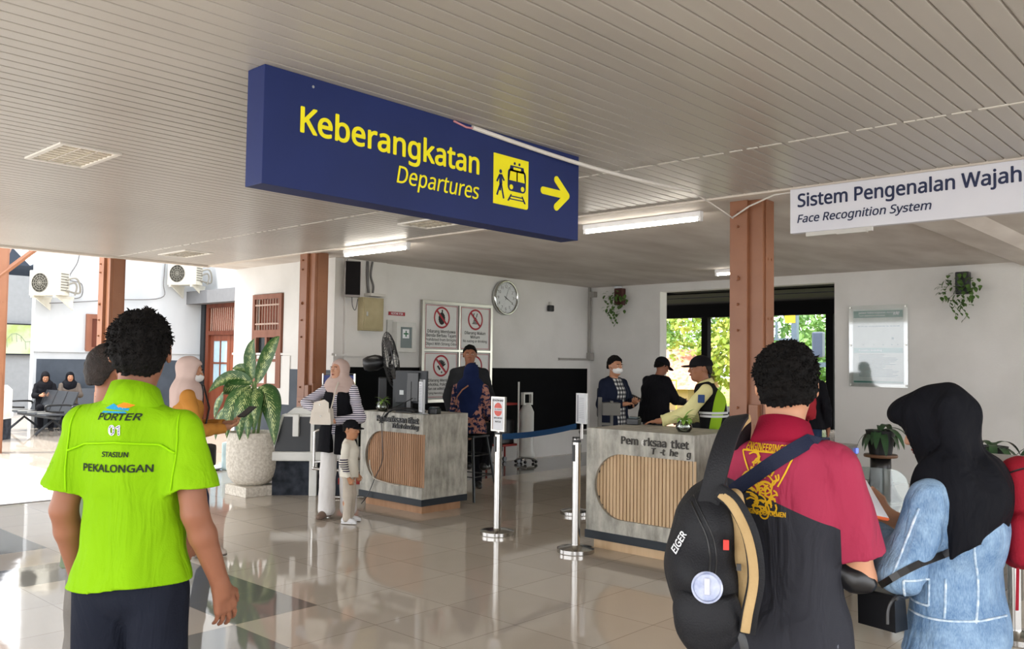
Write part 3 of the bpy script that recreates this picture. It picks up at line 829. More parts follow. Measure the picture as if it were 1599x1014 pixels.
# pedestal fan behind left counter
fan = thing('pedestal_fan', 'black pedestal fan seen from the side, standing behind the left counter', 'fan', (6.88, 8.50, 0), math.radians(-36))
MB().lathe([(0, 0), (.2, 0), (.2, .02), (.04, .04), (.025, .06), (.025, 1.36), (0, 1.36)], n=20).build('stand', blackp, fan)
MB().box(-.05, .05, -.09, -.03, 1.0, 1.40, bev=.01).build('stand_bracket', blackp, fan)
fx = Matrix.Translation((0.02, 0, 1.60)) @ Matrix.Rotation(math.radians(-10), 4, 'Y')
mb = MB().lathe([(0, -.27), (.07, -.26), (.095, -.2), (.1, -.1), (.08, -.04), (.05, 0), (0, 0)], n=20); bmesh.ops.transform(mb.bm, matrix=fx @ Matrix.Rotation(PI/2, 4, 'Y'), verts=mb.bm.verts); mb.build('motor', blackp, fan, smooth=True)
mb = MB()
for i in range(44):
    a = 2*PI*i/44; pts = []
    for t in np.linspace(0, 1, 9):
        th = PI*t; r = .05+.31*math.sin(th)**.55 if 0 < t < 1 else .05
        pts.append(fx @ Vector((-.02+.20*t, r*math.cos(a), r*math.sin(a))))
    mb.tube(pts, .0026, 4)
for xx, r in ((.085, .362), (.03, .26), (.13, .28), (.0, .12)):
    mb.tube([fx @ Vector((xx, r*math.cos(a), r*math.sin(a))) for a in np.linspace(0, 2*PI, 33)[:-1]], .005, 5, closed=True)
mb.build('grille', blackp, fan)
mb = MB()
for k in range(3):
    a0 = k*2*PI/3; P = []
    for da, r in ((-.25, .06), (-.55, .30), (.0, .325), (.55, .30), (.25, .06)):
        P.append(fx @ Vector((.08+da*.08, r*math.cos(a0+da), r*math.sin(a0+da))))
    mb.prism(P, fx.to_3x3() @ Vector((.006, 0, 0)))
mb.build('blades', blackp, fan)

# ================================================================== BACK WALL
brd = thing('notice_board', 'steel framed board with four prohibition notices on the back wall behind the left counter', 'notice board', (8.53, 9.66, .99))
chrome = mat('brushed_steel', '#b9b7b0', .28, .9)
w_, h_ = 1.50, 1.53
mb = MB()
for a, b, c, d in ((0, .05, 0, h_), (w_-.05, w_, 0, h_), (0, w_, 0, .05), (0, w_, h_-.05, h_), (.755, .785, 0, h_), (0, w_, .765, .80)): mb.box(a, b, -.03, .02, c, d, bev=.003)
mb.build('frame', chrome, brd)
MB().box(.02, w_-.02, .0, .02, .02, h_-.02).build('back_panel', mat('board_grey', '#b3b2ad', .4), brd)
red = mat('notice_red', '#a3303a', .5); paper2 = mat('notice_white', '#d2d2d0', .4); tblk = mat('notice_black', '#1c1c1e', .5)
def notice_sheet(x0, z0, w, h, lines, icon):
    s = MB().box(x0, x0+w, -.006, 0, z0, z0+h).build('notice_sheet', paper2, brd)
    mb = MB()
    for a, b, c, d in ((.01, .018, .01, h-.01), (w-.018, w-.01, .01, h-.01), (.01, w-.01, .01, .018), (.01, w-.01, h-.018, h-.01)): mb.box(x0+a, x0+b, -.008, -.006, z0+c, z0+d)
    cx, cz, r = x0+w/2, z0+h*.71, .165
    bm = mb.bm; n = 40
    for rr, r2 in ((r-.028, r),):
        for i in range(n):
            a, b = 2*PI*i/n, 2*PI*(i+1)/n
            mb.face([(cx+rr*math.cos(a), -.0095, cz+rr*math.sin(a)), (cx+r2*math.cos(a), -.0095, cz+r2*math.sin(a)), (cx+r2*math.cos(b), -.0095, cz+r2*math.sin(b)), (cx+rr*math.cos(b), -.0095, cz+rr*math.sin(b))])
    d = .707*(r-.02); e = .012
    mb.face([(cx-d-e, -.0098, cz+d-e), (cx-d+e, -.0098, cz+d+e), (cx+d+e, -.0098, cz-d+e), (cx+d-e, -.0098, cz-d-e)])
    mb.build('prohibition_ring', red, s)
    mb = MB()
    if icon == 'durian':
        mb.face([(cx+.065*math.cos(a)*(1+.09*(i % 2)), -.0090, cz-.015+.09*math.sin(a)*(1+.09*(i % 2))) for i, a in enumerate(np.linspace(0, 2*PI, 33)[:-1])])
        mb.box(cx-.005, cx+.02, -.0092, -.009, cz+.07, cz+.12)
    elif icon == 'food':
        for k in range(5): mb.box(cx-.07+.012*k, cx+.07-.012*k, -.0092, -.009, cz-.07+k*.022, cz-.056+k*.022)
        mb.tube([(cx-.05, -.009, cz+.05), (cx-.03, -.009, cz+.1)], .006, 4).tube([(cx+.02, -.009, cz+.04), (cx+.04, -.009, cz+.1)], .006, 4)
    elif icon == 'firework':
        for k in range(5):
            a = .5+k*.35; mb.tube([(cx+.02*math.cos(a), -.0088, cz-.03+.02*math.sin(a)), (cx+.10*math.cos(a), -.0088, cz-.02+.11*math.sin(a))], .012, 4, flat=.0008, up=(0, 1, 0))
        mb.tube([(cx-.07, -.009, cz-.0), (cx-.02, -.009, cz-.06)], .016, 4, flat=.0008, up=(0, 1, 0)); mb.box(cx-.0, cx+.025, -.0092, -.009, cz-.11, cz-.085)
    else:
        mb.box(cx-.02, cx+.02, -.0092, -.009, cz-.1, cz+.06); mb.box(cx-.07, cx+.07, -.0092, -.009, cz-.02, cz+.02)
    mb.build('prohibition_icon', tblk, s)
    for i, (t, sz, b) in enumerate(lines):
        text('notice_text', t, sz, FY(x0+w/2, -.0062, z0+h*.36-i*.062), tblk, s, bold=b, depth=.001, align='CENTER')
notice_sheet(.07, .81, .67, .665, [('Dilarang Membawa', .062, .02), ('Benda Berbau Tajam', .062, .02), ('Prohibited from Bringing', .055, .012), ('Object With Strong Odor', .055, .012)], 'durian')
notice_sheet(.80, .81, .65, .665, [('Dilarang Makan', .062, .02), ('Minum', .062, .02), ('No eating or drinking', .052, .01)], 'food')
notice_sheet(.07, .07, .67, .68, [('Dilarang Membawa', .055, .02), ('Narkotika, Psikotropika', .055, .02), ('dan zat adiktif lainnya', .05, .02), ('Carrying Narcotics, Psychotropic', .04, .01)], 'firework')
notice_sheet(.80, .07, .65, .68, [('Dilarang', .055, .02)], 'other')

ck = thing('wall_clock', 'round chrome-rimmed wall clock high on the back wall', 'clock', (10.35, 9.66, 2.665))
def disc_y(mb, prof, n=48):
    mb.lathe(prof, n=n); bmesh.ops.transform(mb.bm, matrix=Matrix.Rotation(PI/2, 4, 'X'), verts=mb.bm.verts); return mb
disc_y(MB(), [(.255, -.03), (.29, -.03), (.29, .02), (.275, .045), (.25, .03), (.25, .01)]).build('clock_rim', mat('clock_chrome', '#c9cbc6', .15, .9), ck, smooth=True)
disc_y(MB(), [(0, .01), (.26, .01), (.26, -.03), (0, -.03)]).build('clock_face', mat('clock_white', '#d6d9da', .4), ck)
mb = MB()
for i in range(60):
    a = 2*PI*i/60; r0 = .225 if i % 5 else .215
    u, v = Vector((math.sin(a), 0, math.cos(a))), Vector((math.cos(a), 0, -math.sin(a)))
    q = .0018 if i % 5 else .004
    mb.face([u*r0-v*q+Vector((0, -.0115, 0)), u*.235-v*q+Vector((0, -.0115, 0)), u*.235+v*q+Vector((0, -.0115, 0)), u*r0+v*q+Vector((0, -.0115, 0))])
mb.build('minute_marks', tblk, ck)
for i in range(1, 13):
    a = 2*PI*i/12
    text('numeral', str(i), .062, FY(math.sin(a)*.18, -.0105, math.cos(a)*.18-.022), tblk, ck, depth=.001, align='CENTER')
def hand(a, L, w, m, nm):
    a = math.radians(a); u = Vector((math.sin(a), 0, math.cos(a))); v = Vector((math.cos(a), 0, -math.sin(a)))
    MB().prism([u*-.04-v*w+Vector((0, -.014, 0)), u*L-v*w*.4+Vector((0, -.014, 0)), u*L+v*w*.4+Vector((0, -.014, 0)), u*-.04+v*w+Vector((0, -.014, 0))], (0, -.003, 0)).build(nm, m, ck)
hand(302, .05, .007, tblk, 'hour_hand'); hand(118, .17, .005, tblk, 'minute_hand'); hand(20, .19, .002, tblk, 'second_hand')

eb = thing('electrical_box', 'beige metal electrical cabinet on the wall beside the column speaker', 'electrical box', (7.36, 9.66, 2.02))
bg_ = mat('beige_cabinet', '#aca07f', .5, c2='#a09573', scale=5)
MB().box(0, .36, -.12, 0, 0, .46, bev=.006).build('cabinet_body', bg_, eb)
MB().box(.02, .34, -.13, -.12, .02, .44, bev=.004).build('cabinet_door', bg_, eb)
MB().box(.05, .075, -.145, -.13, .2, .26, bev=.003).build('lock', chrome, eb)
MB().box(.1, .36, -.16, -.0, .48, .52).build('cable_entry', mat('dusty_white', '#c9c6c0', .5), eb)
cbo = tag(MB().tube(wig([(7.58, 9.62, 2.52), (7.6, 9.63, 2.65), (7.56, 9.64, 2.8), (7.58, 9.63, 2.99)]), .016, 6).tube(wig([(7.52, 9.62, 2.52), (7.5, 9.63, 2.7), (7.5, 9.64, 2.99)]), .02, 6).tube(wig([(7.36, 9.64, 2.52), (7.22, 9.64, 2.7), (7.16, 9.65, 2.99)]), .006, 5).build('cable_bundle', mat('cable_grey', '#6d6b6a', .5), smooth=True), 'grey cables running from the beige electrical cabinet up to the ceiling', 'cable')
spk = thing('column_speaker', 'tall dark column loudspeaker on the wall right of the left brown column', 'loudspeaker', (7.08, 9.60, 2.46), math.radians(-28))
MB().box(0, .20, -.10, 0, 0, .49, bev=.01).build('speaker_case', mat('speaker_side', '#8d8784', .5), spk)
MB().box(.0, .20, -.112, -.10, .03, .48, bev=.004).build('speaker_grille', mat('speaker_grille', '#1c1a1b', .7, bump=.6, bscale=300), spk)
MB().tube(wig([(.1, -.05, 0), (.11, -.05, -.12), (.15, -.05, -.17), (.18, -.05, -.02)]), .005, 5).build('speaker_wire', blackp, spk)

rs = thing('first_aid_sign', 'small red sign with white capitals above the first aid cabinet', 'sign', (7.93, 9.69, 2.262))
MB().box(0, .30, -.012, 0, 0, .052).build('sign_plate', red, rs)
text('lettering', 'KOTAK P3K', .042, FY(.15, -.0125, .012), papr, rs, bold=.02, depth=.001, align='CENTER')
fa = thing('first_aid_cabinet', 'white first aid wall cabinet with a green cross behind glass', 'cabinet', (7.99, 9.69, 1.735))
wm = mat('cabinet_white', '#c9c9c4', .4)
MB().box(-.09, .02, -.02, 0, -.02, .46, bev=.003).box(0, .36, -.1, 0, 0, .43).build('cabinet_body', wm, fa)
mb = MB()
for a, b, c, d in ((0, .07, 0, .43), (.29, .36, 0, .43), (0, .36, 0, .06), (0, .36, .36, .43)): mb.box(a, b, -.125, -.1, c, d, bev=.003)
mb.build('cabinet_door', wm, fa)
MB().box(.07, .29, -.108, -.101, .06, .36).build('door_pane', mat('cabinet_inside', '#74807f', .15), fa)
MB().box(.12, .24, -.112, -.108, .20, .33).build('cross_plate', papr, fa)
MB().box(.17, .19, -.115, -.112, .22, .31).box(.135, .225, -.115, -.112, .255, .275).build('cross', mat('cross_green', '#2f6b4c', .5), fa)

fx1 = thing('wall_siren', 'small black domed fixture on the back wall right of the clock', 'fixture', (11.5, 9.69, 2.5))
MB().box(-.06, .06, -.07, 0, 0, .11, bev=.02).build('dome', blackp, fx1)
MB().box(-.02, .02, -.04, 0, .11, .17).build('bracket', mat('dusty_white', '#c9c6c0', .5), fx1)
cdt = MB().box(12.60, 12.64, 9.65, 9.69, 1.70, 3.0).box(11.75, 12.62, 9.65, 9.69, 1.66, 1.70).box(12.57, 12.67, 9.6, 9.69, 1.66, 1.80).box(12.6, 12.69, 9.55, 9.69, 2.82, 2.92).build('wall_conduit', mat('conduit_grey', '#9b9892', .5))
tag(cdt, 'grey cable trunking running down the inner corner of the back wall', 'conduit')

# hanging wall planters
ivy_m = mat('ivy_leaf', '#3f5a2c', .5, c2='#5c7a3c', scale=15)
def wallplant(y, z, lab, cols, pot, seed):
    t = thing('wall_planter', lab, 'hanging plant', (12.66, y, z))
    MB().box(-.12, 0, -.085, .085, -.18, .12, bev=.015).build('planter_box', pot, t)
    rg = random.Random(seed); mb = MB()
    for i in range(cols):
        a = rg.uniform(0, 2*PI); rr = rg.random()**.6*.27
        c = Vector((-.16-rg.random()*.1, rr*math.cos(a), -.12+rr*math.sin(a)*.85))
        d = Vector((-.5, rg.uniform(-1, 1), rg.uniform(-1, .6)))
        leaf(mb, c, d, rg.uniform(.06, .1), .032, .8, n=4)
    for k in range(3):
        y0 = rg.uniform(-.1, .15); n = 7
        pts = [Vector((-.15, y0+.04*math.sin(j), -.25-j*.045)) for j in range(n-k)]
        mb.tube(pts, .003, 4)
        for q in pts: leaf(mb, q, (-.3, rg.uniform(-1, 1), -.4), .06, .026, .6, n=4)
    mb.build('ivy', ivy_m, t, smooth=True)
wallplant(8.98, 2.83, 'trailing ivy in a wall planter on the white pier left of the opening', 70, mat('planter_brown', '#4e2e2a', .5), 3)
wallplant(3.38, 2.78, 'trailing ivy in a black wall planter above and right of the acrylic notice', 90, blackp, 5)
dm = thing('dome_camera', 'small white dome camera at the top of the white pier above the ivy', 'camera', (12.64, 9.05, 2.96))
MB().lathe([(0, .03), (.07, .03), (.07, 0), (.05, -.02), (0, -.02)], n=20).build('base', papr, dm, smooth=True)
MB().ico((0, 0, -.03), .045, 2).build('lens_dome', blackp, dm, smooth=True)

# acrylic notice on the east wall
po = thing('acrylic_notice', 'tall clear acrylic notice with green header bands on the white wall', 'notice', (12.66, 4.52, 1.325))
MB().box(-.012, -.006, -.41, .41, 0, 1.175).build('acrylic_sheet', glassmat('acrylic_clear', (.93, .95, .94), .04), po)
ps = MB().box(-.006, .0, -.355, .355, .045, 1.12).build('paper_sheet', mat('notice_paper', '#d5dad6', .35), po)
gm = mat('notice_green', '#3f8072', .4); gm2 = mat('notice_teal', '#7fb0ac', .4)
MB().box(-.008, -.006, -.345, .345, .995, 1.095).build('header_band', gm, ps)
MB().box(-.008, -.006, -.345, .345, .49, .56).build('middle_band', gm2, ps)
MB().box(-.008, -.006, -.345, .345, .06, .085).build('footer_band', gm, ps)
mb = MB(); rg = random.Random(4)
for i in range(17):
    z = .15+i*.019; mb.box(-.0075, -.006, -.30+rg.random()*.25, .27, z, z+.006)
for i in range(12):
    mb.box(-.0075, -.006, -.3+i*.05, -.275+i*.05+rg.random()*.015, .865, .875)
for q in (-.28, -.2, -.08, .05, .2): mb.box(-.0075, -.006, q, q+.012, .60, .61)
mb.box(-.0075, -.006, -.22, -.19, .68, .71)
mb.build('print_lines', mat('print_teal', '#6f8f94', .6), ps)
text('notice_text', 'Jadwal Keberangkatan Kereta Api', .036, FX(-.0081, .27, 1.055), papr, ps, depth=.0005, bold=.02)
text('notice_text', 'Train departure timetable', .03, FX(-.0081, .27, 1.015), papr, ps, depth=.0005, shear=.2)
text('notice_text', 'Prosedur Boarding', .036, FX(-.0081, .27, .512), papr, ps, depth=.0005, bold=.02)
mb = MB()
for y in (-.385, .385):
    for z in (.03, .6, 1.145): mb.cyl((-.025, y, z), (0, y, z), .013, n=12)
mb.build('standoff', chrome, po)

# ================================================================== STANCHIONS
ss = mat('stainless_steel', '#c6c4c0', .16, 1., c2='#b9b7b3', scale=3)
def stanchion(x, y, lab, h=.95):
    t = thing('stanchion', lab, 'stanchion', (x, y, 0), 0, 'steel queue stanchions')
    MB().lathe([(0, 0), (.155, 0), (.16, .004), (.16, .035), (.15, .04), (.04, .062), (0, .062)], n=48).build('base', ss, t, smooth=True, auto=30)
    MB().lathe([(0, .05), (.036, .05), (.036, h), (0, h)], n=24).build('post', ss, t, smooth=True, auto=40)
    MB().lathe([(0, h), (.037, h), (.037, h+.018), (0, h+.018)], n=24).build('cap', blackp, t)
    MB().box(.03, .048, -.012, .012, h-.16, h-.02).box(-.048, -.03, -.012, .012, h-.16, h-.02).build('belt_slot', blackp, t)
    return t
stanchion(5.931, 5.602, 'steel stanchion carrying the red no-entry notice, beside the left counter', .93)
stanchion(5.868, 4.62, 'steel stanchion standing just in front of the right counter corner', .93)
stanchion(7.335, 5.787, 'steel stanchion with a framed notice, behind the one at the right counter corner', .80)
stanchion(5.867, 1.31, 'steel stanchion at the right edge below the red backpack', .93)
def signholder(x, y, z0, rz, lab, kind):
    t = thing('sign_holder', lab, 'notice', (x, y, 0), rz)
    MB().cyl((0, 0, z0-.13 if kind else z0-.16), (0, 0, z0), .02, n=16).build('stem', ss, t)
    mb = MB(); W, Hh = .088 if kind else .082, .325
    for a, b, c, d in ((-W, -W+.016, 0, Hh), (W-.016, W, 0, Hh), (-W, W, 0, .016), (-W, W, Hh-.016, Hh)): mb.box(-.014, .014, a, b, z0+c, z0+d, bev=.002)
    mb.build('sign_frame', chrome if kind else mat('white_frame', '#e8eaec', .3), t)
    MB().box(-.008, .008, -W+.012, W-.012, z0+.012, z0+Hh-.012).build('sheet', papr, t)
    if kind:
        mb = MB(); R_ = .05; zc = z0+.205
        for s in (1, -1):
            mb.face([(-.009, math.cos(a)*R_, zc+s*(.013+math.sin(a)*R_)) for a in np.linspace(0, PI, 15)])
        mb.build('no_entry_disc', mat('salmon_red', '#d9695f', .5), t)
        text('lettering', 'DILARANG', .020, FX(-.0085, 0, zc-.007), mat('print_grey', '#8f949c', .6), t, align='CENTER', depth=.0008, bold=.02)
        text('lettering', 'MOHON MAAF', .024, FX(-.0085, 0, z0+.281), gry, t, align='CENTER', depth=.0008, bold=.02)
        text('lettering', 'MELINTAS', .022, FX(-.0085, 0, z0+.118), gry, t, align='CENTER', depth=.0008, bold=.02)
        text('lettering', 'MASUK', .022, FX(-.0085, 0, z0+.084), gry, t, align='CENTER', depth=.0008, bold=.02)
        MB().box(-.0095, -.008, -W+.012, -W+.022, z0+.012, z0+Hh-.02).box(-.0095, -.008, W-.022, W-.014, z0+.02, z0+Hh-.04).build('worn_edge', mat('worn_rose', '#bfa79c', .5), t)
    else:
        mb = MB()
        for i in range(12): mb.box(-.009, -.008, -.045, .04, z0+.06+i*.019, z0+.066+i*.019)
        mb.build('print_lines', mat('print_pale', '#c4c8cc', .6), t)
        MB().box(-.0095, -.008, W-.032, W-.014, z0+.02, z0+Hh-.02).build('tape_strip', mat('print_grey', '#8f949c', .6), t)
signholder(5.931, 5.602, .957, math.radians(-1), 'framed notice with a salmon no-entry disc on top of the stanchion by the left counter', 1)
signholder(7.378, 5.744, .96, math.radians(-12), 'white framed printed notice on a slim stem by the right counter', 0)
bt = MB()
pts = [Vector((5.97+(7.34-5.97)*t, 5.60+(5.787-5.60)*t, .905+.02*(2*t-1)**2*1.-.02+.03*t)) for t in np.linspace(0, 1, 12)]
A = [bt.bm.verts.new(p+Vector((0, 0, .028))) for p in pts]; B = [bt.bm.verts.new(p-Vector((0, 0, .028))) for p in pts]
for i in range(11): bt.bm.faces.new((A[i], A[i+1], B[i+1], B[i]))
bto = bt.build('queue_belt', mat('belt_blue', '#25476e', .7)); mdf = bto.modifiers.new('thick', 'SOLIDIFY'); mdf.thickness = .003
tag(bto, 'blue queue belt stretched between the two sign-bearing stanchions', 'belt')

# ================================================================== LEFT: planter, kiosk, trolley, jug, bin
pl = thing('planter', 'large pale terrazzo planter on a square stone base by the window wall', 'planter', (5.60, 9.25, 0), 0)
terr = mat('pale_terrazzo', '#e0dace', .75, c2='#c4bcae', scale=38, bump=.4, bscale=60, detail=6)
MB().box(-.245, .20, -.2, .27, 0, .118, bev=.008).build('base_block', terr, pl)
MB().lathe([(0, .118), (.15, .118), (.22, .15), (.275, .22), (.298, .32), (.305, .45), (.30, .735), (.285, .742), (.27, .73), (.265, .66), (0, .66)], (-.03, .03, 0), n=48).build('pot', terr, pl, smooth=True, auto=50)
MB().lathe([(0, .67), (.266, .665), (.266, .655), (0, .655)], (-.03, .03, 0), n=30).build('soil', mat('potting_soil', '#3d3128', .95), pl)
# dieffenbachia
def dief_mat():
    k = N('variegated_leaf'); b = k.b; b.inputs['Roughness'].default_value = .38
    uv = k.n('UVMap'); sp = k.n('SeparateXYZ'); k.l(uv, 0, sp, 0)
    # u across (-1..1) stored 0..1, v along
    au = k.math('ABSOLUTE', k.math('SUBTRACT', sp.outputs[0], .5))
    st = k.math('SINE', k.math('MULTIPLY', k.math('ADD', sp.outputs[1], k.math('MULTIPLY', au, -.55)), 95.))
    tc = k.n('TexCoord'); nz = k.n('TexNoise', i_Scale=28., i_Detail=3); k.l(tc, 'Object', nz, 'Vector')
    f = k.math('ADD', k.math('MULTIPLY', st, .28), k.math('MULTIPLY', k.math('SUBTRACT', nz.outputs[0], .5), 1.6))
    f = k.math('SUBTRACT', f, k.math('MULTIPLY', k.math('SUBTRACT', au, .2), 1.3))
    r = k.n('ValToRGB'); r.color_ramp.elements[0].position = .12; r.color_ramp.elements[1].position = .38
    r.color_ramp.elements[0].color = lin('#38602c'); r.color_ramp.elements[1].color = lin('#c2d08c')
    k.t.links.new(f, r.inputs[0]); k.l(r, 0, b, 'Base Color')
    b.inputs['Subsurface Weight'].default_value = .0
    return k.m
dief = dief_mat()
def bigleaf(name, parent, base, tip, w, droopctl, n=14, m=8, yawside=None, mid=None):
    """leaf whose midrib is a curve base->tip bowed by droopctl"""
    base = Vector(base); tip = Vector(tip); bm = bmesh.new(); uvl = bm.loops.layers.uv.new('UVMap')
    ctl = (base+tip)/2+Vector(droopctl)
    rows = []
    for i in range(n+1):
        t = i/n; p = base*(1-t)**2+ctl*2*t*(1-t)+tip*t*t
        d = ((ctl-base)*(1-t)+(tip-ctl)*t).normalized()
        side = Vector(yawside) if yawside is not None else d.cross(Vector((0, 0, 1)))
        side = (side-d*side.dot(d)).normalized(); nr = side.cross(d)
        ww = w*(math.sin(PI*t**.75)**.75)*(1-.15*t) if 0 < t < 1 else .002
        rows.append([(bm.verts.new(p+side*ww*q+nr*(-.18*ww*(1-abs(q))*1.6+.02*ww*math.sin(t*22+q*3)*abs(q))), (.5+q/2, t)) for q in np.linspace(-1, 1, m+1)])
    for a, b in zip(rows, rows[1:]):
        for j in range(m):
            f = bm.faces.new((a[j][0], a[j+1][0], b[j+1][0], b[j][0]))
            for lp, uv in zip(f.loops, (a[j][1], a[j+1][1], b[j+1][1], b[j][1])): lp[uvl].uv = uv
    me = bpy.data.meshes.new(name); bm.to_mesh(me); bm.free()
    return link(name, me, dief, parent, smooth=True)
dp = thing('dieffenbachia', 'tall dieffenbachia with broad variegated leaves growing in the pale planter', 'plant', (5.57, 9.28, .68))
# screen-right at this spot is (0.676,-0.736); give leaves in (right, height) and depth offsets
rr_ = Vector((.70, -.71, 0)); ff_ = Vector((.71, .70, 0))
def P_(r, z, f=0.): return rr_*r+ff_*f+Vector((0, 0, z))
stems = [[P_(0, 0), P_(.02, .3), P_(0, .55), P_(.0, .66)], [P_(-.05, 0), P_(-.08, .3, -.04), P_(-.12, .55, -.05)], [P_(.04, 0, .04), P_(.08, .28), P_(.12, .5)]]
mb = MB()
for s in stems: mb.tube(wig(s), .018, 8)
mb.build('stems', mat('green_stem', '#7f9960', .5), dp, smooth=True)
LV = [  # base(r,z,f) tip(r,z,f) half width, bow(r,z,f), side hint
    ((.02, .62, 0), (.30, 1.20, -.08), .085, (.02, .22, 0), 'f'), ((-.03, .66, 0), (-.02, 1.18, .05), .08, (-.10, .12, 0), 'd'), ((-.02, .62, -.02), (-.52, .52, -.08), .095, (-.04, .26, 0), 'v'),
    ((-.05, .60, .0), (-.42, .22, -.15), .10, (-.16, .26, 0), 'd'), ((-.05, .52, -.05), (-.38, -.02, -.22), .085, (-.16, .20, -.05), 'd'), ((-.04, .60, -.08), (-.24, .0, -.25), .11, (-.10, .18, -.12), 'r'),
    ((-.01, .58, -.1), (-.08, -.02, -.30), .115, (-.03, .16, -.14), 'r'), ((.04, .58, -.08), (.08, .08, -.28), .10, (.02, .16, -.12), 'r'), ((.07, .60, -.06), (.30, -.08, -.20), .125, (.10, .22, -.06), 'r'),
    ((.02, .55, .08), (.26, .28, .25), .09, (.05, .2, .05), 'd'), ((-.05, .5, .08), (-.30, .18, .25), .09, (-.05, .2, .05), 'd'), ((.0, .70, .03), (-.30, .80, .1), .075, (-.02, .12, 0), 'v'), ((.0, .45, -.12), (.02, .0, -.32), .08, (0, .12, -.1), 'r')]
for b, t, w_l, bow, hint in LV:
    sd = {'r': rr_, 'd': rr_*.6+Vector((0, 0, .8)), 'v': ff_*.3+Vector((0, 0, 1)), 'f': rr_}[hint]
    bigleaf('leaf', dp, P_(*b), P_(*t), w_l, P_(bow[0], bow[1], bow[2]), yawside=sd)
mb = MB()
for b, t, *_ in LV: mb.tube([P_(b[0]*.3, max(.05, b[1]-.32), 0), P_(b[0]*.8, b[1]-.1, b[2]*.6), P_(*b)], .008, 6)
mb.build('leaf_stalks', mat('green_stem', '#7f9960', .5), dp, smooth=True)

# white locomotive-shaped kiosk body
ws_ = mat('gloss_white_shell', '#e4e4df', .3, c2='#d8d8d2', scale=4)
kd = mat('dark_window_film', '#1d2024', .4)
kg = mat('mottled_grey_skirt', '#3c4048', .7, c2='#23262b', scale=9, bump=.6, bscale=12)
def kiosk(loc, rz, lab, right=True):
    t = thing('display_kiosk', lab, 'kiosk', loc, rz, 'white booth units')
    # plan in x (screen right) / y (depth)
    w2, d2 = .48, .40
    mb = MB()
    low = [(-w2, .40), (-w2-.015, .53), (-w2+.14, .94), (-w2+.25, 1.03), (w2-.1, 1.04), (w2, .95), (w2, .40)]
    mb.prism([(a, -d2+.12, b) for a, b in low], (0, 2*d2-.2, 0))
    hood = [(-w2-.02, -d2+.02, .53), (-w2+.12, -d2+.08, .94)]
    mb.box(-w2-.005, w2, -d2, d2, .41, .52, bev=.02)
    mb.box(-.02, .07, -d2+.0, -d2+.14, .0, .42, bev=.01)
    mb.prism([(-w2+.12, -d2+.04, .93), (w2, -d2+.04, .93), (w2, -d2+.04, .955), (-w2+.13, -d2+.04, .955)], (0, .2, 0))
    mb.prism([(-w2+.0, -d2+.02, .50), (-w2+.03, -d2+.02, .50), (-w2+.15, -d2+.05, .95), (-w2+.12, -d2+.05, .95)], (0, .10, 0))
    mb.box(-.015, .025, -d2+.02, -d2+.14, .50, .95).box(w2-.06, w2, -d2+.02, -d2+.14, .55, .95)
    mb.box(-w2+.26, -w2+.33, -d2-.02, -d2+.12, .70, .96, bev=.01)
    mb.build('shell', ws_, t, smooth=False)
    mb = MB()
    mb.prism([(-w2+.03, -d2+.045, .515), (-.015, -d2+.045, .515), (-.015, -d2+.045, .935), (-w2+.15, -d2+.045, .935)], (0, .01, 0)).box(.025, w2-.06, -d2+.045, -d2+.055, .515, .935)
    mb.build('window_film', kd, t)
    MB().box(-w2+.02, w2-.02, -d2+.08, d2-.05, 0, .41).build('skirt', kg, t)
    return t
rzk = math.radians(-43)
kiosk((6.25, 8.97, 0), rzk, 'white locomotive-shaped booth with dark windows between the planter and the mother')
kiosk((5.30, 18.6, 0), rzk, 'white booth unit far away at the left edge near the waiting chairs')
tr = thing('luggage_trolley', 'chrome tube luggage trolley standing behind the mother', 'trolley', (6.02, 8.42, 0), rzk)
mb = MB().tube(wig([(.42, 0, .80), (.0, 0, .80), (-.13, 0, .78), (-.15, 0, .72), (-.15, 0, .40), (-.15, .0, .36), (-.10, 0, .34), (.5, .02, .30)], 4), .017, 10)
mb.tube([(-.14, 0, .42), (.5, .12, .46)], .014, 8)
mb.tube(wig([(.03, 0, .33), (.03, 0, .05), (.05, 0, .02), (.5, -.02, .0+.02)], 4), .016, 10).tube([(.03, .3, .33), (.03, .3, .05)], .016, 10)
mb.build('tube_frame', ss, tr, smooth=True)
MB().cyl((.30, .16, .12), (.30, .20, .12), .12, n=24).build('wheel', mat('pale_wheel', '#c9c5b8', .5), tr)
MB().box(.12, .5, .1, .14, .15, .22).build('red_rail', mat('trolley_red', '#a3342f', .5), tr)

jg = thing('water_jug', 'translucent pale blue plastic jerrycan on the floor behind the planter', 'jug', (6.60, 11.55, 0), rzk)
MB().box(-.13, .13, -.12, .12, 0, .40, bev=.03).build('container', mat('translucent_blue', '#b7cdd0', .25, c2='#a3bcc0', scale=8), jg)
MB().cyl((-.04, 0, .40), (-.04, 0, .46), .03, n=16).build('cap', papr, jg)
pd = thing('round_dish', 'white round dish on the floor beside the jerrycan', 'dish', (6.3, 11.75, 0))
MB().lathe([(0, .01), (.2, .01), (.24, .03), (.24, .04), (.2, .03), (0, .02)], n=30).build('dish_body', papr, pd)

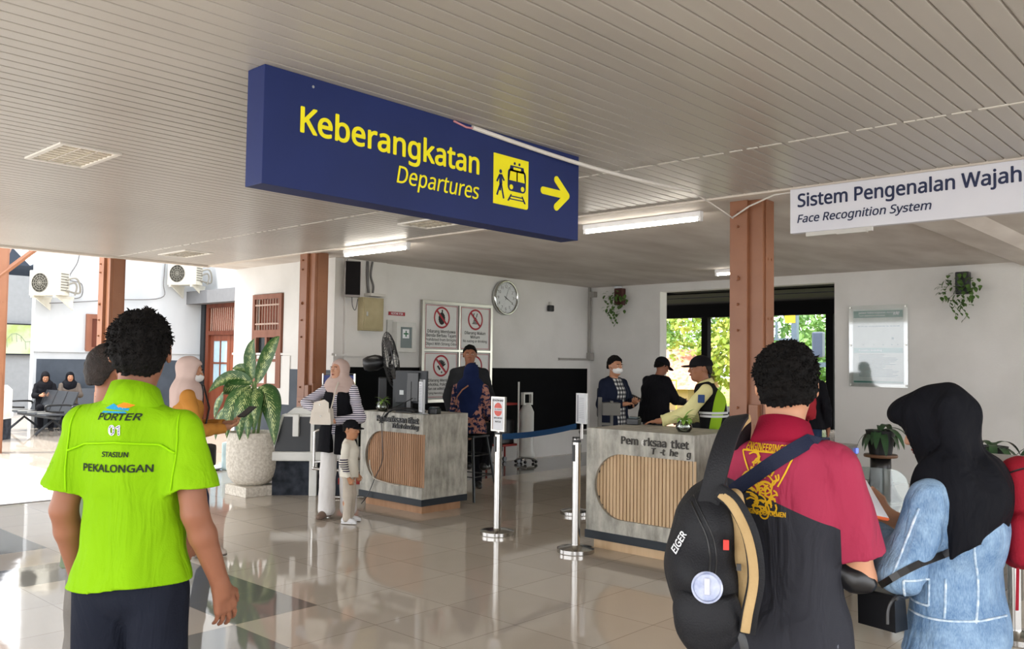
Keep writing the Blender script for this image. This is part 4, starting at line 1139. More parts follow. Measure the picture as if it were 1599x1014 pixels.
bn = thing('litter_bin', 'steel litter bin at the left edge beside the sunlit step', 'bin', (2.97, 10.62, -.2))
MB().lathe([(0, 0), (.15, 0), (.16, .02), (.19, .84), (.2, .85), (.2, .88), (.185, .88), (.18, .86), (.15, .05), (0, .05)], n=40).build('bin_body', mat('ribbed_steel_bin', '#8f9093', .35, .8, stretch=(1, 1, .05), scale=14, bump=.3), bn, smooth=True, auto=40)
MB().box(-.14, .14, -.14, .14, .86, 1.3, bev=.02).build('sand_urn', mat('pebbled_stone', '#b9b0a3', .9, c2='#8f887d', scale=70, bump=.6, bscale=90), bn)
sp_ = thing('potted_sprig', 'yellow-green sprig of leaves at the far left edge', 'plant', (5.75, 20.9, .0))
MB().lathe([(0, 0), (.12, 0), (.16, .9), (0, .9)], n=16).build('pot', greyp, sp_)
mb = MB()
for i in range(7):
    a = i*.9; leaf(mb, (0, 0, .9+i*.12), (math.cos(a), math.sin(a), .3), .4, .07, .8)
mb.tube([(0, 0, .9), (0, 0, 1.7)], .01, 5).build('leaves', mat('yellow_leaf', '#b7c85a', .5), sp_, smooth=True)
# ================================================================== YARD WALL EQUIPMENT, WAITING AREA
ac_m = mat('aged_white_casing', '#cfccc0', .5, c2='#c2beb0', scale=4)
def aircon(x, z, lab, flip=1):
    t = thing('air_conditioner', lab, 'air conditioner', (x, 20.58, z), math.radians(-62), 'outdoor air conditioner units')
    MB().box(-.40, .40, -.28, .02, 0, .56, bev=.015).build('casing', ac_m, t)
    mb = MB()
    for r in (.06, .11, .16, .21): mb.tube([(-.12+r*math.cos(a), -.29, .28+r*math.sin(a)) for a in np.linspace(0, 2*PI, 25)[:-1]], .006, 4, closed=True)
    for a in np.linspace(0, PI, 7)[:-1]: mb.cyl((-.12-.21*math.cos(a), -.29, .28-.21*math.sin(a)), (-.12+.21*math.cos(a), -.29, .28+.21*math.sin(a)), .005, n=5)
    mb.build('fan_grille', mat('grille_grey', '#7d7a70', .5), t)
    m2 = MB().cyl((-.12, -.285, .28), (-.12, -.275, .28), .215, n=30); m2.build('fan_opening', mat('dark_hole', '#3b3934', .8), t)
    mb = MB()
    for i in range(7): mb.box(.40, .405, -.24, -.02, .1+i*.06, .13+i*.06)
    mb.build('side_vents', mat('grille_grey', '#7d7a70', .5), t)
    for s in (-1, 1): MB().box(s*.3-.02, s*.3+.02, -.32, .26, -.05, 0).prism([(s*.3-.015, .24, -.30), (s*.3-.015, .24, -.05), (s*.3-.015, -.2, -.05)], (.03, 0, 0)).build('wall_bracket', ac_m, t)
    MB().tube(wig([(.42, -.1, .35), (.55, .0, .4), (.58, .1, .3), (.52, .2, .1), (.45, .1, .08), (.42, -.1, .12)]), .022, 6).tube(wig([(.42, -.05, .25), (.5, .05, .3), (.52, .1, .2), (.47, .1, .02)]), .02, 6).build('pipes', mat('insulated_pipe', '#8a877e', .6), t)
    return t
aircon(7.28, 2.95, 'aged white air conditioner unit at the left end of the yard wall')
aircon(10.42, 3.42, 'aged white air conditioner unit high on the yard wall, right of the brown column')
tag(MB().tube(wig([(7.95, 20.93, 4.2), (7.9, 20.93, 3.8), (7.72, 20.93, 3.4), (8.0, 20.93, 3.3), (8.0, 20.93, 3.0), (7.7, 20.93, 2.93)]), .012, 5).tube(wig([(7.2, 20.93, 2.8), (7.8, 20.93, 2.86), (8.8, 20.93, 2.98), (9.9, 20.93, 3.1), (9.95, 20.93, 3.5), (10.0, 20.93, 4.4)]), .012, 5).build('wall_cable', mat('cable_grey', '#6d6b6a', .5)), 'thin grey cables running along the white yard wall between the two air conditioner units', 'cable')
rm = thing('map_board', 'pale green railway map board in a black frame on the far left wall', 'map board', (7.55, 26.93, 1.63))
MB().box(-.62, 1.62, -.04, .0, 0, .90).build('board_frame', mat('frame_black', '#23262a', .5), rm)
MB().box(-.62, 1.62, -.05, -.04, .045, .86).build('map_print', mat('map_green', '#8f9d62', .5, c2='#a5ac98', scale=1.6, lo=.4, hi=.6), rm)
mb = MB(); rg = random.Random(3); zc = .5; pts = []
for i in range(18): pts.append((-.55+i*.12, -.053, .5+.12*math.sin(i*1.1)+rg.uniform(-.04, .04)))
mb.tube(pts, .008, 4)
for p in pts: mb.tube([p, (p[0]+.02, -.053, p[2]-rg.uniform(.1, .25))], .006, 4)
mb.build('route_lines', mat('route_grey', '#7d8b72', .6), rm)

seat_m = mat('perforated_dark_steel', '#4a4d52', .38, .7)
def waiting_bench(loc, rz, lab, n=4):
    t = thing('waiting_bench', lab, 'bench', loc, rz, 'perforated steel waiting benches')
    W = n*.56
    for i in range(n):
        x = -W/2+i*.56+.28
        MB().prism([(x-.25, -.22, .43), (x-.25, -.24, .41), (x-.25, .20, .40), (x-.25, .22, .42)], (.5, 0, 0)).build('seat', seat_m, t)
        m = MB().prism([(x-.25, .20, .43), (x-.25, .22, .43), (x-.25, .40, .88), (x-.25, .375, .88)], (.5, 0, 0)); m.build('backrest', seat_m, t)
    MB().box(-W/2, W/2, -.04, .04, .33, .38).build('rail', greyp, t)
    for s in (-1, 1):
        MB().tube([(s*W*.36, -.32, .02), (s*W*.36, 0, .30), (s*W*.36, .34, .02)], .028, 6).build('leg', greyp, t)
        MB().tube(wig([(s*W/2, .26, .55), (s*W/2, .2, .62), (s*W/2, -.2, .62), (s*W/2, -.25, .55), (s*W/2, -.18, .5), (s*W/2, .1, .48)]), .022, 6).build('armrest', blackp, t)
    mb = MB()
    for i in range(n): mb.cyl((-W/2+i*.56+.02, -.22, .44), (-W/2+i*.56+.02, .22, .44), .008, n=6)
    mb.build('seat_trim', chrome, t)
    return t
waiting_bench((6.75, 19.7, 0), math.radians(-90), 'nearer dark perforated steel bench in the waiting area left of the porter')
waiting_bench((7.05, 17.2, 0), math.radians(-90), 'dark steel bench half hidden by the lime-shirted porter', 3)
waiting_bench((8.15, 20.5, 0), math.radians(0), 'dark steel bench against the slate dado where the two women sit', 3)

# ================================================================== RIGHT: GATES, PEDESTAL, PLANTS
gate_m = mat('gate_steel', '#8f8b83', .3, .75, c2='#858179', scale=2)
def gate(x0, x1, y0, y1, lab, glass_dir):
    t = thing('ticket_gate', lab, 'ticket gate', (x0, y0, 0), 0, 'flap barrier ticket gates')
    L, W = x1-x0, y1-y0
    MB().prism([(0, 0, .86), (0, 0, .99), (L, 0, .99), (L, 0, .86)], (0, W, 0)).box(0, L, -.008, W+.008, .985, 1.0, bev=.003).build('top_box', gate_m, t)
    MB().box(0, .16, 0, W, .0, .86, bev=.004).box(L-.22, L, 0, W, 0, .86, bev=.004).box(.16, L-.22, W*.35, W*.65, .12, .86).box(0, L, .02, W-.02, 0, .13).build('cabinet', gate_m, t)
    MB().box(.2, L-.26, -.004, .002, .16, .83).build('side_glass', glassmat('smoked_glass', (.45, .5, .5)), t)
    mb = MB()
    for q in (.12, .3, L-.5, L-.12): mb.cyl((q, -.003, .93), (q, -.008, .93), .016, n=12)
    mb.build('sensor', blackp, t)
    for q_ in ((L-.05, L-.01, -.012, -.008, .93, .97), (-.003, .0, W*.35, W*.65, .94, .96)): MB().box(*q_).build('status_light', emis('status_blue', '#5a6ee8', 1.2), t)
    MB().box(.05, .25, W*.25, W*.75, 1.0, 1.006).build('reader_pad', blackp, t)
    # flap
    y = -.02 if glass_dir < 0 else W+.02
    pts = []
    H0, H1, F = .30, .86, .46
    pts = [(L-.30, y, H0), (L-.30, y, H1)]
    for i in range(9): a = PI/2-PI/2*i/8; pts.append((L-.30, y+glass_dir*(F-.12+.12*math.cos(a)), H1-.12+.12*math.sin(a)))
    pts.append((L-.30, y+glass_dir*F, H0))
    MB().prism(pts, (.012, 0, 0)).build('glass_flap', glassmat('flap_glass', (.86, .92, .9)), t)
    MB().box(L-.32, L-.27, y-.02, y+.02, .5, .85).build('hinge', ss, t)
    return t
gate(5.55, 6.88, 2.62, 2.82, 'grey steel ticket gate with a blue light, beside the man in maroon', -1)
gate(5.35, 6.92, 1.49, 1.70, 'grey steel ticket gate partly hidden by the woman in the black headscarf', -1)
tag(MB().lathe([(0, 0), (.07, 0), (.07, .01), (.045, .014), (.045, .62), (0, .62)], (6.375, 2.618-.1, 0), n=24).build('guide_post', ss, smooth=True), 'short chrome guide post beside the glass gate flap', 'post')
MB_ = MB()
ped = thing('pedestal', 'black turned wooden pedestal with a flared waist, carrying the potted plant behind the gate', 'pedestal', (8.01, 2.842, 0))
MB().lathe([(0, 0), (.22, 0), (.22, .05), (.15, .10), (.10, .2), (.12, .3), (.17, .38), (.18, .43), (.155, .46), (.10, .58), (.088, .70), (.088, .80), (0, .80)], n=36).build('column', mat('black_lacquer', '#161617', .3), ped, smooth=True)
MB().lathe([(0, .80), (.14, .80), (.145, .812), (.14, .826), (0, .826)], n=36).build('plate', mat('brown_plate', '#6b4a33', .4), ped)
MB().lathe([(.17, .385), (.185, .41), (.17, .435), (.165, .41)], n=30).build('grey_ring', mat('grey_ring', '#8a8783', .5), ped, smooth=True)
dark_leaf = mat('dark_green_leaf', '#1f3a22', .35, c2='#2c4f2c', scale=12)
def floppy(x, y, z, lab, seed, n=18, L=.34, pot=True):
    t = thing('potted_plant', lab, 'plant', (x, y, z))
    MB().lathe([(0, 0), (.095, 0), (.125, .2), (.13, .215), (.115, .215), (.11, .19), (0, .19)], n=28).build('pot', mat('black_pot', '#1b1b1d', .4), t, smooth=True, auto=40)
    mb = MB(); rg = random.Random(seed)
    for i in range(n):
        a = i*2.4; el = rg.uniform(.25, 1.1)
        leaf(mb, (0, 0, .19), (math.cos(a)*math.cos(el), math.sin(a)*math.cos(el), math.sin(el)), L*rg.uniform(.7, 1.1), .038, 1.7, n=10)
    mb.build('leaves', dark_leaf, t, smooth=True)
floppy(8.01, 2.842, .826, 'drooping dark-leaved plant in a black pot on the pedestal behind the gate', 2)
floppy(8.3, 1.55, .74, 'bushy dark-leaved plant in a black pot at the right, behind the second gate', 5, 30, .40)
floppy(8.15, 1.98, .74, 'dark-leaved plant in a black pot just right of the black headscarf', 8, 26, .36)
tb = thing('plant_stand', 'low dark stand under the two plants behind the second gate', 'stand', (8.2, 1.75, 0))
MB().box(-.25, .3, -.6, .6, .70, .74).build('stand_top', blackp, tb)
for sx in (-.2, .25):
    for sy in (-.52, .52): MB().box(sx-.02, sx+.02, sy-.02, sy+.02, 0, .70).build('leg', blackp, tb)

# red frame, oxygen-like white cart at the back wall
rf = thing('red_frame_trolley', 'red steel frame trolley against the black dado behind the left stanchion', 'trolley', (9.95, 9.35, 0))
rd = mat('trolley_red', '#a3342f', .5)
mb = MB()
for x in (0, .42):
    for y in (0, .3): mb.cyl((x, y, .06), (x, y, .95), .016, n=8)
for z in (.28, .93): mb.box(-.01, .43, -.01, .31, z, z+.03)
mb.build('frame', rd, rf)
for x in (0, .42):
    for y in (0, .3): MB().cyl((x, y-.015, .04), (x, y+.015, .04), .04, n=14).build('wheel', blackp, rf)
MB().box(.06, .36, .04, .26, .31, .7, bev=.02).build('dark_crate', blackp, rf)
wc = thing('white_cylinder_cart', 'white upright cylinder on a small wheeled base by the black dado', 'cart', (10.45, 9.25, 0))
MB().lathe([(0, .1), (.13, .1), (.14, .12), (.13, .16), (.115, .2), (.115, .82), (.08, .9), (.05, .95), (0, .95)], n=28).build('cylinder', wm, wc, smooth=True, auto=40)
MB().box(-.10, .10, -.03, .03, .93, .96).box(-.11, -.08, -.03, .03, .93, 1.12).box(.08, .11, -.03, .03, .93, 1.12).box(-.11, .11, -.03, .03, 1.10, 1.13).build('handle_frame', wm, wc)
MB().cyl((-.2, 0, .1), (-.2, 0, 1.30), .015, n=8).build('side_pole', wm, wc)
mb = MB()
for a in range(5): mb.cyl((0, 0, .09), (.17*math.cos(a*1.257), .17*math.sin(a*1.257), .06), .014, n=6)
mb.build('wheel_base', chrome, wc)
for a in range(5): MB().ico((.17*math.cos(a*1.257), .17*math.sin(a*1.257), .032), .03, 1).build('caster', blackp, wc)

# stool and office chair
st = thing('bar_stool', 'dark steel bar stool beside the left counter, under the woman in navy', 'stool', (7.24, 7.30, 0), math.radians(10))
gm_ = mat('gunmetal', '#4b4e50', .35, .7)
MB().box(-.17, .17, -.17, .17, .725, .75, bev=.01).build('seat', gm_, st)
for sx in (-1, 1):
    for sy in (-1, 1): MB().tube([(sx*.14, sy*.14, .73), (sx*.24, sy*.24, 0.005)], .017, 6).build('leg', gm_, st)
mb = MB()
for z, q in ((.28, .20), (.52, .17)):
    for a, b in (((-q, -q), (q, -q)), ((q, -q), (q, q)), ((q, q), (-q, q)), ((-q, q), (-q, -q))): mb.cyl((*a, z), (*b, z), .008, n=6)
mb.build('stretcher', gm_, st)
oc = thing('office_chair', 'black high office chair with looped armrests just behind the masked man', 'chair', (9.25, 6.55, 0), math.radians(-150))
MB().box(-.24, .24, -.22, .24, .78, .85, bev=.03).build('seat', blackp, oc)
MB().box(-.22, .22, -.30, -.25, .92, 1.30, bev=.03).build('backrest', blackp, oc)
for s in (-1, 1): MB().tube(wig([(s*.30, -.12, .80), (s*.36, -.05, 1.0), (s*.38, .0, 1.14), (s*.40, .08, 1.18), (s*.40, .22, 1.12)]), .028, 8).build('armrest', blackp, oc)
MB().cyl((0, 0, .1), (0, 0, .78), .03, n=12).build('gas_column', chrome, oc)
for a in range(5): MB().tube([(0, 0, .1), (.3*math.cos(a*1.257), .3*math.sin(a*1.257), .05)], .02, 6).build('leg', blackp, oc)
dsk = thing('desk', 'grey steel equipment desk at the opening in front of the man in the dark cap', 'desk', (10.6, 5.75, 0), math.radians(-20))
MB().box(-.35, .35, -.6, .5, .95, 1.0, bev=.01).box(-.33, .33, -.58, .48, .1, .95).build('cabinet', mat('desk_dark', '#3a3e42', .4, .3), dsk)
MB().box(-.3, -.05, -.3, .1, 1.0, 1.06, bev=.01).build('device', mat('sticker', '#cfd4d4', .5), dsk)
tsf = thing('metal_rack', 'narrow grey metal rack post beside the masked man', 'rack', (8.05, 5.98, 0), math.radians(-47))
MB().box(-.04, .0, -.03, .03, 0, 1.22).box(.10, .13, -.03, .03, 0, 1.18).box(-.02, .12, -.02, .02, .9, .93).box(0, .2, -.12, .12, 1.02, 1.16).box(-.25, .2, -.1, .1, .8, .83).build('rack_frame', mat('rack_grey', '#6d6c67', .5), tsf)

# KAI panel on a chrome stand behind the mother
kp = thing('banner_panel', 'small chrome framed panel with a blue and white emblem, behind the mother', 'sign', (6.76, 9.24, 0), math.radians(-40))
mb = MB().tube([(-.2, 0, 0), (-.2, 0, 1.43), (.2, 0, 1.43), (.2, 0, 0)], .014, 6)
mb.build('stand_frame', ss, kp)
MB().box(-.185, .185, -.006, .006, 1.0, 1.41).build('panel', mat('panel_blue', '#2f3f86', .4), kp)
text('lettering', 'KAI', .13, frame((-.14, -.008, 1.22), (1, 0, 0), (0, 0, 1)), papr, kp, bold=.03, shear=.25, depth=.001)
MB().box(-.185, .185, -.008, -.004, 1.0, 1.12).build('panel_foot', papr, kp)
text('lettering', 'KAI', .05, FX(-.0081, -.21, 1.03), papr, ps, depth=.0005, bold=.03, shear=.25)

# ================================================================== OUTSIDE BEYOND THE PLATFORM
leaf_mats = [mat('tree_leaf_a', '#6d8f42', .6, c2='#93ad58', scale=.9), mat('tree_leaf_b', '#4d7440', .6, c2='#6f9352', scale=.9), mat('tree_leaf_c', '#a3a84a', .6, c2='#7b963f', scale=1.2)]
bark = mat('bark', '#6a5a48', .9)
def tree(x, y, h, r, k, lab, seed, n=2600, ls=.34):
    t = thing('tree', lab, 'tree', (x, y, -.3), 0, 'trees beyond the tracks')
    MB().cyl((0, 0, 0), (.1, .1, h*.7), .18, .08, n=8).build('trunk', bark, t)
    rg = np.random.RandomState(seed)
    cs = np.stack([rg.uniform(-r, r, 16)*.75, rg.uniform(-r, r, 16)*.75, rg.uniform(h*.18, h*.92, 16)], 1); rs = rg.uniform(.3, .55, 16)*r
    bm = bmesh.new()
    for i in range(n):
        c = cs[i % 16]; d = rg.randn(3); d /= np.linalg.norm(d); p = c+d*rs[i % 16]*rg.uniform(.75, 1.08)
        u = rg.randn(3); u /= np.linalg.norm(u); v = np.cross(u, rg.randn(3)); v /= np.linalg.norm(v); s = ls*rg.uniform(.5, 1.2)
        bm.faces.new([bm.verts.new(p+u*s*.5*a+v*s*.28*b) for a, b in ((-1, 0), (0, -1), (1, 0), (0, 1))])
    bm_obj('foliage', bm, leaf_mats[k], t)
for i, (x, y, h, r, k) in enumerate(((40, 26, 8, 4, 1), (36, 23.5, 5.6, 2.5, 0), (41, 20.5, 7.5, 3.6, 1), (34, 19.3, 4.6, 2.0, 2), (43, 16, 8, 4, 0), (36, 15.6, 4.8, 2.2, 1), (44, 11.5, 7.6, 3.8, 1), (37, 12.6, 4.0, 2.0, 0), (48, 31, 8, 5, 0), (45,6,7,4,1))):
    tree(x, y, h, r, k, ['tall dark green tree at the left of the opening, beyond the tracks', 'bright green rounded tree behind the tiled roof', 'tall tree just left of the first canopy post', 'yellow-flowering bush-like tree between post and brown column', 'large pale green tree behind the brown column', 'mid green tree above the officer', 'tall tree seen right of the brown column', 'low pale bush above the head of the man in maroon', 'farthest pale tree on the left horizon', 'tree hidden beyond the poster wall'][i], 10+i)
hs = thing('red_roof_house', 'low house with a red-brown tiled roof beyond the tracks', 'house', (33, 21.6, -.3), .3)
MB().box(-2, 2, -2, 2, 0, .9).build('wall', mat('ochre_wall', '#a58d6a', .8), hs)
MB().prism([(-2.4, -2.4, .9), (2.4, -2.4, .9), (0, -2.4, 2.6)], (0, 4.8, 0)).build('roof', mat('tile_roof', '#a8705a', .8, c2='#c9a08c', scale=6), hs)
sm = thing('signal_mast', 'grey railway signal mast with platforms and a yellow plate, seen above the man in maroon', 'signal', (26.5, 12.05, -.3))
mb = MB().box(-.09, .09, -.09, .09, 0, 4.2)
mb.build('mast', mat('mast_grey', '#5f6f7c', .5, .4), sm)
mb = MB()
for z in (2.75, 3.55): mb.box(-.05, .05, -.1, 1.35, z, z+.06).box(-.05, .05, 1.3, 1.36, z, z+.6).box(-.05, .05, .6, .66, z, z+.6)
mb.box(-.06, .06, -1.2, .1, 1.9, 2.05)
mb.build('bracket', mat('mast_grey', '#5f6f7c', .5, .4), sm)
MB().box(-.15, .1, -.95, -.6, 2.2, 3.0, bev=.05).build('signal_head', mat('signal_dark', '#3f4a5c', .4), sm)
MB().box(-.1, .0, -.05, .3, 3.3, 4.2).build('warning_plate', mat('signal_yellow', '#e6c22e', .5), sm)
mb = MB()
for z in (.9, 1.4): mb.cyl((0, 0, z), (0, 5, z), .03, n=6)
for i in range(11): mb.cyl((0, i*.5, 0), (0, i*.5, 1.4), .02, n=6)
tag(mb.build('trackside_railing', mat('rail_yellow', '#c9b64a', .5), loc=(25, 15.5, -.3)), 'yellow trackside railing beyond the man in the dark cap', 'railing')
for i, x in enumerate((27.5, 29.0)): tag(MB().box(-.04, .04, -30, 45, 0, .16).build('rail', mat('rail_steel', '#7b716a', .4, .8), loc=(x, 0, -.3)), 'steel running rail beyond the platform, %s' % ['the nearer one', 'the farther one'][i], 'rail')
# ================================================================== PEOPLE
V = Vector
def skin(c, nm): return mat('skin_'+nm, c, .5, c2=c, scale=6, spec=.35)
hair_m = mat('black_hair', '#0b0807', .75, c2='#050404', scale=30, bump=.7, bscale=120, spec=.15)
hair_s = mat('short_cropped_hair', '#2a211d', .6, c2='#1a1411', scale=40, bump=.5, bscale=200)
eye_m = mat('dark_eye', '#120d0b', .15); eyew = mat('eye_white', '#d8d2cb', .3); lip_m = mat('lips', '#8f4f45', .5); brow_m = mat('eyebrow', '#1c1512', .8)

class Fig:
    """one person: local frame faces +Y, right hand at +X; joints scaled to height h"""
    def __init__(s, label, loc, rz, h=1.65, wd=1., cell=.006, headturn=0., headtilt=0., **J):
        s.h = h; s.k = h/1.70; s.cell = cell; s.wd = wd
        s.hk = J.pop('hk', 1.); s.dy = J.pop('dy', 1.); s.root = thing('person', label, 'person', (loc[0], loc[1], loc[2] if len(loc) > 2 else 0), math.radians(rz))
        k = s.k
        def m(x, y, z): return V((x*k*wd, y*k, z*k))
        s.j = dict(pelvis=m(0, 0, .93), waist=m(0, 0, 1.07), chest=m(0, .0, 1.27), neck=m(0, -.015, 1.455), head=m(0, .015, 1.595),
                   shR=m(.172, -.01, 1.382), shL=m(-.172, -.01, 1.382), elR=m(.225, -.03, 1.11), elL=m(-.225, -.03, 1.11),
                   wrR=m(.235, .04, .87), wrL=m(-.235, .04, .87),
                   hipR=m(.095, 0, .90), hipL=m(-.095, 0, .90), knR=m(.10, .015, .49), knL=m(-.10, .015, .49), anR=m(.105, -.01, .085), anL=m(-.105, -.01, .085))
        for q, v in J.items():
            s.j[q] = V(v)
        s.HM = Matrix.Translation(s.j['head']) @ Matrix.Rotation(math.radians(headturn), 4, 'Z') @ Matrix.Rotation(math.radians(headtilt), 4, 'X')
        P = list(s.j.values())
        s.lo = [min(p[i] for p in P)-(.30 if i < 2 else .10) for i in range(3)]; s.hi = [max(p[i] for p in P)+(.30 if i < 2 else .20) for i in range(3)]
        s.lo[2] = min(s.lo[2], -.0)-.01
    def hp(s, x, y, z): return s.HM @ V((x*s.k*s.hk, y*s.k*s.hk, z*s.k*s.hk))
    def field(s, lo=None, hi=None, cell=None): return Field(lo or s.lo, hi or s.hi, cell or s.cell)
    def hand(s, f, side, d=None, palm=None, curl=.5, thumb=.6, spread=.12):
        j = s.j; W = j['wr'+side]; E = j['el'+side]; k = s.k*.96
        d = V(d).normalized() if d is not None else (W-E).normalized()
        sg = 1 if side == 'R' else -1
        palm = V(palm) if palm is not None else V((-sg, 0, 0))
        palm = (palm-d*palm.dot(d)).normalized()
        # thumb side of a right hand: with fingers along d and palm normal p the thumb lies along d x p (right) or p x d (left)
        ts = (d.cross(palm) if side == 'R' else palm.cross(d)).normalized()
        f.cone(W-d*.01*k, W+d*.03*k, .026*k, .027*k, .01)
        tips = []
        for i, (o, L, w_) in enumerate(((.030, .068, .0088), (.010, .076, .0092), (-.010, .070, .0088), (-.028, .056, .0078))):
            kn = W+d*(.088-.004*abs(i-1))*k+ts*o*k
            f.cone(W+ts*o*.55*k+d*.012*k, kn, .0155*k, .0125*k, .008)
            a = 0; p = kn; dd = (d+ts*o/.03*spread).normalized()
            for q, (fr, cu) in enumerate(((.46, .75), (.30, 1.), (.24, .8))):
                a += curl*cu*(1+.08*i); v = dd*math.cos(a)+palm*math.sin(a)
                p2 = p+v*L*fr*k; r = w_*(1-.1*q)*k
                f.cone(p, p2, r*1.04, r*.94, .003); p = p2
            tips.append(p)
        b = W+d*.028*k+ts*.024*k; v = (ts*.75+d*.7+palm*.35*thumb*1.6).normalized()
        p = b+v*.038*k; f.cone(b, p, .015*k, .0115*k, .008)
        v2 = (d*.9+ts*.25+palm*.5*thumb).normalized(); p2 = p+v2*.028*k; f.cone(p, p2, .0112*k, .0098*k, .004)
        f.cone(p2, p2+(v2+palm*.3*thumb).normalized()*.024*k, .0098*k, .008*k, .003)
        return (W+d*.09*k+palm*.03*k)
    def body(s, m, hands=None, ears=True, full=True, slim=1., cell=None, head=True, feet=True, belly=0.):
        j = s.j; k = s.k; f = s.field(cell=cell); q = slim
        hands = hands or {}
        f.ell(j['pelvis']+V((0, 0, -.01)), (.145*k*q*s.wd, .098*k*q, .115*k), .03)
        f.cone(j['pelvis'], j['waist'], .095*k*q, .088*k*q, .04, sx=1.45*s.wd, sy=s.dy)
        f.cone(j['waist'], j['chest'], .088*k*q, .10*k*q, .04, sx=1.45*s.wd, sy=s.dy)
        f.cone(j['chest'], j['neck']+V((0, 0, -.085*k)), .10*k*q, .075*k*q, .04, sx=1.5*s.wd, sy=s.dy)
        for a in 'RL': f.cone(j['neck']+V((0, 0, -.075*k)), j['sh'+a]+V((0, 0, -.004)), .066*k, .043*k, .03)
        f.cone(j['neck']+V((0, 0, -.04*k)), j['head']+V((0, -.01, -.04*k)), .056*k, .052*k, .025)
        for a in 'RL':
            f.chain([j['sh'+a]+V((0, 0, -.01)), j['el'+a]], [.046*k*q, .038*k*q], .02)
            mid = j['el'+a].lerp(j['wr'+a], .3)
            f.chain([j['el'+a], mid, j['wr'+a]], [.038*k*q, .039*k*q, .026*k*q], .012)
            s.__dict__['grip'+a] = s.hand(f, a, **hands.get(a, {}))
            f.chain([j['hip'+a], j['kn'+a]], [.078*k*q, .055*k*q], .03)
            kn, an = j['kn'+a], j['an'+a]
            f.chain([kn, kn.lerp(an, .3)+V((0, -.012, 0)), an], [.054*k*q, .055*k*q, .035*k*q], .015)
            if feet:
                fd = s.footdir(a)
                f.chain([an+V((0, 0, -.035*k))-fd*.03*k, an+fd*.10*k+V((0, 0, -.052*k)), an+fd*.155*k+V((0, 0, -.06*k))], [.035*k, .032*k, .022*k], .015, sx=1.15)
        if head:
            k = k*.975*s.hk
            def P(x, y, z): return s.HM @ V((x*k, y*k, z*k))
            rot = s.HM.to_3x3()
            f.ell(P(0, -.012, .022), (.076*k, .096*k, .092*k), .02, rot=rot)
            f.ell(P(0, .028, -.035), (.060*k, .066*k, .078*k), .03, rot=rot)
            f.ell(P(0, .055, -.088), (.032*k, .028*k, .022*k), .028, rot=rot)
            for t in (-1, 1): f.ell(P(t*.038, .066, -.015), (.022*k, .018*k, .018*k), .016, rot=rot)
            f.cone(P(-.032, .082, .030), P(.032, .082, .030), .011*k, .011*k, .014)
            for t in (-1, 1): f.ell(P(t*.031, .098, .012), (.018*k, .016*k, .010*k), .010, op='sub', rot=rot)
            f.cone(P(0, .090, .018), P(0, .110, -.018), .0075*k, .0125*k, .009)
            for t in (-1, 1): f.ell(P(t*.013, .099, -.022), (.009*k, .010*k, .008*k), .006, rot=rot)
            f.ell(P(0, .092, -.050), (.023*k, .012*k, .0085*k), .006, rot=rot)
            f.cone(P(-.02, .104, -.0505), P(.02, .104, -.0505), .0018*k, .0018*k, .003, op='sub')
            for t in (-1, 1): f.ell(P(t*.031, .084, .012), (.0145*k, .013*k, .0105*k), .004, rot=rot)
            if ears:
                for t in (-1, 1):
                    f.ell(P(t*.082, -.012, .002), (.010*k, .020*k, .032*k), .008, rot=rot)
                    f.ell(P(t*.091, -.006, .004), (.006*k, .012*k, .020*k), .004, op='sub', rot=rot)
        s.bodyo = f.mesh('body', m, s.root)
        return s.bodyo
    def footdir(s, a):
        return getattr(s, 'fd'+a, V((.15 if a == 'R' else -.15, 1, 0)).normalized())
    def face(s, lips=True, brows=True):
        k = .975
        def P(x, y, z): return s.hp(x*k, y*k, z*k)
        for t in (-1, 1):
            mb = MB().ico((0, 0, 0), .0068*s.k, 2, (1.5, .8, .72)); mb.build('eye', eyew, s.root, smooth=True, M=Matrix.Translation(P(t*.031, .0935, .012)) @ s.HM.to_3x3().to_4x4())
            mb = MB().ico((0, 0, 0), .0052*s.k, 2, (1, .6, 1)); mb.build('iris', eye_m, s.root, smooth=True, M=Matrix.Translation(P(t*.031, .0975, .012)) @ s.HM.to_3x3().to_4x4())
            if brows: MB().tube([P(t*.014, .098, .030), P(t*.03, .0985, .036), P(t*.05, .088, .031)], .0032*s.k, 6).build('eyebrow', brow_m, s.root, smooth=True)
        if lips: MB().tube([P(-.021, .095, -.050), P(-.008, .103, -.047), P(0, .1045, -.048), P(.008, .103, -.047), P(.021, .095, -.050)], [.001, .0042, .0045, .0042, .001], 6).tube([P(-.019, .095, -.0525), P(0, .1035, -.056), P(.019, .095, -.0525)], [.001, .005, .001], 6).build('lips', lip_m, s.root, smooth=True)
    def hair(s, m=None, thick=.017, tufts=0, front=.055, low=-.055, side=-.005, seed=1, amp=.004, cell=None, fade=False, crown=.0, tl=.03):
        m = m or hair_m; k = s.k*.975*s.hk; H = s.HM; c = s.j['head']
        f = Field([c[i]-.17 for i in range(3)], [c[i]+.19 for i in range(3)], cell or min(s.cell, .004))
        rot = H.to_3x3()
        def P(x, y, z): return H @ V((x*k, y*k, z*k))
        t = thick/k
        f.ell(P(0, -.014, .028+crown*.5), ((.078+t)*k, (.097+t)*k, (.090+t+crown)*k), .01, rot=rot)
        f.ell(P(0, -.055, -.02), ((.062+t*.5)*k, (.052+t*.4)*k, (.062)*k), .03, rot=rot)
        # cut the face, the ears and the nape
        fw = rot @ V((0, 1, 0)); up = rot @ V((0, 0, 1))
        X, Y, Z = f.grid((slice(None),)*3)
        c2 = P(0, 0, 0)
        y = (X-c2.x)*fw.x+(Y-c2.y)*fw.y+(Z-c2.z)*fw.z; z = (X-c2.x)*up.x+(Y-c2.y)*up.y+(Z-c2.z)*up.z
        y = y/k; z = z/k
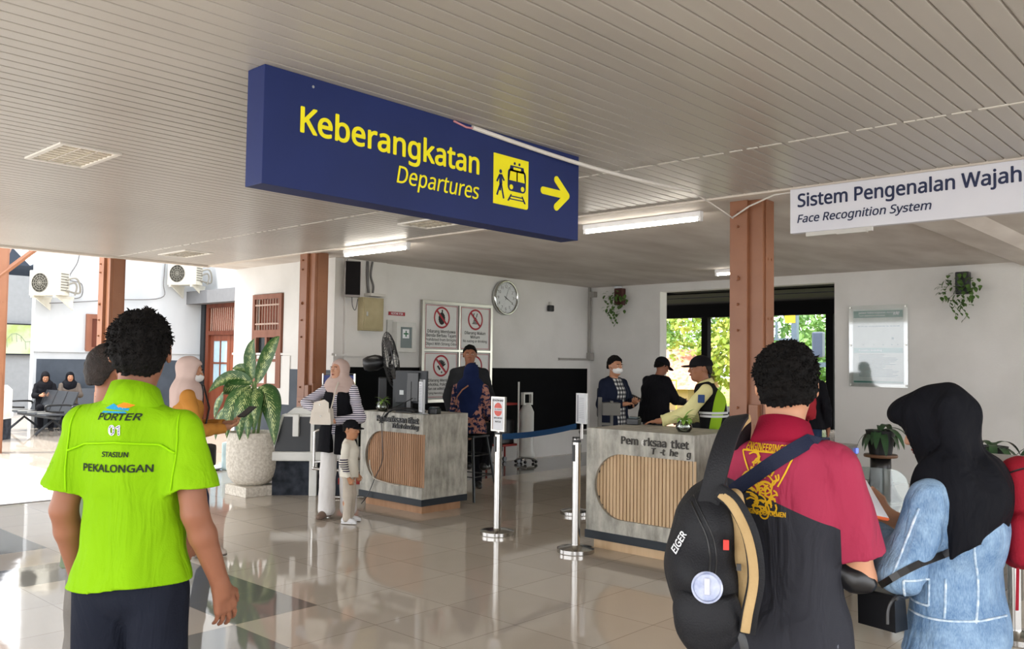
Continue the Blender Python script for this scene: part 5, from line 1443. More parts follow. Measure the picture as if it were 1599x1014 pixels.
        hl = np.where(y > 0, np.clip((y-.0)/front, 0, 1)*(.075-side)+side, side+(low-side)*np.clip((-y-.028)/.045, 0, 1))
        d = (hl-z)*.7*k
        f.f = np.maximum(f.f, d.astype(np.float32))
        f.noise(amp, 130, seed, band=.03)
        f.noise(amp*.5, 320, seed+5, band=.03)
        o = f.mesh('hair', m, s.root, smooth_it=1)
        if tufts:
            rg = random.Random(seed); me = o.data; bm = bmesh.new(); bm.from_mesh(me)
            ps = list(me.polygons); tot = len(ps); nv = []
            mb = MB()
            for i in range(tufts):
                p = ps[rg.randrange(tot)]; c0 = p.center; n_ = p.normal
                n0 = (c0-P(0, -.01, .02)).normalized()
                if n_.dot(n0) < .3: continue
                zz = (c0-c2).dot(up)/k
                tang = V((rg.uniform(-1, 1), rg.uniform(-1, 1), rg.uniform(-1.2, .4)))
                L = tl*rg.uniform(.4, 1.)*(1 if zz > .0 else .45)
                a = c0-n0*.004; b = a+(n0*.5+tang*.8).normalized()*L*.6; e = b+(n0*.0+tang).normalized()*L*.5
                mb.tube([a, b, e], [.0034, .0022, .0004], 4)
            me2 = bpy.data.meshes.new('t'); mb.bm.to_mesh(me2); mb.bm.free()
            bm.from_mesh(me2); bm.to_mesh(me); bm.free(); bpy.data.meshes.remove(me2)
            me.polygons.foreach_set('use_smooth', [True]*len(me.polygons))
        return o
    def shirt(s, m, hem=.80, sleeve=.55, loose=.02, name='shirt', amp=.005, collar=True, seed=1, sl_w=.018, open_front=False, vneck=0., flare=.0, cell=None, cuff_loose=None, armhole_only=False, slit=0., freq=22, longdrape=.35, top=None):
        """torso garment; sleeve is the share of the arm it covers, 0..1 upper arm, 1..2 down to the wrist"""
        j = s.j; k = s.k; f = s.field(cell=cell); L = loose; q = s.wd
        hz = hem*k
        wz = j['pelvis'].z
        f.cone(j['chest'], j['neck']+V((0, 0, -.075*k)), .102*k+L, .082*k+L*.6, .04, sx=1.5*q, sy=s.dy)
        f.cone(j['waist'], j['chest'], .095*k+L, .102*k+L, .04, sx=1.5*q, sy=s.dy)
        f.cone(j['pelvis'], j['waist'], .108*k+L+flare, .095*k+L, .04, sx=1.42*q, sy=s.dy)
        lowp = V((j['pelvis'].x, j['pelvis'].y, hz-.02))
        if hz < wz: f.cone(lowp, j['pelvis'], .128*k+L+flare*1.4, .116*k+L+flare, .03, sx=1.40*q, sy=s.dy)
        for a in 'RL': f.cone(j['neck']+V((0, 0, -.075*k)), (j['neck']+V((0, 0, -.075*k))).lerp(j['sh'+a], .98 if sleeve > 0 else .74), .072*k+L*.35, .047*k+L*.35, .035)
        f.cone(j['neck']+V((0, 0, -.075*k)), j['neck']+V((0, 0, -.005)), .09*k, .062*k+.004, .03)
        f.noise(amp, freq, seed, st=(1, 1, longdrape))
        for a in 'RL':
            sh, el, wr = j['sh'+a], j['el'+a], j['wr'+a]
            sw = sl_w
            if sleeve > 0:
                g = Field(s.lo, s.hi, f.h)
                if sleeve <= 1:
                    e = sh.lerp(el, sleeve); g.cone(sh+V((0, 0, -.008)), e, .048*k+sw*.35, .046*k+sw*1.5, 0, flat=False); d = (e-sh).normalized(); g.plane(e, d)
                    g.noise(amp*.5, 30, seed+2)
                    hole = Field(s.lo, s.hi, f.h); hole.cone(e-d*.05, e+d*.06, .046*k+sw*1.35-.014, .046*k+sw*1.5-.012, 0)
                    g.f = np.maximum(g.f, -hole.f)
                else:
                    e = el.lerp(wr, sleeve-1); g.chain([sh, el, e], [.046*k+sw*.6, .042*k+sw, .03*k+sw*.8 if cuff_loose is None else cuff_loose], .02); d = (e-el).normalized()
                    X, Y, Z = g.grid((slice(None),)*3)
                    dd = (X-e[0])*d[0]+(Y-e[1])*d[1]+(Z-e[2])*d[2]
                    near = (X-e[0])**2+(Y-e[1])**2+(Z-e[2])**2 < .10**2
                    g.f = np.where(near, np.maximum(g.f, dd), g.f).astype(np.float32)
                    g.noise(amp*1.1, 38, seed+2)
                hh = np.clip(.5+.5*(f.f-g.f)/.02, 0, 1); f.f = (f.f*(1-hh)+g.f*hh-.02*hh*(1-hh)).astype(np.float32)
        # hem and neck
        X, Y, Z = f.grid((slice(None),)*3)
        near = (np.abs(X-j['pelvis'].x) < .30) & (np.abs(Y-j['pelvis'].y) < .26)
        armz = np.ones_like(f.f, bool)
        hemf = (hz+.012*np.sin(X*14)-Z)
        inner = (X-j['pelvis'].x)**2/(.235*k*q)**2+(Y-j['pelvis'].y)**2/(.2*k)**2 < (3. if sleeve <= 1 else 1.7)
        f.f = np.where(inner & (Z < wz), np.maximum(f.f, hemf), f.f).astype(np.float32)
        if hz > wz: f.plane((0, 0, hz), (0, 0, -1))
        f.plane(j['neck']+V((0, 0, .008)), (0, .25, 1)) if not top else None
        if vneck:
            n0 = j['neck']+V((0, .10, -.02)); f.cone(n0+V((0, .03, .02)), n0+V((0, .03, -vneck)), .05, .008, .0, op='sub')
        if open_front:
            X, Y, Z = f.grid((slice(None),)*3)
            w_ = open_front*(1.0+0*Z); cut = np.maximum(np.abs(X-j['chest'].x)-w_, -(Y-j['chest'].y-.02))
            f.f = np.maximum(f.f, -cut).astype(np.float32)
        return f.mesh(name, m, s.root)
    def collar(s, m, r=.066, hgt=.035, name='collar', fold=True):
        j = s.j; k = s.k; n = j['neck']; mb = MB()
        prof = [(r*k*1.10, -.03), (r*k*.94, hgt*.5), (r*k*.86, hgt), (r*k*.94, hgt*.97), (r*k*1.14, -.0), (r*k*1.26, -.022), (r*k*1.15, -.035)]
        mb.lathe([(a, b) for a, b in prof], n=36)
        bm = mb.bm
        for v in bm.verts: v.co.z -= (v.co.y*.38+.004); v.co.x *= 1.05
        bmesh.ops.translate(bm, vec=n+V((0, .006, .0)), verts=bm.verts)
        return mb.build(name, m, s.root, smooth=True)
    def trousers(s, m, loose=.016, flare=0., amp=.005, seed=3, top=None, length=1., name='trousers', freq=24):
        j = s.j; k = s.k; f = s.field()
        f.ell(j['pelvis']+V((0, 0, -.01)), ((.148*k+loose*.3)*s.wd, .10*k+loose*.4, .12*k), .03)
        f.cone(j['pelvis'], j['waist']+V((0, 0, -.04)), .103*k, .095*k, .03, sx=1.40*s.wd)
        for a in 'RL':
            hp_, kn, an = j['hip'+a], j['kn'+a], j['an'+a]
            e = kn.lerp(an, length)
            f.chain([hp_, kn, e], [.074*k+loose*.8, .056*k+loose*1.1+flare*.4, .040*k+loose*1.3+flare], .02)
        f.noise(amp, freq, seed, st=(1, 1, .5))
        f.plane((0, 0, (top or 1.03)*k), (0, 0, 1))
        if length >= .9: f.plane((0, 0, .035*k), (0, 0, -1)) if j['anR'].z < .2 else None
        return f.mesh(name, m, s.root)
    def shoe(s, a, m, sole=None, L=.15, name='shoe'):
        an = s.j['an'+a]; k = s.k; fd = s.footdir(a)
        lo = [an[i]-.22 for i in range(3)]; hi = [an[i]+.25 for i in range(3)]; lo[2] = an.z-.11*k
        f = Field(lo, hi, .005)
        z0 = an.z-.085*k
        def B(t, z): return V((an.x, an.y, 0))+fd*t*k+V((0, 0, z0+z*k))
        f.chain([B(-.045, .05), B(.03, .052), B(.10, .038), B(L, .028)], [.046*k, .042*k, .038*k, .028*k], .02)
        f.cone(B(-.03, .05), B(-.02, .10), .045*k, .042*k, .02)
        f.plane((0, 0, z0+.004), (0, 0, -1)); f.plane((0, 0, z0+.105*k), (0, 0, 1))
        o = f.mesh(name, m, s.root)
        if sole:
            g = Field(lo, hi, .005)
            g.chain([B(-.045, .02), B(.03, .02), B(.10, .02), B(L, .02)], [.050*k, .046*k, .043*k, .032*k], .02)
            g.plane((0, 0, z0+.001), (0, 0, -1)); g.plane((0, 0, z0+.022*k), (0, 0, 1))
            sp = g.mesh('sole', sole, o)
        return o
    def hijab(s, m, drape=.22, back=.25, amp=.006, seed=5, facew=.050, faceh=.074, name='headscarf', sidew=.17, peak=0., cell=None, front=.12, mask=False, tail=None, freq=26, cyo=.0, bulk=1., cut=True):
        j = s.j; k = s.k*.975*s.hk; H = s.HM; rot = H.to_3x3(); c = j['head']; n = j['neck']
        f = Field([c.x-.34, c.y-.34, n.z-max(drape, back)-.12], [c.x+.34, c.y+.34, c.z+.2], cell or s.cell)
        def P(x, y, z): return H @ V((x*k, y*k, z*k))
        f.ell(P(0, -.018, .026), (.096*k, .120*k, .108*k), .02, rot=rot)
        f.ell(P(0, .01, -.04), (.086*k, .092*k, .092*k), .04, rot=rot)
        f.cone(P(0, -.02, -.04), n+V((0, -.005, -.03)), .085*k, .095*k, .04)
        f.cone(n+V((0, 0, -.0)), n+V((0, 0, -.075)), .095*k*bulk, .125*k*bulk, .05, sx=1.25/bulk)
        f.cone(n+V((0, .02, -.06)), n+V((0, front*.6, -drape)), .11*k*bulk, .06*k*bulk, .05, sx=1.35/bulk)
        f.cone(n+V((0, -.03, -.05)), n+V((0, -.07*bulk, -back)), .11*k*bulk, .06*k*bulk, .05, sx=1.5/bulk)
        f.cone(j['shL'].lerp(n, .45)+V((0, 0, .02)), j['shR'].lerp(n, .45)+V((0, 0, .02)), .06*k, .06*k, .05)
        if peak: f.ell(P(0, .085, .075), (.06*k, .05*k, .035*k), .03, rot=rot)
        if tail:
            for a, b, r1, r2 in tail: f.cone(V(a), V(b), r1, r2, .04, sx=1.3)
        f.noise(amp, freq, seed, st=(1, 1, .45))
        # face opening
        o1 = P(0, .11, -.010+cyo)
        f.ell(o1, (facew*k, .085*k, faceh*k), .008, op='sub', rot=rot)
        if cut: f.box((-.2, .058*k, -.078*k), (.2, .22, .062*k), .03, op='sub', M=H, rd=.02)
        f.ell(P(0, .03, -.02), (.062*k, .085*k, .085*k), .0, op='sub', rot=rot)
        return f.mesh(name, m, s.root)
    def mask(s, m):
        k = s.k*.975*s.hk; rot = s.HM.to_3x3()
        def P(x, y, z): return s.HM @ V((x*k, y*k, z*k))
        c = P(0, .07, -.045); f = Field([c[i]-.12 for i in range(3)], [c[i]+.12 for i in range(3)], .004)
        f.ell(P(0, .040, -.045), (.068*k, .080*k, .052*k), .0, rot=rot)
        f.ell(P(0, .105, -.03), (.014*k, .018*k, .026*k), .03, rot=rot)
        fw = rot @ V((0, 1, 0)); f.plane(P(0, .035, 0), -fw); f.plane(P(0, 0, .006), rot @ V((0, .2, 1)))
        o = f.mesh('face_mask', m, s.root)
        mb = MB()
        for t in (-1, 1): mb.tube([P(t*.058, .05, -.02), P(t*.078, .0, .015), P(t*.082, -.02, .0)], .0018, 5).tube([P(t*.055, .05, -.07), P(t*.075, .0, -.035), P(t*.082, -.02, -.0)], .0018, 5)
        mb.build('mask_loop', m, o)
        return o
    def cap(s, m, name='cap', tilt=0):
        k = s.k*.975*s.hk; rot = s.HM.to_3x3()
        def P(x, y, z): return s.HM @ V((x*k, y*k, z*k))
        c = P(0, 0, .05); f = Field([c[i]-.24 for i in range(3)], [c[i]+.24 for i in range(3)], .004)
        f.ell(P(0, -.012, .035), (.094*k, .116*k, .100*k), .0, rot=rot); up = rot @ V((0, 0, 1))
        f.plane(P(0, 0, .030), -up)
        o = f.mesh(name, m, s.root)
        g = Field([c[i]-.24 for i in range(3)], [c[i]+.24 for i in range(3)], .004)
        g.ell(P(0, .075, .030), (.078*k, .110*k, .014*k), .0, rot=rot); g.ell(P(0, .06, .005), (.085*k, .115*k, .022*k), .0, op='sub', rot=rot)
        g.plane(P(0, .06, 0), rot @ V((0, -1, 0)))
        g.mesh('brim', m, o)
        return o
def garment_text(person, o, txts, direction=(0, 1, 0), m=None):
    """lettering wrapped onto a garment: (name, text, size, x, z, kw); seen from behind the figure"""
    bvh = bvh_of(o)
    for nm, t, size, x, z, mm, kw in txts:
        bm = text2d(t, size, **kw)
        M = frame((x, -.6, z), (1, 0, 0), (0, 0, 1))
        wrap(bm, bvh, M, direction); bm_obj(nm, bm, mm, o)
def garment_shape(o, bm, M, mm, nm, direction=(0, 1, 0), maxlen=.012):
    wrap(bm, bvh_of(o), M, direction, maxlen=maxlen); return bm_obj(nm, bm, mm, o)
def striped(name, c1, c2, freq, axis=2, duty=.5, rough=.8):
    if name in MATS: return MATS[name]
    k = N(name); b = k.b; b.inputs['Roughness'].default_value = rough
    tc = k.n('TexCoord'); sp = k.n('SeparateXYZ'); k.l(tc, 'Object', sp, 0)
    f = k.math('LESS_THAN', k.math('FRACT', k.math('MULTIPLY', sp.outputs[axis], freq)), duty)
    mx = k.n('Mix', data_type='RGBA'); k.t.links.new(f, mx.inputs[0]); mx.inputs['A'].default_value = lin(c1); mx.inputs['B'].default_value = lin(c2)
    k.t.links.new(mx.outputs['Result'], b.inputs['Base Color']); MATS[name] = k.m; return k.m
def plaid(name, c1, c2, c3, freq, w=.4):
    if name in MATS: return MATS[name]
    k = N(name); b = k.b; b.inputs['Roughness'].default_value = .85
    tc = k.n('TexCoord'); sp = k.n('SeparateXYZ'); k.l(tc, 'Object', sp, 0)
    a = k.math('LESS_THAN', k.math('FRACT', k.math('MULTIPLY', sp.outputs[0], freq)), w); c = k.math('LESS_THAN', k.math('FRACT', k.math('MULTIPLY', sp.outputs[2], freq)), w)
    r = k.n('ValToRGB'); r.color_ramp.interpolation = 'CONSTANT'; r.color_ramp.elements[0].color = lin(c1); r.color_ramp.elements[1].color = lin(c2); r.color_ramp.elements[1].position = .4
    e = r.color_ramp.elements.new(.9); e.color = lin(c3)
    k.t.links.new(k.math('MULTIPLY', k.math('ADD', a, c), .5), r.inputs[0]); k.l(r, 0, b, 'Base Color'); MATS[name] = k.m; return k.m
# ------------------------------------------------------------------ porter in lime shirt (seen from behind, left foreground)
sk_d = skin('#8a5a43', 'brown'); sk_m = skin('#a8775a', 'medium'); sk_l = skin('#c49a7e', 'light')
lime = mat('lime_cloth', '#7fb00e', .75, c2='#76a60b', scale=3, bump=.12, bscale=260, fold=.7)
dnavy = mat('dark_navy_trouser', '#1d212c', .75, c2='#191c26', scale=3, bump=.15, bscale=200, fold=.7)
print_n = mat('print_dark', '#2b3327', .7)
po_ = Fig('young man in a lime green shirt lettered PORTER 01, standing with his back turned', (1.165, 2.60), -52, 1.72, .88, .005, headturn=22, headtilt=2,
          elR=(.205, -.03, 1.145), wrR=(.255, .05, .92), elL=(-.205, -.02, 1.145), wrL=(-.21, .08, .92))
po_.body(sk_d, {'R': dict(d=(.10, .30, -1), palm=(-.8, .5, 0), curl=.32), 'L': dict(d=(.05, .1, -1), palm=(.9, .1, 0), curl=.5)}, cell=.0045)
po_.hair(thick=.014, tufts=3000, low=-.062, side=.040, amp=.005, crown=.004, seed=3, cell=.004, tl=.017)
po_.face()
ps_ = po_.shirt(lime, hem=.925, sleeve=.74, loose=.010, sl_w=.022, flare=.008, amp=.010, freq=17, seed=4, cell=.0055)
po_.collar(lime, .070, .045)
po_.trousers(dnavy, loose=.02, amp=.005)
for a in 'RL': po_.shoe(a, mat('black_shoe', '#161616', .35), mat('shoe_sole', '#2a2a2a', .6))
KW = dict(align='CENTER')
garment_text(po_, ps_, [
    ('lettering', 'PORTER', .026, 0, 1.420, print_n, dict(bold=.03, shear=.2, fit=.125, **KW)),
    ('lettering', '01', .036, .0, 1.378, mat('print_white', '#e8e8f0', .6), dict(bold=.05, shear=.0, **KW)),
    ('lettering', '01', .036, .0, 1.378, mat('print_purple', '#3b3d66', .7), dict(bold=.015, **KW)),
    ('lettering', 'STASIUN', .019, .0, 1.315, print_n, dict(bold=.03, fit=.078, **KW)),
    ('lettering', 'PEKALONGAN', .028, .0, 1.272, print_n, dict(bold=.03, fit=.205, **KW))])
# emblem over the lettering
def poly_bm(pts):
    bm = bmesh.new(); bm.faces.new([bm.verts.new((x, y, 0)) for x, y in pts]); return bm
Mb = frame((0, -.6, 1.449), (1, 0, 0), (0, 0, 1))
garment_shape(ps_, poly_bm([(-.008, .012), (.012, .022), (.045, .034), (.048, .018), (.030, .008), (.006, .002)]), Mb, mat('print_orange', '#e8862c', .7), 'emblem_orange')
garment_shape(ps_, poly_bm([(-.045, .004), (-.020, .018), (.002, .008), (.030, .004), (.028, -.002), (-.02, .001)]), Mb, mat('print_blue', '#2f8fb8', .7), 'emblem_blue')
garment_shape(ps_, poly_bm([(-.05, -.004), (.02, -.004), (.026, -.009), (-.055, -.009)]), Mb, mat('print_blue', '#2f8fb8', .7), 'emblem_stripe')
# yoke flap: a shallow cape edge lying on the back
seam = mat('lime_seam', '#8cc60a', .75)
bv = bvh_of(ps_); mb = MB(); pts = []
for i in range(41):
    x = -.165+.33*i/40; z = 1.356-.014*abs(x)/.2; z -= .02*max(0, abs(x)-.11)/.06
    h_ = bv.ray_cast(V((x, -.6, z)), V((0, 1, 0)))
    if h_[0]: pts.append(h_[0]+V((0, -.004, 0)))
mb.tube(pts, .0035, 6).build('yoke_seam', seam, ps_, smooth=True)
for s_ in (-1, 1):
    mb = MB(); pts = []
    for i in range(20):
        a = i/19; x = s_*(.155+.012*math.sin(a*PI)); z = 1.455-.26*a
        h_ = bv.ray_cast(V((x, -.6, z)), V((0, 1, 0)))
        if h_[0]: pts.append(h_[0]+V((0, -.002, 0)))
    if len(pts) > 3: mb.tube(pts, .0025, 5).build('armhole_seam', seam, ps_, smooth=True)

# ------------------------------------------------------------------ man with cropped hair in front of the porter
grey_cargo = mat('grey_cargo', '#77736e', .85, c2='#6b6762', scale=5, bump=.2, bscale=150)
fm = Fig('man with short cropped hair and grey trousers standing just beyond the lime-shirted porter', (1.40, 3.34), -78, 1.645, .9, .007, headturn=-14,
         elR=(.24, -.0, 1.08), wrR=(.20, .18, .90), elL=(-.27, .06, 1.12), wrL=(-.16, .20, 1.36), anL=(-.2, .05, .085), knL=(-.17, .06, .48), anR=(.17, -.12, .085), knR=(.14, .0, .48))
fm.fdR = V((.3, 1, 0)).normalized()
fm.body(sk_d, {'L': dict(d=(.3, .2, 1), palm=(.8, .2, 0), curl=.9), 'R': dict(curl=.6)})
fm.hair(hair_s, thick=.006, low=-.05, side=.03, amp=.002); fm.face()
fm.shirt(mat('grey_green_tee', '#6d7a63', .8, c2='#616d58', scale=4), hem=.86, sleeve=.6, loose=.02, sl_w=.02)
fm.trousers(grey_cargo, loose=.03, amp=.007)
for a in 'RL': fm.shoe(a, mat('black_shoe', '#161616', .35), mat('shoe_sole', '#2a2a2a', .6))

# ------------------------------------------------------------------ woman with dusty pink headscarf and mask
mustard = mat('mustard_cloth', '#b9803c', .8, c2='#ad7535', scale=4, bump=.2, bscale=120)
pinks = mat('dusty_pink_scarf', '#c9b1a8', .8, c2='#bda49b', scale=5, bump=.15, bscale=160)
wmask = mat('white_mask', '#dcdcda', .6)
lm = Fig('woman in a dusty pink headscarf, white mask and mustard jacket looking down at her phone', (3.45, 6.76), -114, 1.60, .95, .007, headturn=-4, headtilt=-14,
         elR=(.25, .06, 1.02), wrR=(.10, .30, 1.04), elL=(-.24, .08, 1.03), wrL=(-.06, .32, 1.06), anR=(.11, .16, .085), anL=(-.10, -.12, .085), knR=(.10, .10, .48))
lm.body(sk_m, {'R': dict(d=(-.6, 1, .25), palm=(-.2, .1, 1), curl=.7), 'L': dict(d=(.6, 1, .25), palm=(.2, .1, 1), curl=.7)}, ears=False); lm.face(lips=False)
lm.hijab(pinks, drape=.26, back=.24, seed=3); lm.mask(wmask)
lm.shirt(striped('narrow_black_stripes', '#cfcac4', '#4a4748', 55, 2), hem=.62, sleeve=0, loose=.012, name='striped_dress', flare=.03)
lm.shirt(mustard, hem=.86, sleeve=1.9, loose=.024, sl_w=.018, open_front=.06, name='jacket', seed=7)
lm.trousers(mat('blue_denim_dark', '#2d3b55', .8, c2='#26334a', scale=6), loose=.018)
for a in 'RL': lm.shoe(a, mat('pale_sandal', '#b9ada2', .6), mat('sandal_sole', '#6a6058', .6), name='sandal')
MB().tube([(-.10, -.10, 1.44), (-.02, .12, 1.38), (.10, .16, 1.2), (.24, .10, .92)], .009, 6).build('bag_strap', blackp, lm.root)
def at(person, p): return person.root.matrix_basis @ V(p) if False else (Matrix.Translation(person.root.location) @ Matrix.Rotation(person.root.rotation_euler.z, 4, 'Z')) @ V(p)
ph = thing('mobile_phone', 'mobile phone held by the masked woman in the mustard jacket', 'phone', at(lm, (.02, .43, 1.13)), math.radians(-75))
MB().box(-.04, .04, -.006, .006, -.02, .14, bev=.004).build('phone_body', blackp, ph, M=Matrix.Rotation(math.radians(-60), 4, 'X'))
bgo = thing('shoulder_bag', 'black shoulder bag hanging at the hip of the masked woman in mustard', 'bag', at(lm, (.25, .10, .82)), math.radians(-75))
MB().box(-.05, .05, -.12, .12, -.08, .10, bev=.03).build('bag_body', mat('black_leather', '#18181a', .3), bgo)

# ------------------------------------------------------------------ mother with cream handbag
blackc = mat('black_cloth', '#17171b', .8, c2='#121216', scale=4, bump=.15, bscale=150, fold=.6)
stripe = striped('white_navy_stripes', '#d9d4da', '#33304a', 48, 2, .45)
cream = mat('cream_trouser', '#dedcda', .75, c2='#d3d0cd', scale=3, bump=.1, bscale=120, fold=.6)
mo_ = Fig('woman in a beige headscarf, striped top, black vest and wide white trousers', (5.40, 7.37), 122, 1.60, .90, .006, headturn=-22, headtilt=2,
          elR=(.33, .05, 1.16), wrR=(.16, .20, 1.10), elL=(-.26, .07, 1.02), wrL=(-.03, .22, .99), anL=(-.12, -.03, .085), knL=(-.11, .0, .47), anR=(.07, .09, .085), knR=(.085, .05, .47))
mo_.body(skin('#c08f74', 'warm'), {'R': dict(d=(-.9, .45, -.35), palm=(0, -.3, -1), curl=.6), 'L': dict(d=(.9, .25, .1), palm=(0, .2, 1), curl=.6)}, ears=False)
mo_.face(); mo_.hijab(mat('beige_scarf', '#bfa9a0', .8, c2='#b29c93', scale=5, bump=.15, bscale=160), drape=.09, back=.14, front=.05, seed=9, facew=.060, faceh=.080)
mo_.shirt(stripe, hem=.9, sleeve=1.92, loose=.008, sl_w=.016, name='striped_top', seed=8)
mo_.shirt(blackc, hem=.70, sleeve=0, loose=.020, flare=.02, name='vest', open_front=.022, seed=2)
mo_.trousers(cream, loose=.018, flare=.024, amp=.006, seed=6)
for a in 'RL': mo_.shoe(a, mat('taupe_shoe', '#7d6a5e', .5), L=.165)
hb = thing('handbag', 'cream leather handbag hanging open in front of the mother', 'handbag', at(mo_, (.06, .27, .96)), math.radians(122))
bm_l = mat('cream_leather', '#d8cfc2', .45)
MB().prism([(-.105, -.05, .01), (-.09, -.05, 0), (.10, -.05, 0), (.12, -.05, .015), (.10, -.05, .15), (-.09, -.05, .16)], (0, .09, 0)).build('bag_body', bm_l, hb)
MB().prism([(-.085, .04, .12), (.09, .04, .12), (.08, .03, .22), (-.03, .03, .25), (-.075, .03, .22)], (0, .012, 0)).build('open_flap', bm_l, hb)
MB().cyl((0, .052, .085), (0, .058, .085), .009, n=12).cyl((.0, .075, .20), (.0, .08, .20), .009, n=12).build('clasp', chrome, hb)
MB().tube(wig([(-.085, .0, .15), (-.10, -.02, .24), (-.10, -.09, .36), (-.10, -.15, .42)]), .008, 6, flat=.003).build('strap', bm_l, hb)

# ------------------------------------------------------------------ boy
ivory = mat('ivory_sweat', '#dcd7c9', .8, c2='#d0cabb', scale=4, bump=.15, bscale=120)
kk = N('ivory_sweat_striped_sleeve'); kk.b.inputs['Roughness'].default_value = .85; kk.b.inputs['Specular IOR Level'].default_value = .08
tcq = kk.n('TexCoord'); spq = kk.n('SeparateXYZ'); kk.l(tcq, 'Object', spq, 0)
mq = kk.math('MULTIPLY', kk.math('LESS_THAN', kk.math('FRACT', kk.math('MULTIPLY', spq.outputs[2], 46.)), .5), kk.math('MULTIPLY', kk.math('GREATER_THAN', spq.outputs[0], .125), kk.math('MULTIPLY', kk.math('LESS_THAN', spq.outputs[2], .645), kk.math('GREATER_THAN', spq.outputs[2], .51))))
mz = kk.n('Mix', data_type='RGBA'); kk.t.links.new(mq, mz.inputs[0]); mz.inputs['A'].default_value = lin('#dcd7c9'); mz.inputs['B'].default_value = lin('#2a2540')
kk.t.links.new(mz.outputs['Result'], kk.b.inputs['Base Color']); sweat_m = kk.m
by = Fig('small boy in a black cap and ivory sweatshirt standing in front of the mother', (5.29, 7.02), -142, 1.03, .98, .005, headturn=-18, headtilt=-4, hk=1.30,
         head=(0, .012, .915), neck=(0, -.01, .815), shR=(.118, -.01, .765), shL=(-.118, -.01, .765), chest=(0, 0, .70), waist=(0, 0, .58), pelvis=(0, 0, .49), hipR=(.06, 0, .47), hipL=(-.06, 0, .47),
         elR=(.165, -.02, .60), elL=(-.165, -.02, .60), wrR=(.16, .04, .455), wrL=(-.16, .04, .455), knR=(.065, .01, .27), knL=(-.065, .01, .27), anR=(.07, 0, .055), anL=(-.07, 0, .055))
by.body(skin('#b5815f', 'boy'), {'R': dict(curl=.6), 'L': dict(curl=.6)}, slim=1.05); by.face()
by.hair(hair_m, thick=.006, low=-.03, side=.0, amp=.002)
by.cap(blackc)
by.shirt(sweat_m, hem=.735, sleeve=1.9, loose=.012, sl_w=.014, name='sweatshirt', seed=5)
by.trousers(mat('beige_cargo', '#c2b8aa', .85, c2='#b5ab9d', scale=5, bump=.2, bscale=100), loose=.012, amp=.005)
for a in 'RL': by.shoe(a, mat('white_trainer', '#d9dadb', .5), mat('white_sole', '#e3e3e3', .5))

# ------------------------------------------------------------------ man in dark jacket and woman in navy on the stool
mj = Fig('smiling man in a dark grey jacket and checked shirt behind the woman in navy', (7.86, 7.95), 140, 1.80, 1.05, .008, headturn=-5,
         elR=(.27, -.02, 1.16), wrR=(.24, .10, .95), elL=(-.27, -.02, 1.16), wrL=(-.24, .08, .93))
mj.body(skin('#8f5f46', 'man'), {}); mj.face(); mj.hair(thick=.012, low=-.03, side=.03, crown=.006)
mj.shirt(plaid('dark_check', '#1d2226', '#474c4c', '#6c7168', 34), hem=.9, sleeve=0, loose=.012, name='checked_shirt')
mj.shirt(mat('dark_grey_jacket', '#2e2f31', .85, c2='#262729', scale=4), hem=.62, sleeve=1.9, loose=.03, sl_w=.022, open_front=.055, name='jacket')
mj.trousers(blackc)
for a in 'RL': mj.shoe(a, mat('black_shoe', '#161616', .35))
nvy = mat('deep_navy_cloth', '#1b2547', .85, c2='#161f3d', scale=4)
batik = mat('batik_cloth', '#1c2340', .8, c2='#9c6f62', scale=26, lo=.49, hi=.52)
nw = Fig('woman in a navy headscarf and batik tunic sitting on the bar stool', (7.24, 7.30), -62, 1.62, .86, .007, headturn=4,
         pelvis=(0, 0, .86), waist=(0, .0, .99), chest=(0, .01, 1.17), neck=(0, .0, 1.345), head=(0, .03, 1.475), shR=(.165, 0, 1.29), shL=(-.165, 0, 1.29),
         elR=(.22, .02, 1.02), elL=(-.21, .04, 1.02), wrR=(.14, .22, .93), wrL=(-.12, .24, .95), hipR=(.095, .0, .83), hipL=(-.095, 0, .83), knR=(.12, .40, .80), knL=(-.12, .40, .80), anR=(.10, .30, .38), anL=(-.10, .30, .38))
nw.body(sk_m, {'R': dict(curl=.6), 'L': dict(curl=.6)}, ears=False)
nw.hijab(nvy, drape=.28, back=.42, seed=12)
nw.shirt(batik, hem=.80, sleeve=1.85, loose=.022, sl_w=.02, flare=.02, name='tunic')
nw.trousers(blackc, top=.96)
for a in 'RL': nw.shoe(a, mat('black_shoe', '#161616', .35))
MB().tube([(.02, -.155, 1.33), (-.05, -.165, 1.28), (-.11, -.165, 1.20), (-.15, -.12, 1.10)], .012, 6, flat=.004).build('bag_strap', mat('tan_strap', '#8d5f45', .5), nw.root)

# ------------------------------------------------------------------ masked man in the office chair
ms = Fig('man in a dark jacket, checked shirt and white mask standing near the right counter', (8.62, 6.22), 178, 1.68, 1.12, .008, headturn=-12, headtilt=-5,
         elR=(.26, .02, 1.12), elL=(-.26, .04, 1.12), wrR=(.10, .24, 1.13), wrL=(-.08, .26, 1.15))
ms.body(sk_m, {'R': dict(d=(-.8, .5, .1), palm=(0, 0, -1), curl=.7), 'L': dict(d=(.8, .5, .1), palm=(0, 0, 1), curl=.7)}); ms.face(lips=False); ms.mask(wmask)
ms.hair(thick=.014, low=-.04, side=.02, crown=.006)
ms.shirt(plaid('bw_check', '#15171c', '#5a5c60', '#c4c4c0', 20, .5), hem=.76, sleeve=0, loose=.014, name='checked_shirt')
ms.shirt(mat('midnight_jacket', '#1a1f30', .8, c2='#151a29', scale=4), hem=.78, sleeve=1.9, loose=.028, sl_w=.024, open_front=.085, name='jacket')
ms.trousers(blackc)
for a in 'RL': ms.shoe(a, mat('black_shoe', '#161616', .35))
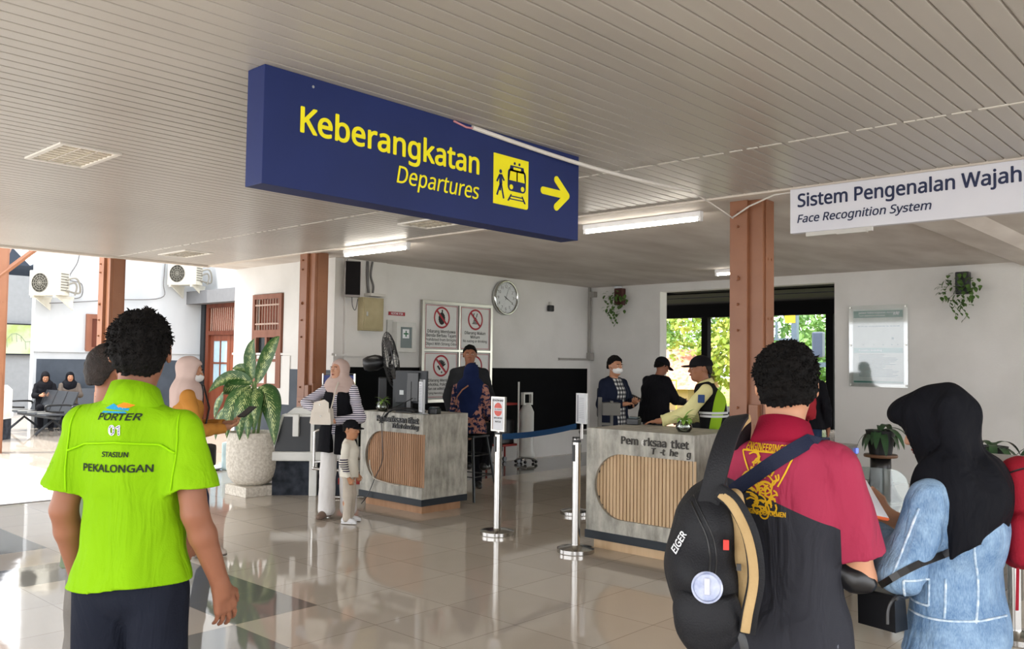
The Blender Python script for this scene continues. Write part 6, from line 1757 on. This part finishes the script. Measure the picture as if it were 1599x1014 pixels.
# ------------------------------------------------------------------ man in dark cap at the opening
dc = Fig('man all in black with a dark cap bending over the desk at the opening', (9.90, 6.48), -104, 1.70, 1.2, .008, headturn=-10, headtilt=-28,
         head=(0, .14, 1.58), neck=(0, .06, 1.45), chest=(0, .03, 1.27), shR=(.19, .04, 1.385), shL=(-.19, .04, 1.385), elR=(.25, .14, 1.14), wrR=(.18, .38, 1.10), elL=(-.25, .14, 1.14), wrL=(-.18, .38, 1.12))
dc.body(sk_d, {'R': dict(curl=.5), 'L': dict(curl=.5)}); dc.hair(thick=.01); dc.cap(blackc); dc.face()
dc.shirt(blackc, hem=.84, sleeve=1.9, loose=.035, sl_w=.026, name='jacket'); dc.trousers(mat('charcoal_trouser', '#33353a', .8))
for a in 'RL': dc.shoe(a, mat('black_shoe', '#161616', .35))

# ------------------------------------------------------------------ officer leaning on the right counter
paley = mat('pale_yellow_uniform', '#dcd69c', .75, c2='#d1cb90', scale=4, bump=.2, bscale=140)
of = Fig('officer in black cap, pale yellow shirt and safety vest leaning on the right counter', (7.20, 4.05), 24, 1.70, 1.05, .006, headturn=26, headtilt=-2,
         shR=(.18, .06, 1.37), shL=(-.19, .06, 1.375), chest=(0, .04, 1.26), neck=(0, .085, 1.44), head=(-.01, .135, 1.565), elL=(-.25, .22, 1.17), wrL=(-.22, .47, 1.085), elR=(.27, .16, 1.12), wrR=(.2, .32, 1.08))
of.body(skin('#96664b', 'officer'), {'L': dict(d=(.15, 1, -.1), palm=(0, 0, -1), curl=.22, thumb=.3), 'R': dict(curl=.6)}); of.face(); of.hair(hair_s, thick=.006, low=-.05, side=.02, amp=.002)
of.cap(mat('black_cap', '#161518', .7))
of.shirt(paley, hem=.9, sleeve=1.93, loose=.01, sl_w=.022, name='uniform_shirt', seed=9, amp=.007); of.collar(paley, .068, .03)
vk = N('black_lime_vest'); vk.b.inputs['Roughness'].default_value = .75; vk.b.inputs['Specular IOR Level'].default_value = .1
tcv = vk.n('TexCoord'); spv = vk.n('SeparateXYZ'); vk.l(tcv, 'Object', spv, 0)
yb = vk.math('ADD', spv.outputs[1], vk.math('MULTIPLY', vk.math('SUBTRACT', spv.outputs[2], 1.1), .18))
lm_ = vk.math('MULTIPLY', vk.math('LESS_THAN', yb, .02), vk.math('GREATER_THAN', yb, -.075))
mxv = vk.n('Mix', data_type='RGBA'); vk.t.links.new(lm_, mxv.inputs[0]); mxv.inputs['A'].default_value = lin('#141416'); mxv.inputs['B'].default_value = lin('#8fb828')
vk.t.links.new(mxv.outputs['Result'], vk.b.inputs['Base Color'])
vest = of.shirt(vk.m, hem=.78, sleeve=0, loose=.030, name='safety_vest', open_front=.02, seed=3)
refl_ = mat('reflective_tape', '#d3d5d8', .35)
bvv = bvh_of(vest)
def band(bvh, pts, r, m, parent, nm, lift=.004, flat=.0025):
    """flat band lying on cloth along pts, cast towards the body axis"""
    P = []
    for p in pts:
        p = V(p); ax = V((0, 0, p.z)); d = (ax-p).normalized(); h_ = bvh.ray_cast(p, d)
        if h_[0]: P.append(h_[0]-d*lift)
    mb = MB()
    if len(P) > 2:
        n_ = len(P); rings = []
        for i, p in enumerate(P):
            t = (P[min(i+1, n_-1)]-P[max(i-1, 0)]).normalized(); o = V((p.x, p.y, 0)).normalized(); s2 = t.cross(o).normalized()
            o = s2.cross(t).normalized()
            rings.append([mb.bm.verts.new(p+s2*a*r+o*b*flat) for a, b in ((-1, -1), (1, -1), (1, 1), (-1, 1))])
        for A_, B_ in zip(rings, rings[1:]):
            for q in range(4): mb.bm.faces.new((A_[q], A_[(q+1) % 4], B_[(q+1) % 4], B_[q]))
        mb.bm.faces.new(rings[0][::-1]); mb.bm.faces.new(rings[-1])
    return mb.build(nm, m, parent)
for zz in (1.14, 1.17):
    band(bvv, [(.5*math.cos(a), .5*math.sin(a), zz) for a in np.linspace(-PI*1.25, PI*.25, 40)], .010, refl_, vest, 'reflective_band')
MB().box(-.012, .012, -.03, .03, -.037, .037, bev=.006).build('shoulder_badge', mat('badge_blue', '#2f4a78', .5), of.root, M=Matrix.Translation((-.268, .095, 1.30)) @ Matrix.Rotation(.35, 4, 'Y'))
of.trousers(blackc)
for a in 'RL': of.shoe(a, mat('black_shoe', '#161616', .35))

# ------------------------------------------------------------------ traveller with red rucksack seen through the opening
rt = Fig('traveller in black with a red rucksack standing in the opening behind the man in maroon', (10.0, 4.42), -75, 1.70, 1.05, .009)
rt.body(sk_d, {}); rt.hair(thick=.016); rt.face()
rt.shirt(blackc, hem=.86, sleeve=1.9, loose=.03, sl_w=.02, name='jacket'); rt.trousers(mat('blue_denim_dark', '#2d3b55', .8, c2='#26334a', scale=6), loose=.02)
for a in 'RL': rt.shoe(a, mat('black_shoe', '#161616', .35))
redc = mat('red_canvas', '#a3303a', .8, c2='#93272f', scale=4, bump=.2, bscale=120)
def rucksack(loc, rz, lab, m, sc=1.):
    t = thing('backpack', lab, 'backpack', loc, rz)
    f = Field((-.24, -.18, -.06), (.24, .18, .56), .007)
    f.box((-.155, -.09, 0), (.155, .08, .46), .02, rd=.07); f.box((-.12, -.15, .03), (.12, -.05, .24), .03, rd=.045)
    f.noise(.006, 24, 5); o = f.mesh('pack_body', m, t)
    MB().tube(wig([(-.13, -.10, .33), (-.13, -.12, .39), (0, -.125, .435), (.13, -.12, .39), (.13, -.10, .33)]), .004, 5).build('zip', blackp, t)
    MB().tube(wig([(-.03, .05, .45), (-.02, .05, .50), (.02, .05, .50), (.03, .05, .45)]), .008, 6).build('handle', blackp, t)
    for s_ in (-1, 1): MB().tube(wig([(s_*.09, .07, .43), (s_*.11, .16, .40), (s_*.12, .18, .2), (s_*.12, .08, .02)]), .022, 6, flat=.006).build('strap', m, t)
    for q_ in (-.09, .08): MB().tube([(q_, -.08, .02), (q_*1.05, -.085, -.15)], .008, 5, flat=.003).build('dangling_strap', m, t)
    t.scale = (sc,)*3
    return t
rucksack(at(rt, (0, -.20, .98)), math.radians(-75), 'red rucksack on the traveller in the opening', redc, .95)

# ------------------------------------------------------------------ man in maroon and black polo, right foreground
mk = N('maroon_black_polo'); b_ = mk.b; b_.inputs['Roughness'].default_value = .8
tc_ = mk.n('TexCoord'); sp_2 = mk.n('SeparateXYZ'); mk.l(tc_, 'Object', sp_2, 0)
ax_ = mk.math('ABSOLUTE', sp_2.outputs[0])
edge = mk.math('ADD', mk.math('ADD', 1.245, mk.math('MULTIPLY', sp_2.outputs[0], -.36)), mk.math('MULTIPLY', mk.math('MULTIPLY', sp_2.outputs[0], sp_2.outputs[0]), -.4))
isblk = mk.math('MULTIPLY', mk.math('LESS_THAN', sp_2.outputs[2], edge), mk.math('MAXIMUM', mk.math('LESS_THAN', ax_, .160), mk.math('LESS_THAN', sp_2.outputs[2], 1.0)))
mx_ = mk.n('Mix', data_type='RGBA'); mk.t.links.new(isblk, mx_.inputs[0]); mx_.inputs['A'].default_value = lin('#961d40'); mx_.inputs['B'].default_value = lin('#1a1c26')
mk.t.links.new(mx_.outputs['Result'], b_.inputs['Base Color'])
nz_ = mk.n('TexNoise', i_Scale=300.); mk.l(tc_, 'Object', nz_, 0); bp_ = mk.n('Bump', i_Strength=.15, i_Distance=.005); mk.l(nz_, 0, bp_, 'Height'); mk.l(bp_, 0, b_, 'Normal'); add_fold(mk, bp_, .8)
polo = mk.m
mm_ = Fig('young man in a maroon and black polo with yellow print on his back', (2.29, 1.07), -82, 1.645, .88, .005, headturn=14, headtilt=0,
          elR=(.19, .04, 1.04), wrR=(.10, .28, 1.12), elL=(-.215, .02, 1.10), wrL=(-.17, .2, 1.0))
mm_.body(skin('#c08b6c', 'tan'), {'R': dict(d=(-.4, 1, .1), palm=(-.8, 0, .4), curl=.7), 'L': dict(curl=.7)}, cell=.0045)
mm_.hair(thick=.014, tufts=3000, low=-.050, side=.040, amp=.006, crown=.003, seed=8, cell=.004, tl=.015)
mm_.face()
msh = mm_.shirt(polo, hem=.85, sleeve=.79, loose=.014, sl_w=.021, flare=.010, amp=.011, freq=17, seed=11, cell=.0055)
mm_.collar(mat('maroon_collar', '#8a1731', .75, bump=.2, bscale=300), .072, .045)
mm_.trousers(mat('grey_jean', '#6c7077', .85, c2='#5e6269', scale=9, bump=.2, bscale=150), loose=.03)
for a in 'RL': mm_.shoe(a, mat('black_shoe', '#161616', .35), mat('shoe_sole', '#2a2a2a', .6))
yp = mat('print_yellow', '#d9a91e', .6)
garment_text(mm_, msh, [('lettering', 'ENGINEERINGER', .026, -.02, 1.372, yp, dict(bold=.02, fit=.13, **KW)), ('lettering', 'ENGINE DEPATEMEN', .017, -.02, 1.205, yp, dict(bold=.03, fit=.115, **KW))])
def line_bm(segs, w=.0022):
    bm = bmesh.new()
    for a, b in segs:
        a = V((*a, 0)); b = V((*b, 0)); d = (b-a).normalized(); n_ = V((-d.y, d.x, 0))*w
        bm.faces.new([bm.verts.new(p) for p in (a-n_, b-n_, b+n_, a+n_)])
    return bm
rg = random.Random(12); segs = []
for a, b in (((-.075, .148), (.075, .148)), ((-.075, .148), (-.055, .10)), ((.075, .148), (.055, .10)), ((-.055, .10), (-.03, .06)), ((.055, .10), (.035, .06)), ((-.068, .132), (-.05, .09))): segs.append((a, b))
for i in range(70):    # embroidered tangle of gears and scrolls
    t = rg.random(); y = .135-.15*t; w0 = .05*(1-abs(t-.45)*.9); x = rg.uniform(-w0, w0); a = rg.uniform(0, PI); L = rg.uniform(.006, .017)
    p = (x, y)
    for q in range(3):
        a += rg.uniform(.3, .9); p2 = (p[0]+L*math.cos(a), p[1]+L*math.sin(a)); segs.append((p, p2)); p = p2
for i in range(12):
    a0, a1 = 2*PI*i/12, 2*PI*(i+1)/12; segs.append(((.02*math.cos(a0), .055+.016*math.sin(a0)), (.02*math.cos(a1), .055+.016*math.sin(a1))))
    segs.append(((.012*math.cos(a0), -.015+.012*math.sin(a0)), (.012*math.cos(a1), -.015+.012*math.sin(a1))))
garment_shape(msh, line_bm(segs), frame((-.02, -.6, 1.222), (1, 0, 0), (0, 0, 1)), yp, 'back_emblem', maxlen=.02)
bvm = bvh_of(msh)
def over(bvh, pts, r, m, parent, nm, lift=.006, flat=.003):
    """strap laid onto cloth: every point is (position, casting direction)"""
    P = []
    for p, d in pts:
        p = V(p); d = V(d).normalized(); h_ = bvh.ray_cast(p-d*.5, d)
        if h_[0]: P.append((h_[0]-d*lift, -d))
    mb = MB(); rings = []; n_ = len(P)
    for i, (p, o) in enumerate(P):
        t = (P[min(i+1, n_-1)][0]-P[max(i-1, 0)][0]).normalized(); s2 = t.cross(o).normalized(); o2 = s2.cross(t).normalized()
        rings.append([mb.bm.verts.new(p+s2*a*r+o2*b*flat) for a, b in ((-1, -1), (1, -1), (1, 1), (-1, 1))])
    for A_, B_ in zip(rings, rings[1:]):
        for q in range(4): mb.bm.faces.new((A_[q], A_[(q+1) % 4], B_[(q+1) % 4], B_[q]))
    mb.bm.faces.new(rings[0][::-1]); mb.bm.faces.new(rings[-1])
    return mb.build(nm, m, parent, smooth=False)
sbs = thing('sling_strap', 'dark navy sling strap crossing the maroon polo from the right shoulder down to the left', 'strap', tuple(mm_.root.location), mm_.root.rotation_euler.z)
pts = [((.09, .08, 1.40), (0, -.7, -1)), ((.095, .02, 1.43), (0, .0, -1)), ((.092, -.05, 1.42), (0, .5, -1))]+[((.085-.27*t, -.1, 1.405-.20*t), (0, 1, 0)) for t in np.linspace(0, 1, 14)]
over(bvm, pts, .019, mat('strap_navy', '#151d35', .6, bump=.3, bscale=300), sbs, 'webbing', lift=.008)

# backpack hanging from his left shoulder, side pocket towards the camera
bp = thing('backpack', 'large black backpack with tan padding hanging from the left shoulder of the man in maroon', 'backpack', (2.03, 1.15, 0), math.radians(-60))
bkc = mat('black_nylon', '#1b1c20', .6, c2='#15161a', scale=5, bump=.25, bscale=220)
tanp = mat('tan_padding', '#b3996f', .75, c2='#a58b62', scale=6, bump=.2, bscale=200)
f = Field((-.19, -.22, .86), (.16, .22, 1.42), .0055)
for a, b, r1, r2 in (((.01, 0, .985), (-.015, 0, 1.08), .075, .095), ((-.015, 0, 1.08), (-.005, 0, 1.20), .095, .080), ((-.005, 0, 1.20), (.02, .0, 1.31), .080, .038)):
    f.cone(a, b, r1, r2, .04, sy=1.65)
f.ell((-.03, 0, 1.08), (.085, .14, .16), .03)
f.plane((.066, 0, 1.1), (1, 0, .12))
f.func(lambda X, Y, Z: .003*np.sin(Z*34+X*20)*(np.abs(Y) > .05)+0*X)
f.noise(.006, 20, 9, st=(1, 1, .5))
bpo = f.mesh('pack_body', bkc, bp)
bvb = bvh_of(bpo)
g = Field((-.16, -.26, .88), (.12, .05, 1.14), .0055)
g.ell((-.012, -.125, .985), (.082, .055, .105), .02); g.plane((0, 0, 1.075), (.1, -.2, 1)); g.noise(.004, 30, 4)
g.mesh('side_pocket', bkc, bp)
tm = thing('tumbler', 'tumbler with a clear round lid stuck in the side pocket of the black backpack', 'tumbler', tuple(Matrix.Rotation(math.radians(-60), 4, 'Z') @ V((-.012, -.178, 1.068))+V((2.03, 1.15, 0))), math.radians(-60))
Mt = Matrix.Rotation(math.radians(74), 4, 'X')
def lathe_m(prof, M, n=36):
    mb = MB().lathe(prof, n=n); bmesh.ops.transform(mb.bm, matrix=M, verts=mb.bm.verts); return mb
lathe_m([(0, -.13), (.026, -.13), (.031, 0), (0, 0)], Mt).build('cup', ss, tm, smooth=True, auto=40)
lathe_m([(0, .002), (.032, .0), (.037, .003), (.037, .014), (.033, .016), (.030, .009), (0, .009)], Mt).build('lid', mat('lid_clear_blue', '#8d97b5', .12, c2='#b7bdd0', scale=40), tm, smooth=True, auto=40)
MB().box(-.007, .007, -.018, .022, .009, .016, bev=.003, M=Mt).build('lid_slider', mat('lid_slider', '#b9bccb', .2), tm)
# tan back padding, carrying strap and free strap
h = Field((.02, -.16, .93), (.14, .12, 1.32), .005)
h.chain([(.078, -.075, .98), (.082, -.075, 1.12), (.055, -.07, 1.27)], [.022, .026, .022], .02, sy=1.9); h.mesh('back_padding', tanp, bp)
def ribbon(pts, w, t, m, parent, nm, up=(0, -1, 0)):
    P = wig(pts, 6); mb = MB(); rings = []; n_ = len(P)
    for i, p in enumerate(P):
        tt = (P[min(i+1, n_-1)]-P[max(i-1, 0)]).normalized(); o = V(up) if not callable(up) else V(up(i/(n_-1))); s2 = tt.cross(o).normalized(); o2 = s2.cross(tt).normalized()
        ww = w if not callable(w) else w(i/(n_-1))
        rings.append([mb.bm.verts.new(p+s2*a*ww+o2*b*t) for a, b in ((-1, -.5), (-.8, -1), (.8, -1), (1, -.5), (1, .5), (.8, 1), (-.8, 1), (-1, .5))])
    for A_, B_ in zip(rings, rings[1:]):
        for q in range(8): mb.bm.faces.new((A_[q], A_[(q+1) % 8], B_[(q+1) % 8], B_[q]))
    mb.bm.faces.new(rings[0][::-1]); mb.bm.faces.new(rings[-1])
    return mb.build(nm, m, parent, smooth=True, auto=50)
st1 = ribbon([(-.02, -.085, 1.20), (.0, -.10, 1.29), (.020, -.085, 1.37), (.045, -.03, 1.435), (.07, .06, 1.462), (.08, .16, 1.42), (.085, .22, 1.32)], .028, .008, bkc, bp, 'carrying_strap', up=lambda t: (-.25, -1+t*.7, .2+t))
ribbon([(.014, -.09, 1.29), (.036, -.075, 1.37), (.066, -.02, 1.44), (.094, .06, 1.462)], .007, .010, tanp, st1, 'strap_padding', up=lambda t: (-.25, -1+t*.7, .2+t))
fs = ribbon([(.015, -.12, 1.29), (.05, -.15, 1.27), (.088, -.17, 1.20), (.102, -.17, 1.10), (.088, -.16, 1.01), (.082, -.15, .96)], .020, .006, bkc, bp, 'free_strap')
ribbon([(.020, -.128, 1.285), (.05, -.159, 1.26), (.083, -.179, 1.19), (.096, -.179, 1.10), (.083, -.170, 1.01), (.077, -.160, .965)], .011, .004, tanp, fs, 'strap_padding')
ribbon([(.06, -.14, .97), (.075, -.15, .93), (.08, -.15, .86), (.082, -.15, .76)], .010, .002, blackp, bp, 'dangling_webbing')
MB().box(-.004, .010, -.004, .004, -.012, .012, bev=.001).build('red_tag', mat('tag_red', '#d8433c', .6), bp, M=Matrix.Translation((.030, -.142, 1.165)))
MB().box(-.005, .006, -.003, .003, -.008, .008).build('side_buckle', blackp, bp, M=Matrix.Translation((.062, -.150, 1.115)))
def cast(bv, x, z, y0=-.5, lift=.003):
    h_ = bv.ray_cast(V((x, y0, z)), V((0, 1, 0))); return h_[0]+V((0, -lift, 0)) if h_[0] else None
def seamline(bv, xz, r, m, parent, nm, lift=.0):
    P = [cast(bv, x, z, lift=lift) for x, z in xz]; P = [p for p in P if p is not None]
    return MB().tube(P, r, 6).build(nm, m, parent, smooth=True) if len(P) > 2 else None
zipm = mat('zip_black', '#0f1012', .4)
seamline(bvb, [(-.06+.055*math.sin(t*PI), 1.27-.28*t) for t in np.linspace(0, 1, 20)], .003, zipm, bpo, 'zip')
seamline(bvb, [(-.045+.055*math.sin(t*PI), 1.27-.28*t) for t in np.linspace(0, 1, 20)], .0022, zipm, bpo, 'zip_flap')
bmx = text2d('EIGER', .020, bold=.03, align='CENTER'); wrap(bmx, bvb, Matrix.Translation((-.075, -.4, 1.155)) @ Matrix.Rotation(math.radians(-62), 4, 'Y') @ frame((0, 0, 0), (1, 0, 0), (0, 0, 1)), (0, 1, 0)); bm_obj('lettering', bmx, papr, bpo)
bmx = poly_bm([(-.090, .985), (-.055, .972), (-.045, .925), (-.062, .93)]); wrap(bmx, bvb, frame((0, -.4, 0), (1, 0, 0), (0, 0, 1)), (0, 1, 0)); bm_obj('leather_patch', bmx, mat('orange_leather', '#c87a2c', .5), bpo)

# sling bag on his front, end of the navy strap
sb2 = thing('sling_bag', 'black leather sling bag on the front of the man in maroon, below his elbow', 'bag', (2.36, .84, 0), math.radians(-70))
f = Field((-.2, -.1, .95), (.2, .12, 1.15), .006); f.chain([(-.11, 0, 1.06), (-.06, .0, 1.04), (-.03, 0, 1.03)], [.028, .034, .022], .03); f.mesh('bag_body', mat('black_leather', '#18181a', .3), sb2)

# ------------------------------------------------------------------ woman in black headscarf and denim jacket
def denim_mat():
    k = N('light_washed_denim'); b = k.b; b.inputs['Roughness'].default_value = .85
    tc = k.n('TexCoord'); a = k.n('TexNoise', i_Scale=9., i_Detail=8, i_Roughness=.7); k.l(tc, 'Object', a, 'Vector')
    mp = k.n('Mapping'); mp.inputs['Scale'].default_value = (1, 1, .16); k.l(tc, 'Object', mp, 0)
    c = k.n('TexNoise', i_Scale=420., i_Detail=2); k.l(mp, 0, c, 'Vector')
    r = k.n('ValToRGB'); r.color_ramp.elements[0].position = .38; r.color_ramp.elements[1].position = .62
    r.color_ramp.elements[0].color = lin('#4d6f95'); r.color_ramp.elements[1].color = lin('#8ba7c2')
    k.t.links.new(k.math('ADD', k.math('MULTIPLY', a.outputs[0], .7), k.math('MULTIPLY', c.outputs[0], .3)), r.inputs[0]); k.l(r, 0, b, 'Base Color')
    bpn = k.n('Bump', i_Strength=.35, i_Distance=.004); k.l(c, 0, bpn, 'Height'); k.l(bpn, 0, b, 'Normal'); add_fold(k, bpn, .9); return k.m
denim = denim_mat()
blkscarf = mat('black_scarf', '#15161b', .75, c2='#111217', scale=4, bump=.08, bscale=200, fold=1.)
hw = Fig('woman in a black headscarf and light denim jacket looking down at her phone', (2.645, .73), -14, 1.56, .84, .005, headturn=12, headtilt=-20, dy=.85,
         head=(0, .05, 1.435), neck=(0, -.005, 1.31), elL=(-.215, .035, 1.05), wrL=(-.09, .22, 1.135), elR=(.22, .05, 1.05), wrR=(.03, .22, 1.145), shL=(-.155, -.01, 1.25), shR=(.155, -.01, 1.25), chest=(0, -.01, 1.15))
hw.body(skin('#c6987b', 'fair'), {'L': dict(d=(.45, .85, .35), palm=(.8, -.2, .5), curl=.75, thumb=.8), 'R': dict(d=(-.5, .8, .35), palm=(-.8, -.2, .5), curl=.6, thumb=1.)}, cell=.0045, ears=False)
hw.face()
hs_ = hw.hijab(blkscarf, drape=.13, back=.17, seed=14, amp=.011, freq=30, front=.10, cell=.0055, facew=.046, faceh=.066, bulk=.82, peak=1, cut=False, tail=[((-.05, -.06, 1.24), (-.145, -.06, 1.09), .06, .003), ((-.02, -.08, 1.24), (-.09, -.115, 1.14), .05, .003)])
bvs = bvh_of(hs_)
dj = hw.shirt(denim, hem=.91, sleeve=1.84, loose=.020, sl_w=.020, flare=.018, amp=.007, seed=17, name='denim_jacket', cell=.0055, freq=24, longdrape=.6, cuff_loose=.045)
bvd = bvh_of(dj)
stitch = mat('pale_denim_seam', '#cdd9e3', .85, c2='#8faac4', scale=60, stretch=(1, 1, 1))
def seam_cam(bv, pts, src, r, m, parent, nm):
    """raised seam: points thrown onto the cloth from a side"""
    P = []
    for p in pts:
        p = V(p); d = (p-V(src)); d = V((d.x, d.y, 0)).normalized(); h_ = bv.ray_cast(p-d*.5, d)
        if h_[0]: P.append(h_[0]-d*.001)
    if len(P) > 2: MB().tube(P, r, 5).build(nm, m, parent, smooth=True)
src = V((-.95, -.35, 0))
for pts in ([(0, -.07, 1.20-.27*t) for t in np.linspace(0, 1, 24)], [(0, .01, 1.04-.10*t) for t in np.linspace(0, 1, 12)], [(0, .16-.30*t, .935) for t in np.linspace(0, 1, 30)],
            [(0, .13-.07*t, 1.045) for t in np.linspace(0, 1, 8)], [(0, .13-.07*t, .965) for t in np.linspace(0, 1, 8)], [(0, .06, 1.045-.08*t) for t in np.linspace(0, 1, 8)], [(0, .13, 1.045-.08*t) for t in np.linspace(0, 1, 8)]):
    seam_cam(bvd, pts, src, .0035, stitch, dj, 'seam')
for t0, t1, o in ((hw.j['shL']+V((0, 0, -.02)), hw.j['elL']+V((0, 0, .0)), V((0, 0, 0))),):
    seam_cam(bvd, [t0.lerp(t1, q)+V((-.0, .02, 0)) for q in np.linspace(0, 1, 20)], src, .0035, stitch, dj, 'sleeve_seam')
# skirt
f = hw.field()
f.chain([hw.j['pelvis']+V((0, 0, .0)), (0, 0, .45), (0, 0, .06)], [.095, .15, .22], .03, sx=1.15); f.noise(.007, 22, 3, st=(1, 1, .3)); f.plane((0, 0, .05), (0, 0, -1)); f.plane((0, 0, 1.0), (0, 0, 1))
f.mesh('skirt', blkscarf, hw.root)
ph2 = thing('mobile_phone', 'white and orange mobile phone held by the woman in the black headscarf', 'phone', (2.447, .905, 1.238), math.radians(-14))
Mp = Matrix.Rotation(math.radians(-48), 4, 'X') @ Matrix.Rotation(math.radians(18), 4, 'Y')
MB().box(-.036, .036, -.005, .005, -.07, .075, bev=.004).build('phone_body', mat('phone_orange', '#d9693f', .5), ph2, M=Mp)
MB().box(-.032, .032, -.0062, -.005, -.066, .071).build('phone_face', mat('phone_white', '#dcdde2', .3), ph2, M=Mp)
cbg = thing('crossbody_bag', 'small black crossbody bag with gold rings at the hip of the woman in denim', 'bag', (2.46, .865, .0), math.radians(-12))
bl_ = mat('black_leather', '#18181a', .3)
MB().prism([(-.03, -.05, .895), (.03, -.05, .895), (.025, -.045, .985), (-.025, -.045, .985)], (0, .11, 0)).build('bag_body', bl_, cbg)
MB().box(-.032, .032, -.055, .065, .978, .992, bev=.005).build('bag_flap', bl_, cbg)
mb = MB()
for q in (-.03, .03): mb.tube([(q*.5, -.04, .985), (q*.5, -.055, 1.0), (q*.5, -.085, 1.035), (q*.5, -.08, 1.04)], .0024, 6)
mb.build('gold_ring', mat('gold_metal', '#b89a63', .3, 1.), cbg)
sp3 = over(bvd, [((-.1, .11-.024*i, 1.02+.014*i), (1, .3-.03*i, 0)) for i in range(12)], .009, bl_, cbg, 'bag_strap', lift=.006)
sp3.parent = None; sp3.parent = cbg; sp3.matrix_parent_inverse = (Matrix.Translation(cbg.location) @ Matrix.Rotation(cbg.rotation_euler.z, 4, 'Z')).inverted() @ (Matrix.Translation(hw.root.location) @ Matrix.Rotation(hw.root.rotation_euler.z, 4, 'Z'))
MB().tube(wig([(-.02, -.07, .99), (-.06, -.07, 1.0), (-.08, -.06, .97), (-.085, -.06, .93)]), .004, 6).build('loose_strap', bl_, cbg)

# ------------------------------------------------------------------ person with red rucksack at the right edge
rp = Fig('person with a red rucksack standing at the right edge of the view', (3.12, .33), -80, 1.62, 1., .008)
rp.body(sk_m, {}); rp.hair(thick=.014); rp.shirt(blackc, hem=.86, sleeve=1.5, loose=.02, name='shirt'); rp.trousers(blackc)
for a in 'RL': rp.shoe(a, mat('black_shoe', '#161616', .35))
rucksack((2.85, .56, 1.03), math.radians(-80), 'red rucksack cut by the right edge, above the chrome stanchion', mat('crimson_nylon', '#a02433', .7, c2='#8d1e2c', scale=4, bump=.2, bscale=140), .70)

# ------------------------------------------------------------------ seated women in the waiting area
def sitter(loc, rz, lab, scarf, top, seed, tilt=-10):
    s = Fig(lab, loc, rz, 1.58, 1., .010, headtilt=tilt, pelvis=(0, 0, .53), waist=(0, -.03, .67), chest=(0, -.05, .85), neck=(0, -.05, 1.02), head=(0, -.01, 1.15), shR=(.16, -.05, .965), shL=(-.16, -.05, .965),
            elR=(.21, .05, .75), elL=(-.21, .05, .75), wrR=(.10, .24, .76), wrL=(-.10, .24, .76), hipR=(.09, .0, .50), hipL=(-.09, 0, .50), knR=(.11, .42, .50), knL=(-.11, .42, .50), anR=(.10, .45, .085), anL=(-.10, .45, .085))
    s.body(sk_m, {}, cell=.008, ears=False); s.face(); s.hijab(scarf, drape=.2, back=.22, seed=seed)
    s.shirt(top, hem=.42, sleeve=1.9, loose=.02, sl_w=.02, name='tunic'); s.trousers(blackc, top=.62)
    for a in 'RL': s.shoe(a, mat('black_shoe', '#161616', .35))
sitter((7.62, 20.38, 0), 165, 'woman in a black headscarf and taupe top reclining on the bench by the slate dado', blkscarf, mat('taupe_top', '#5f564f', .8), 3)
sitter((7.12, 20.42, 0), 165, 'person in dark clothes slumped on the bench at the left edge', blackc, blackc, 6, -30)
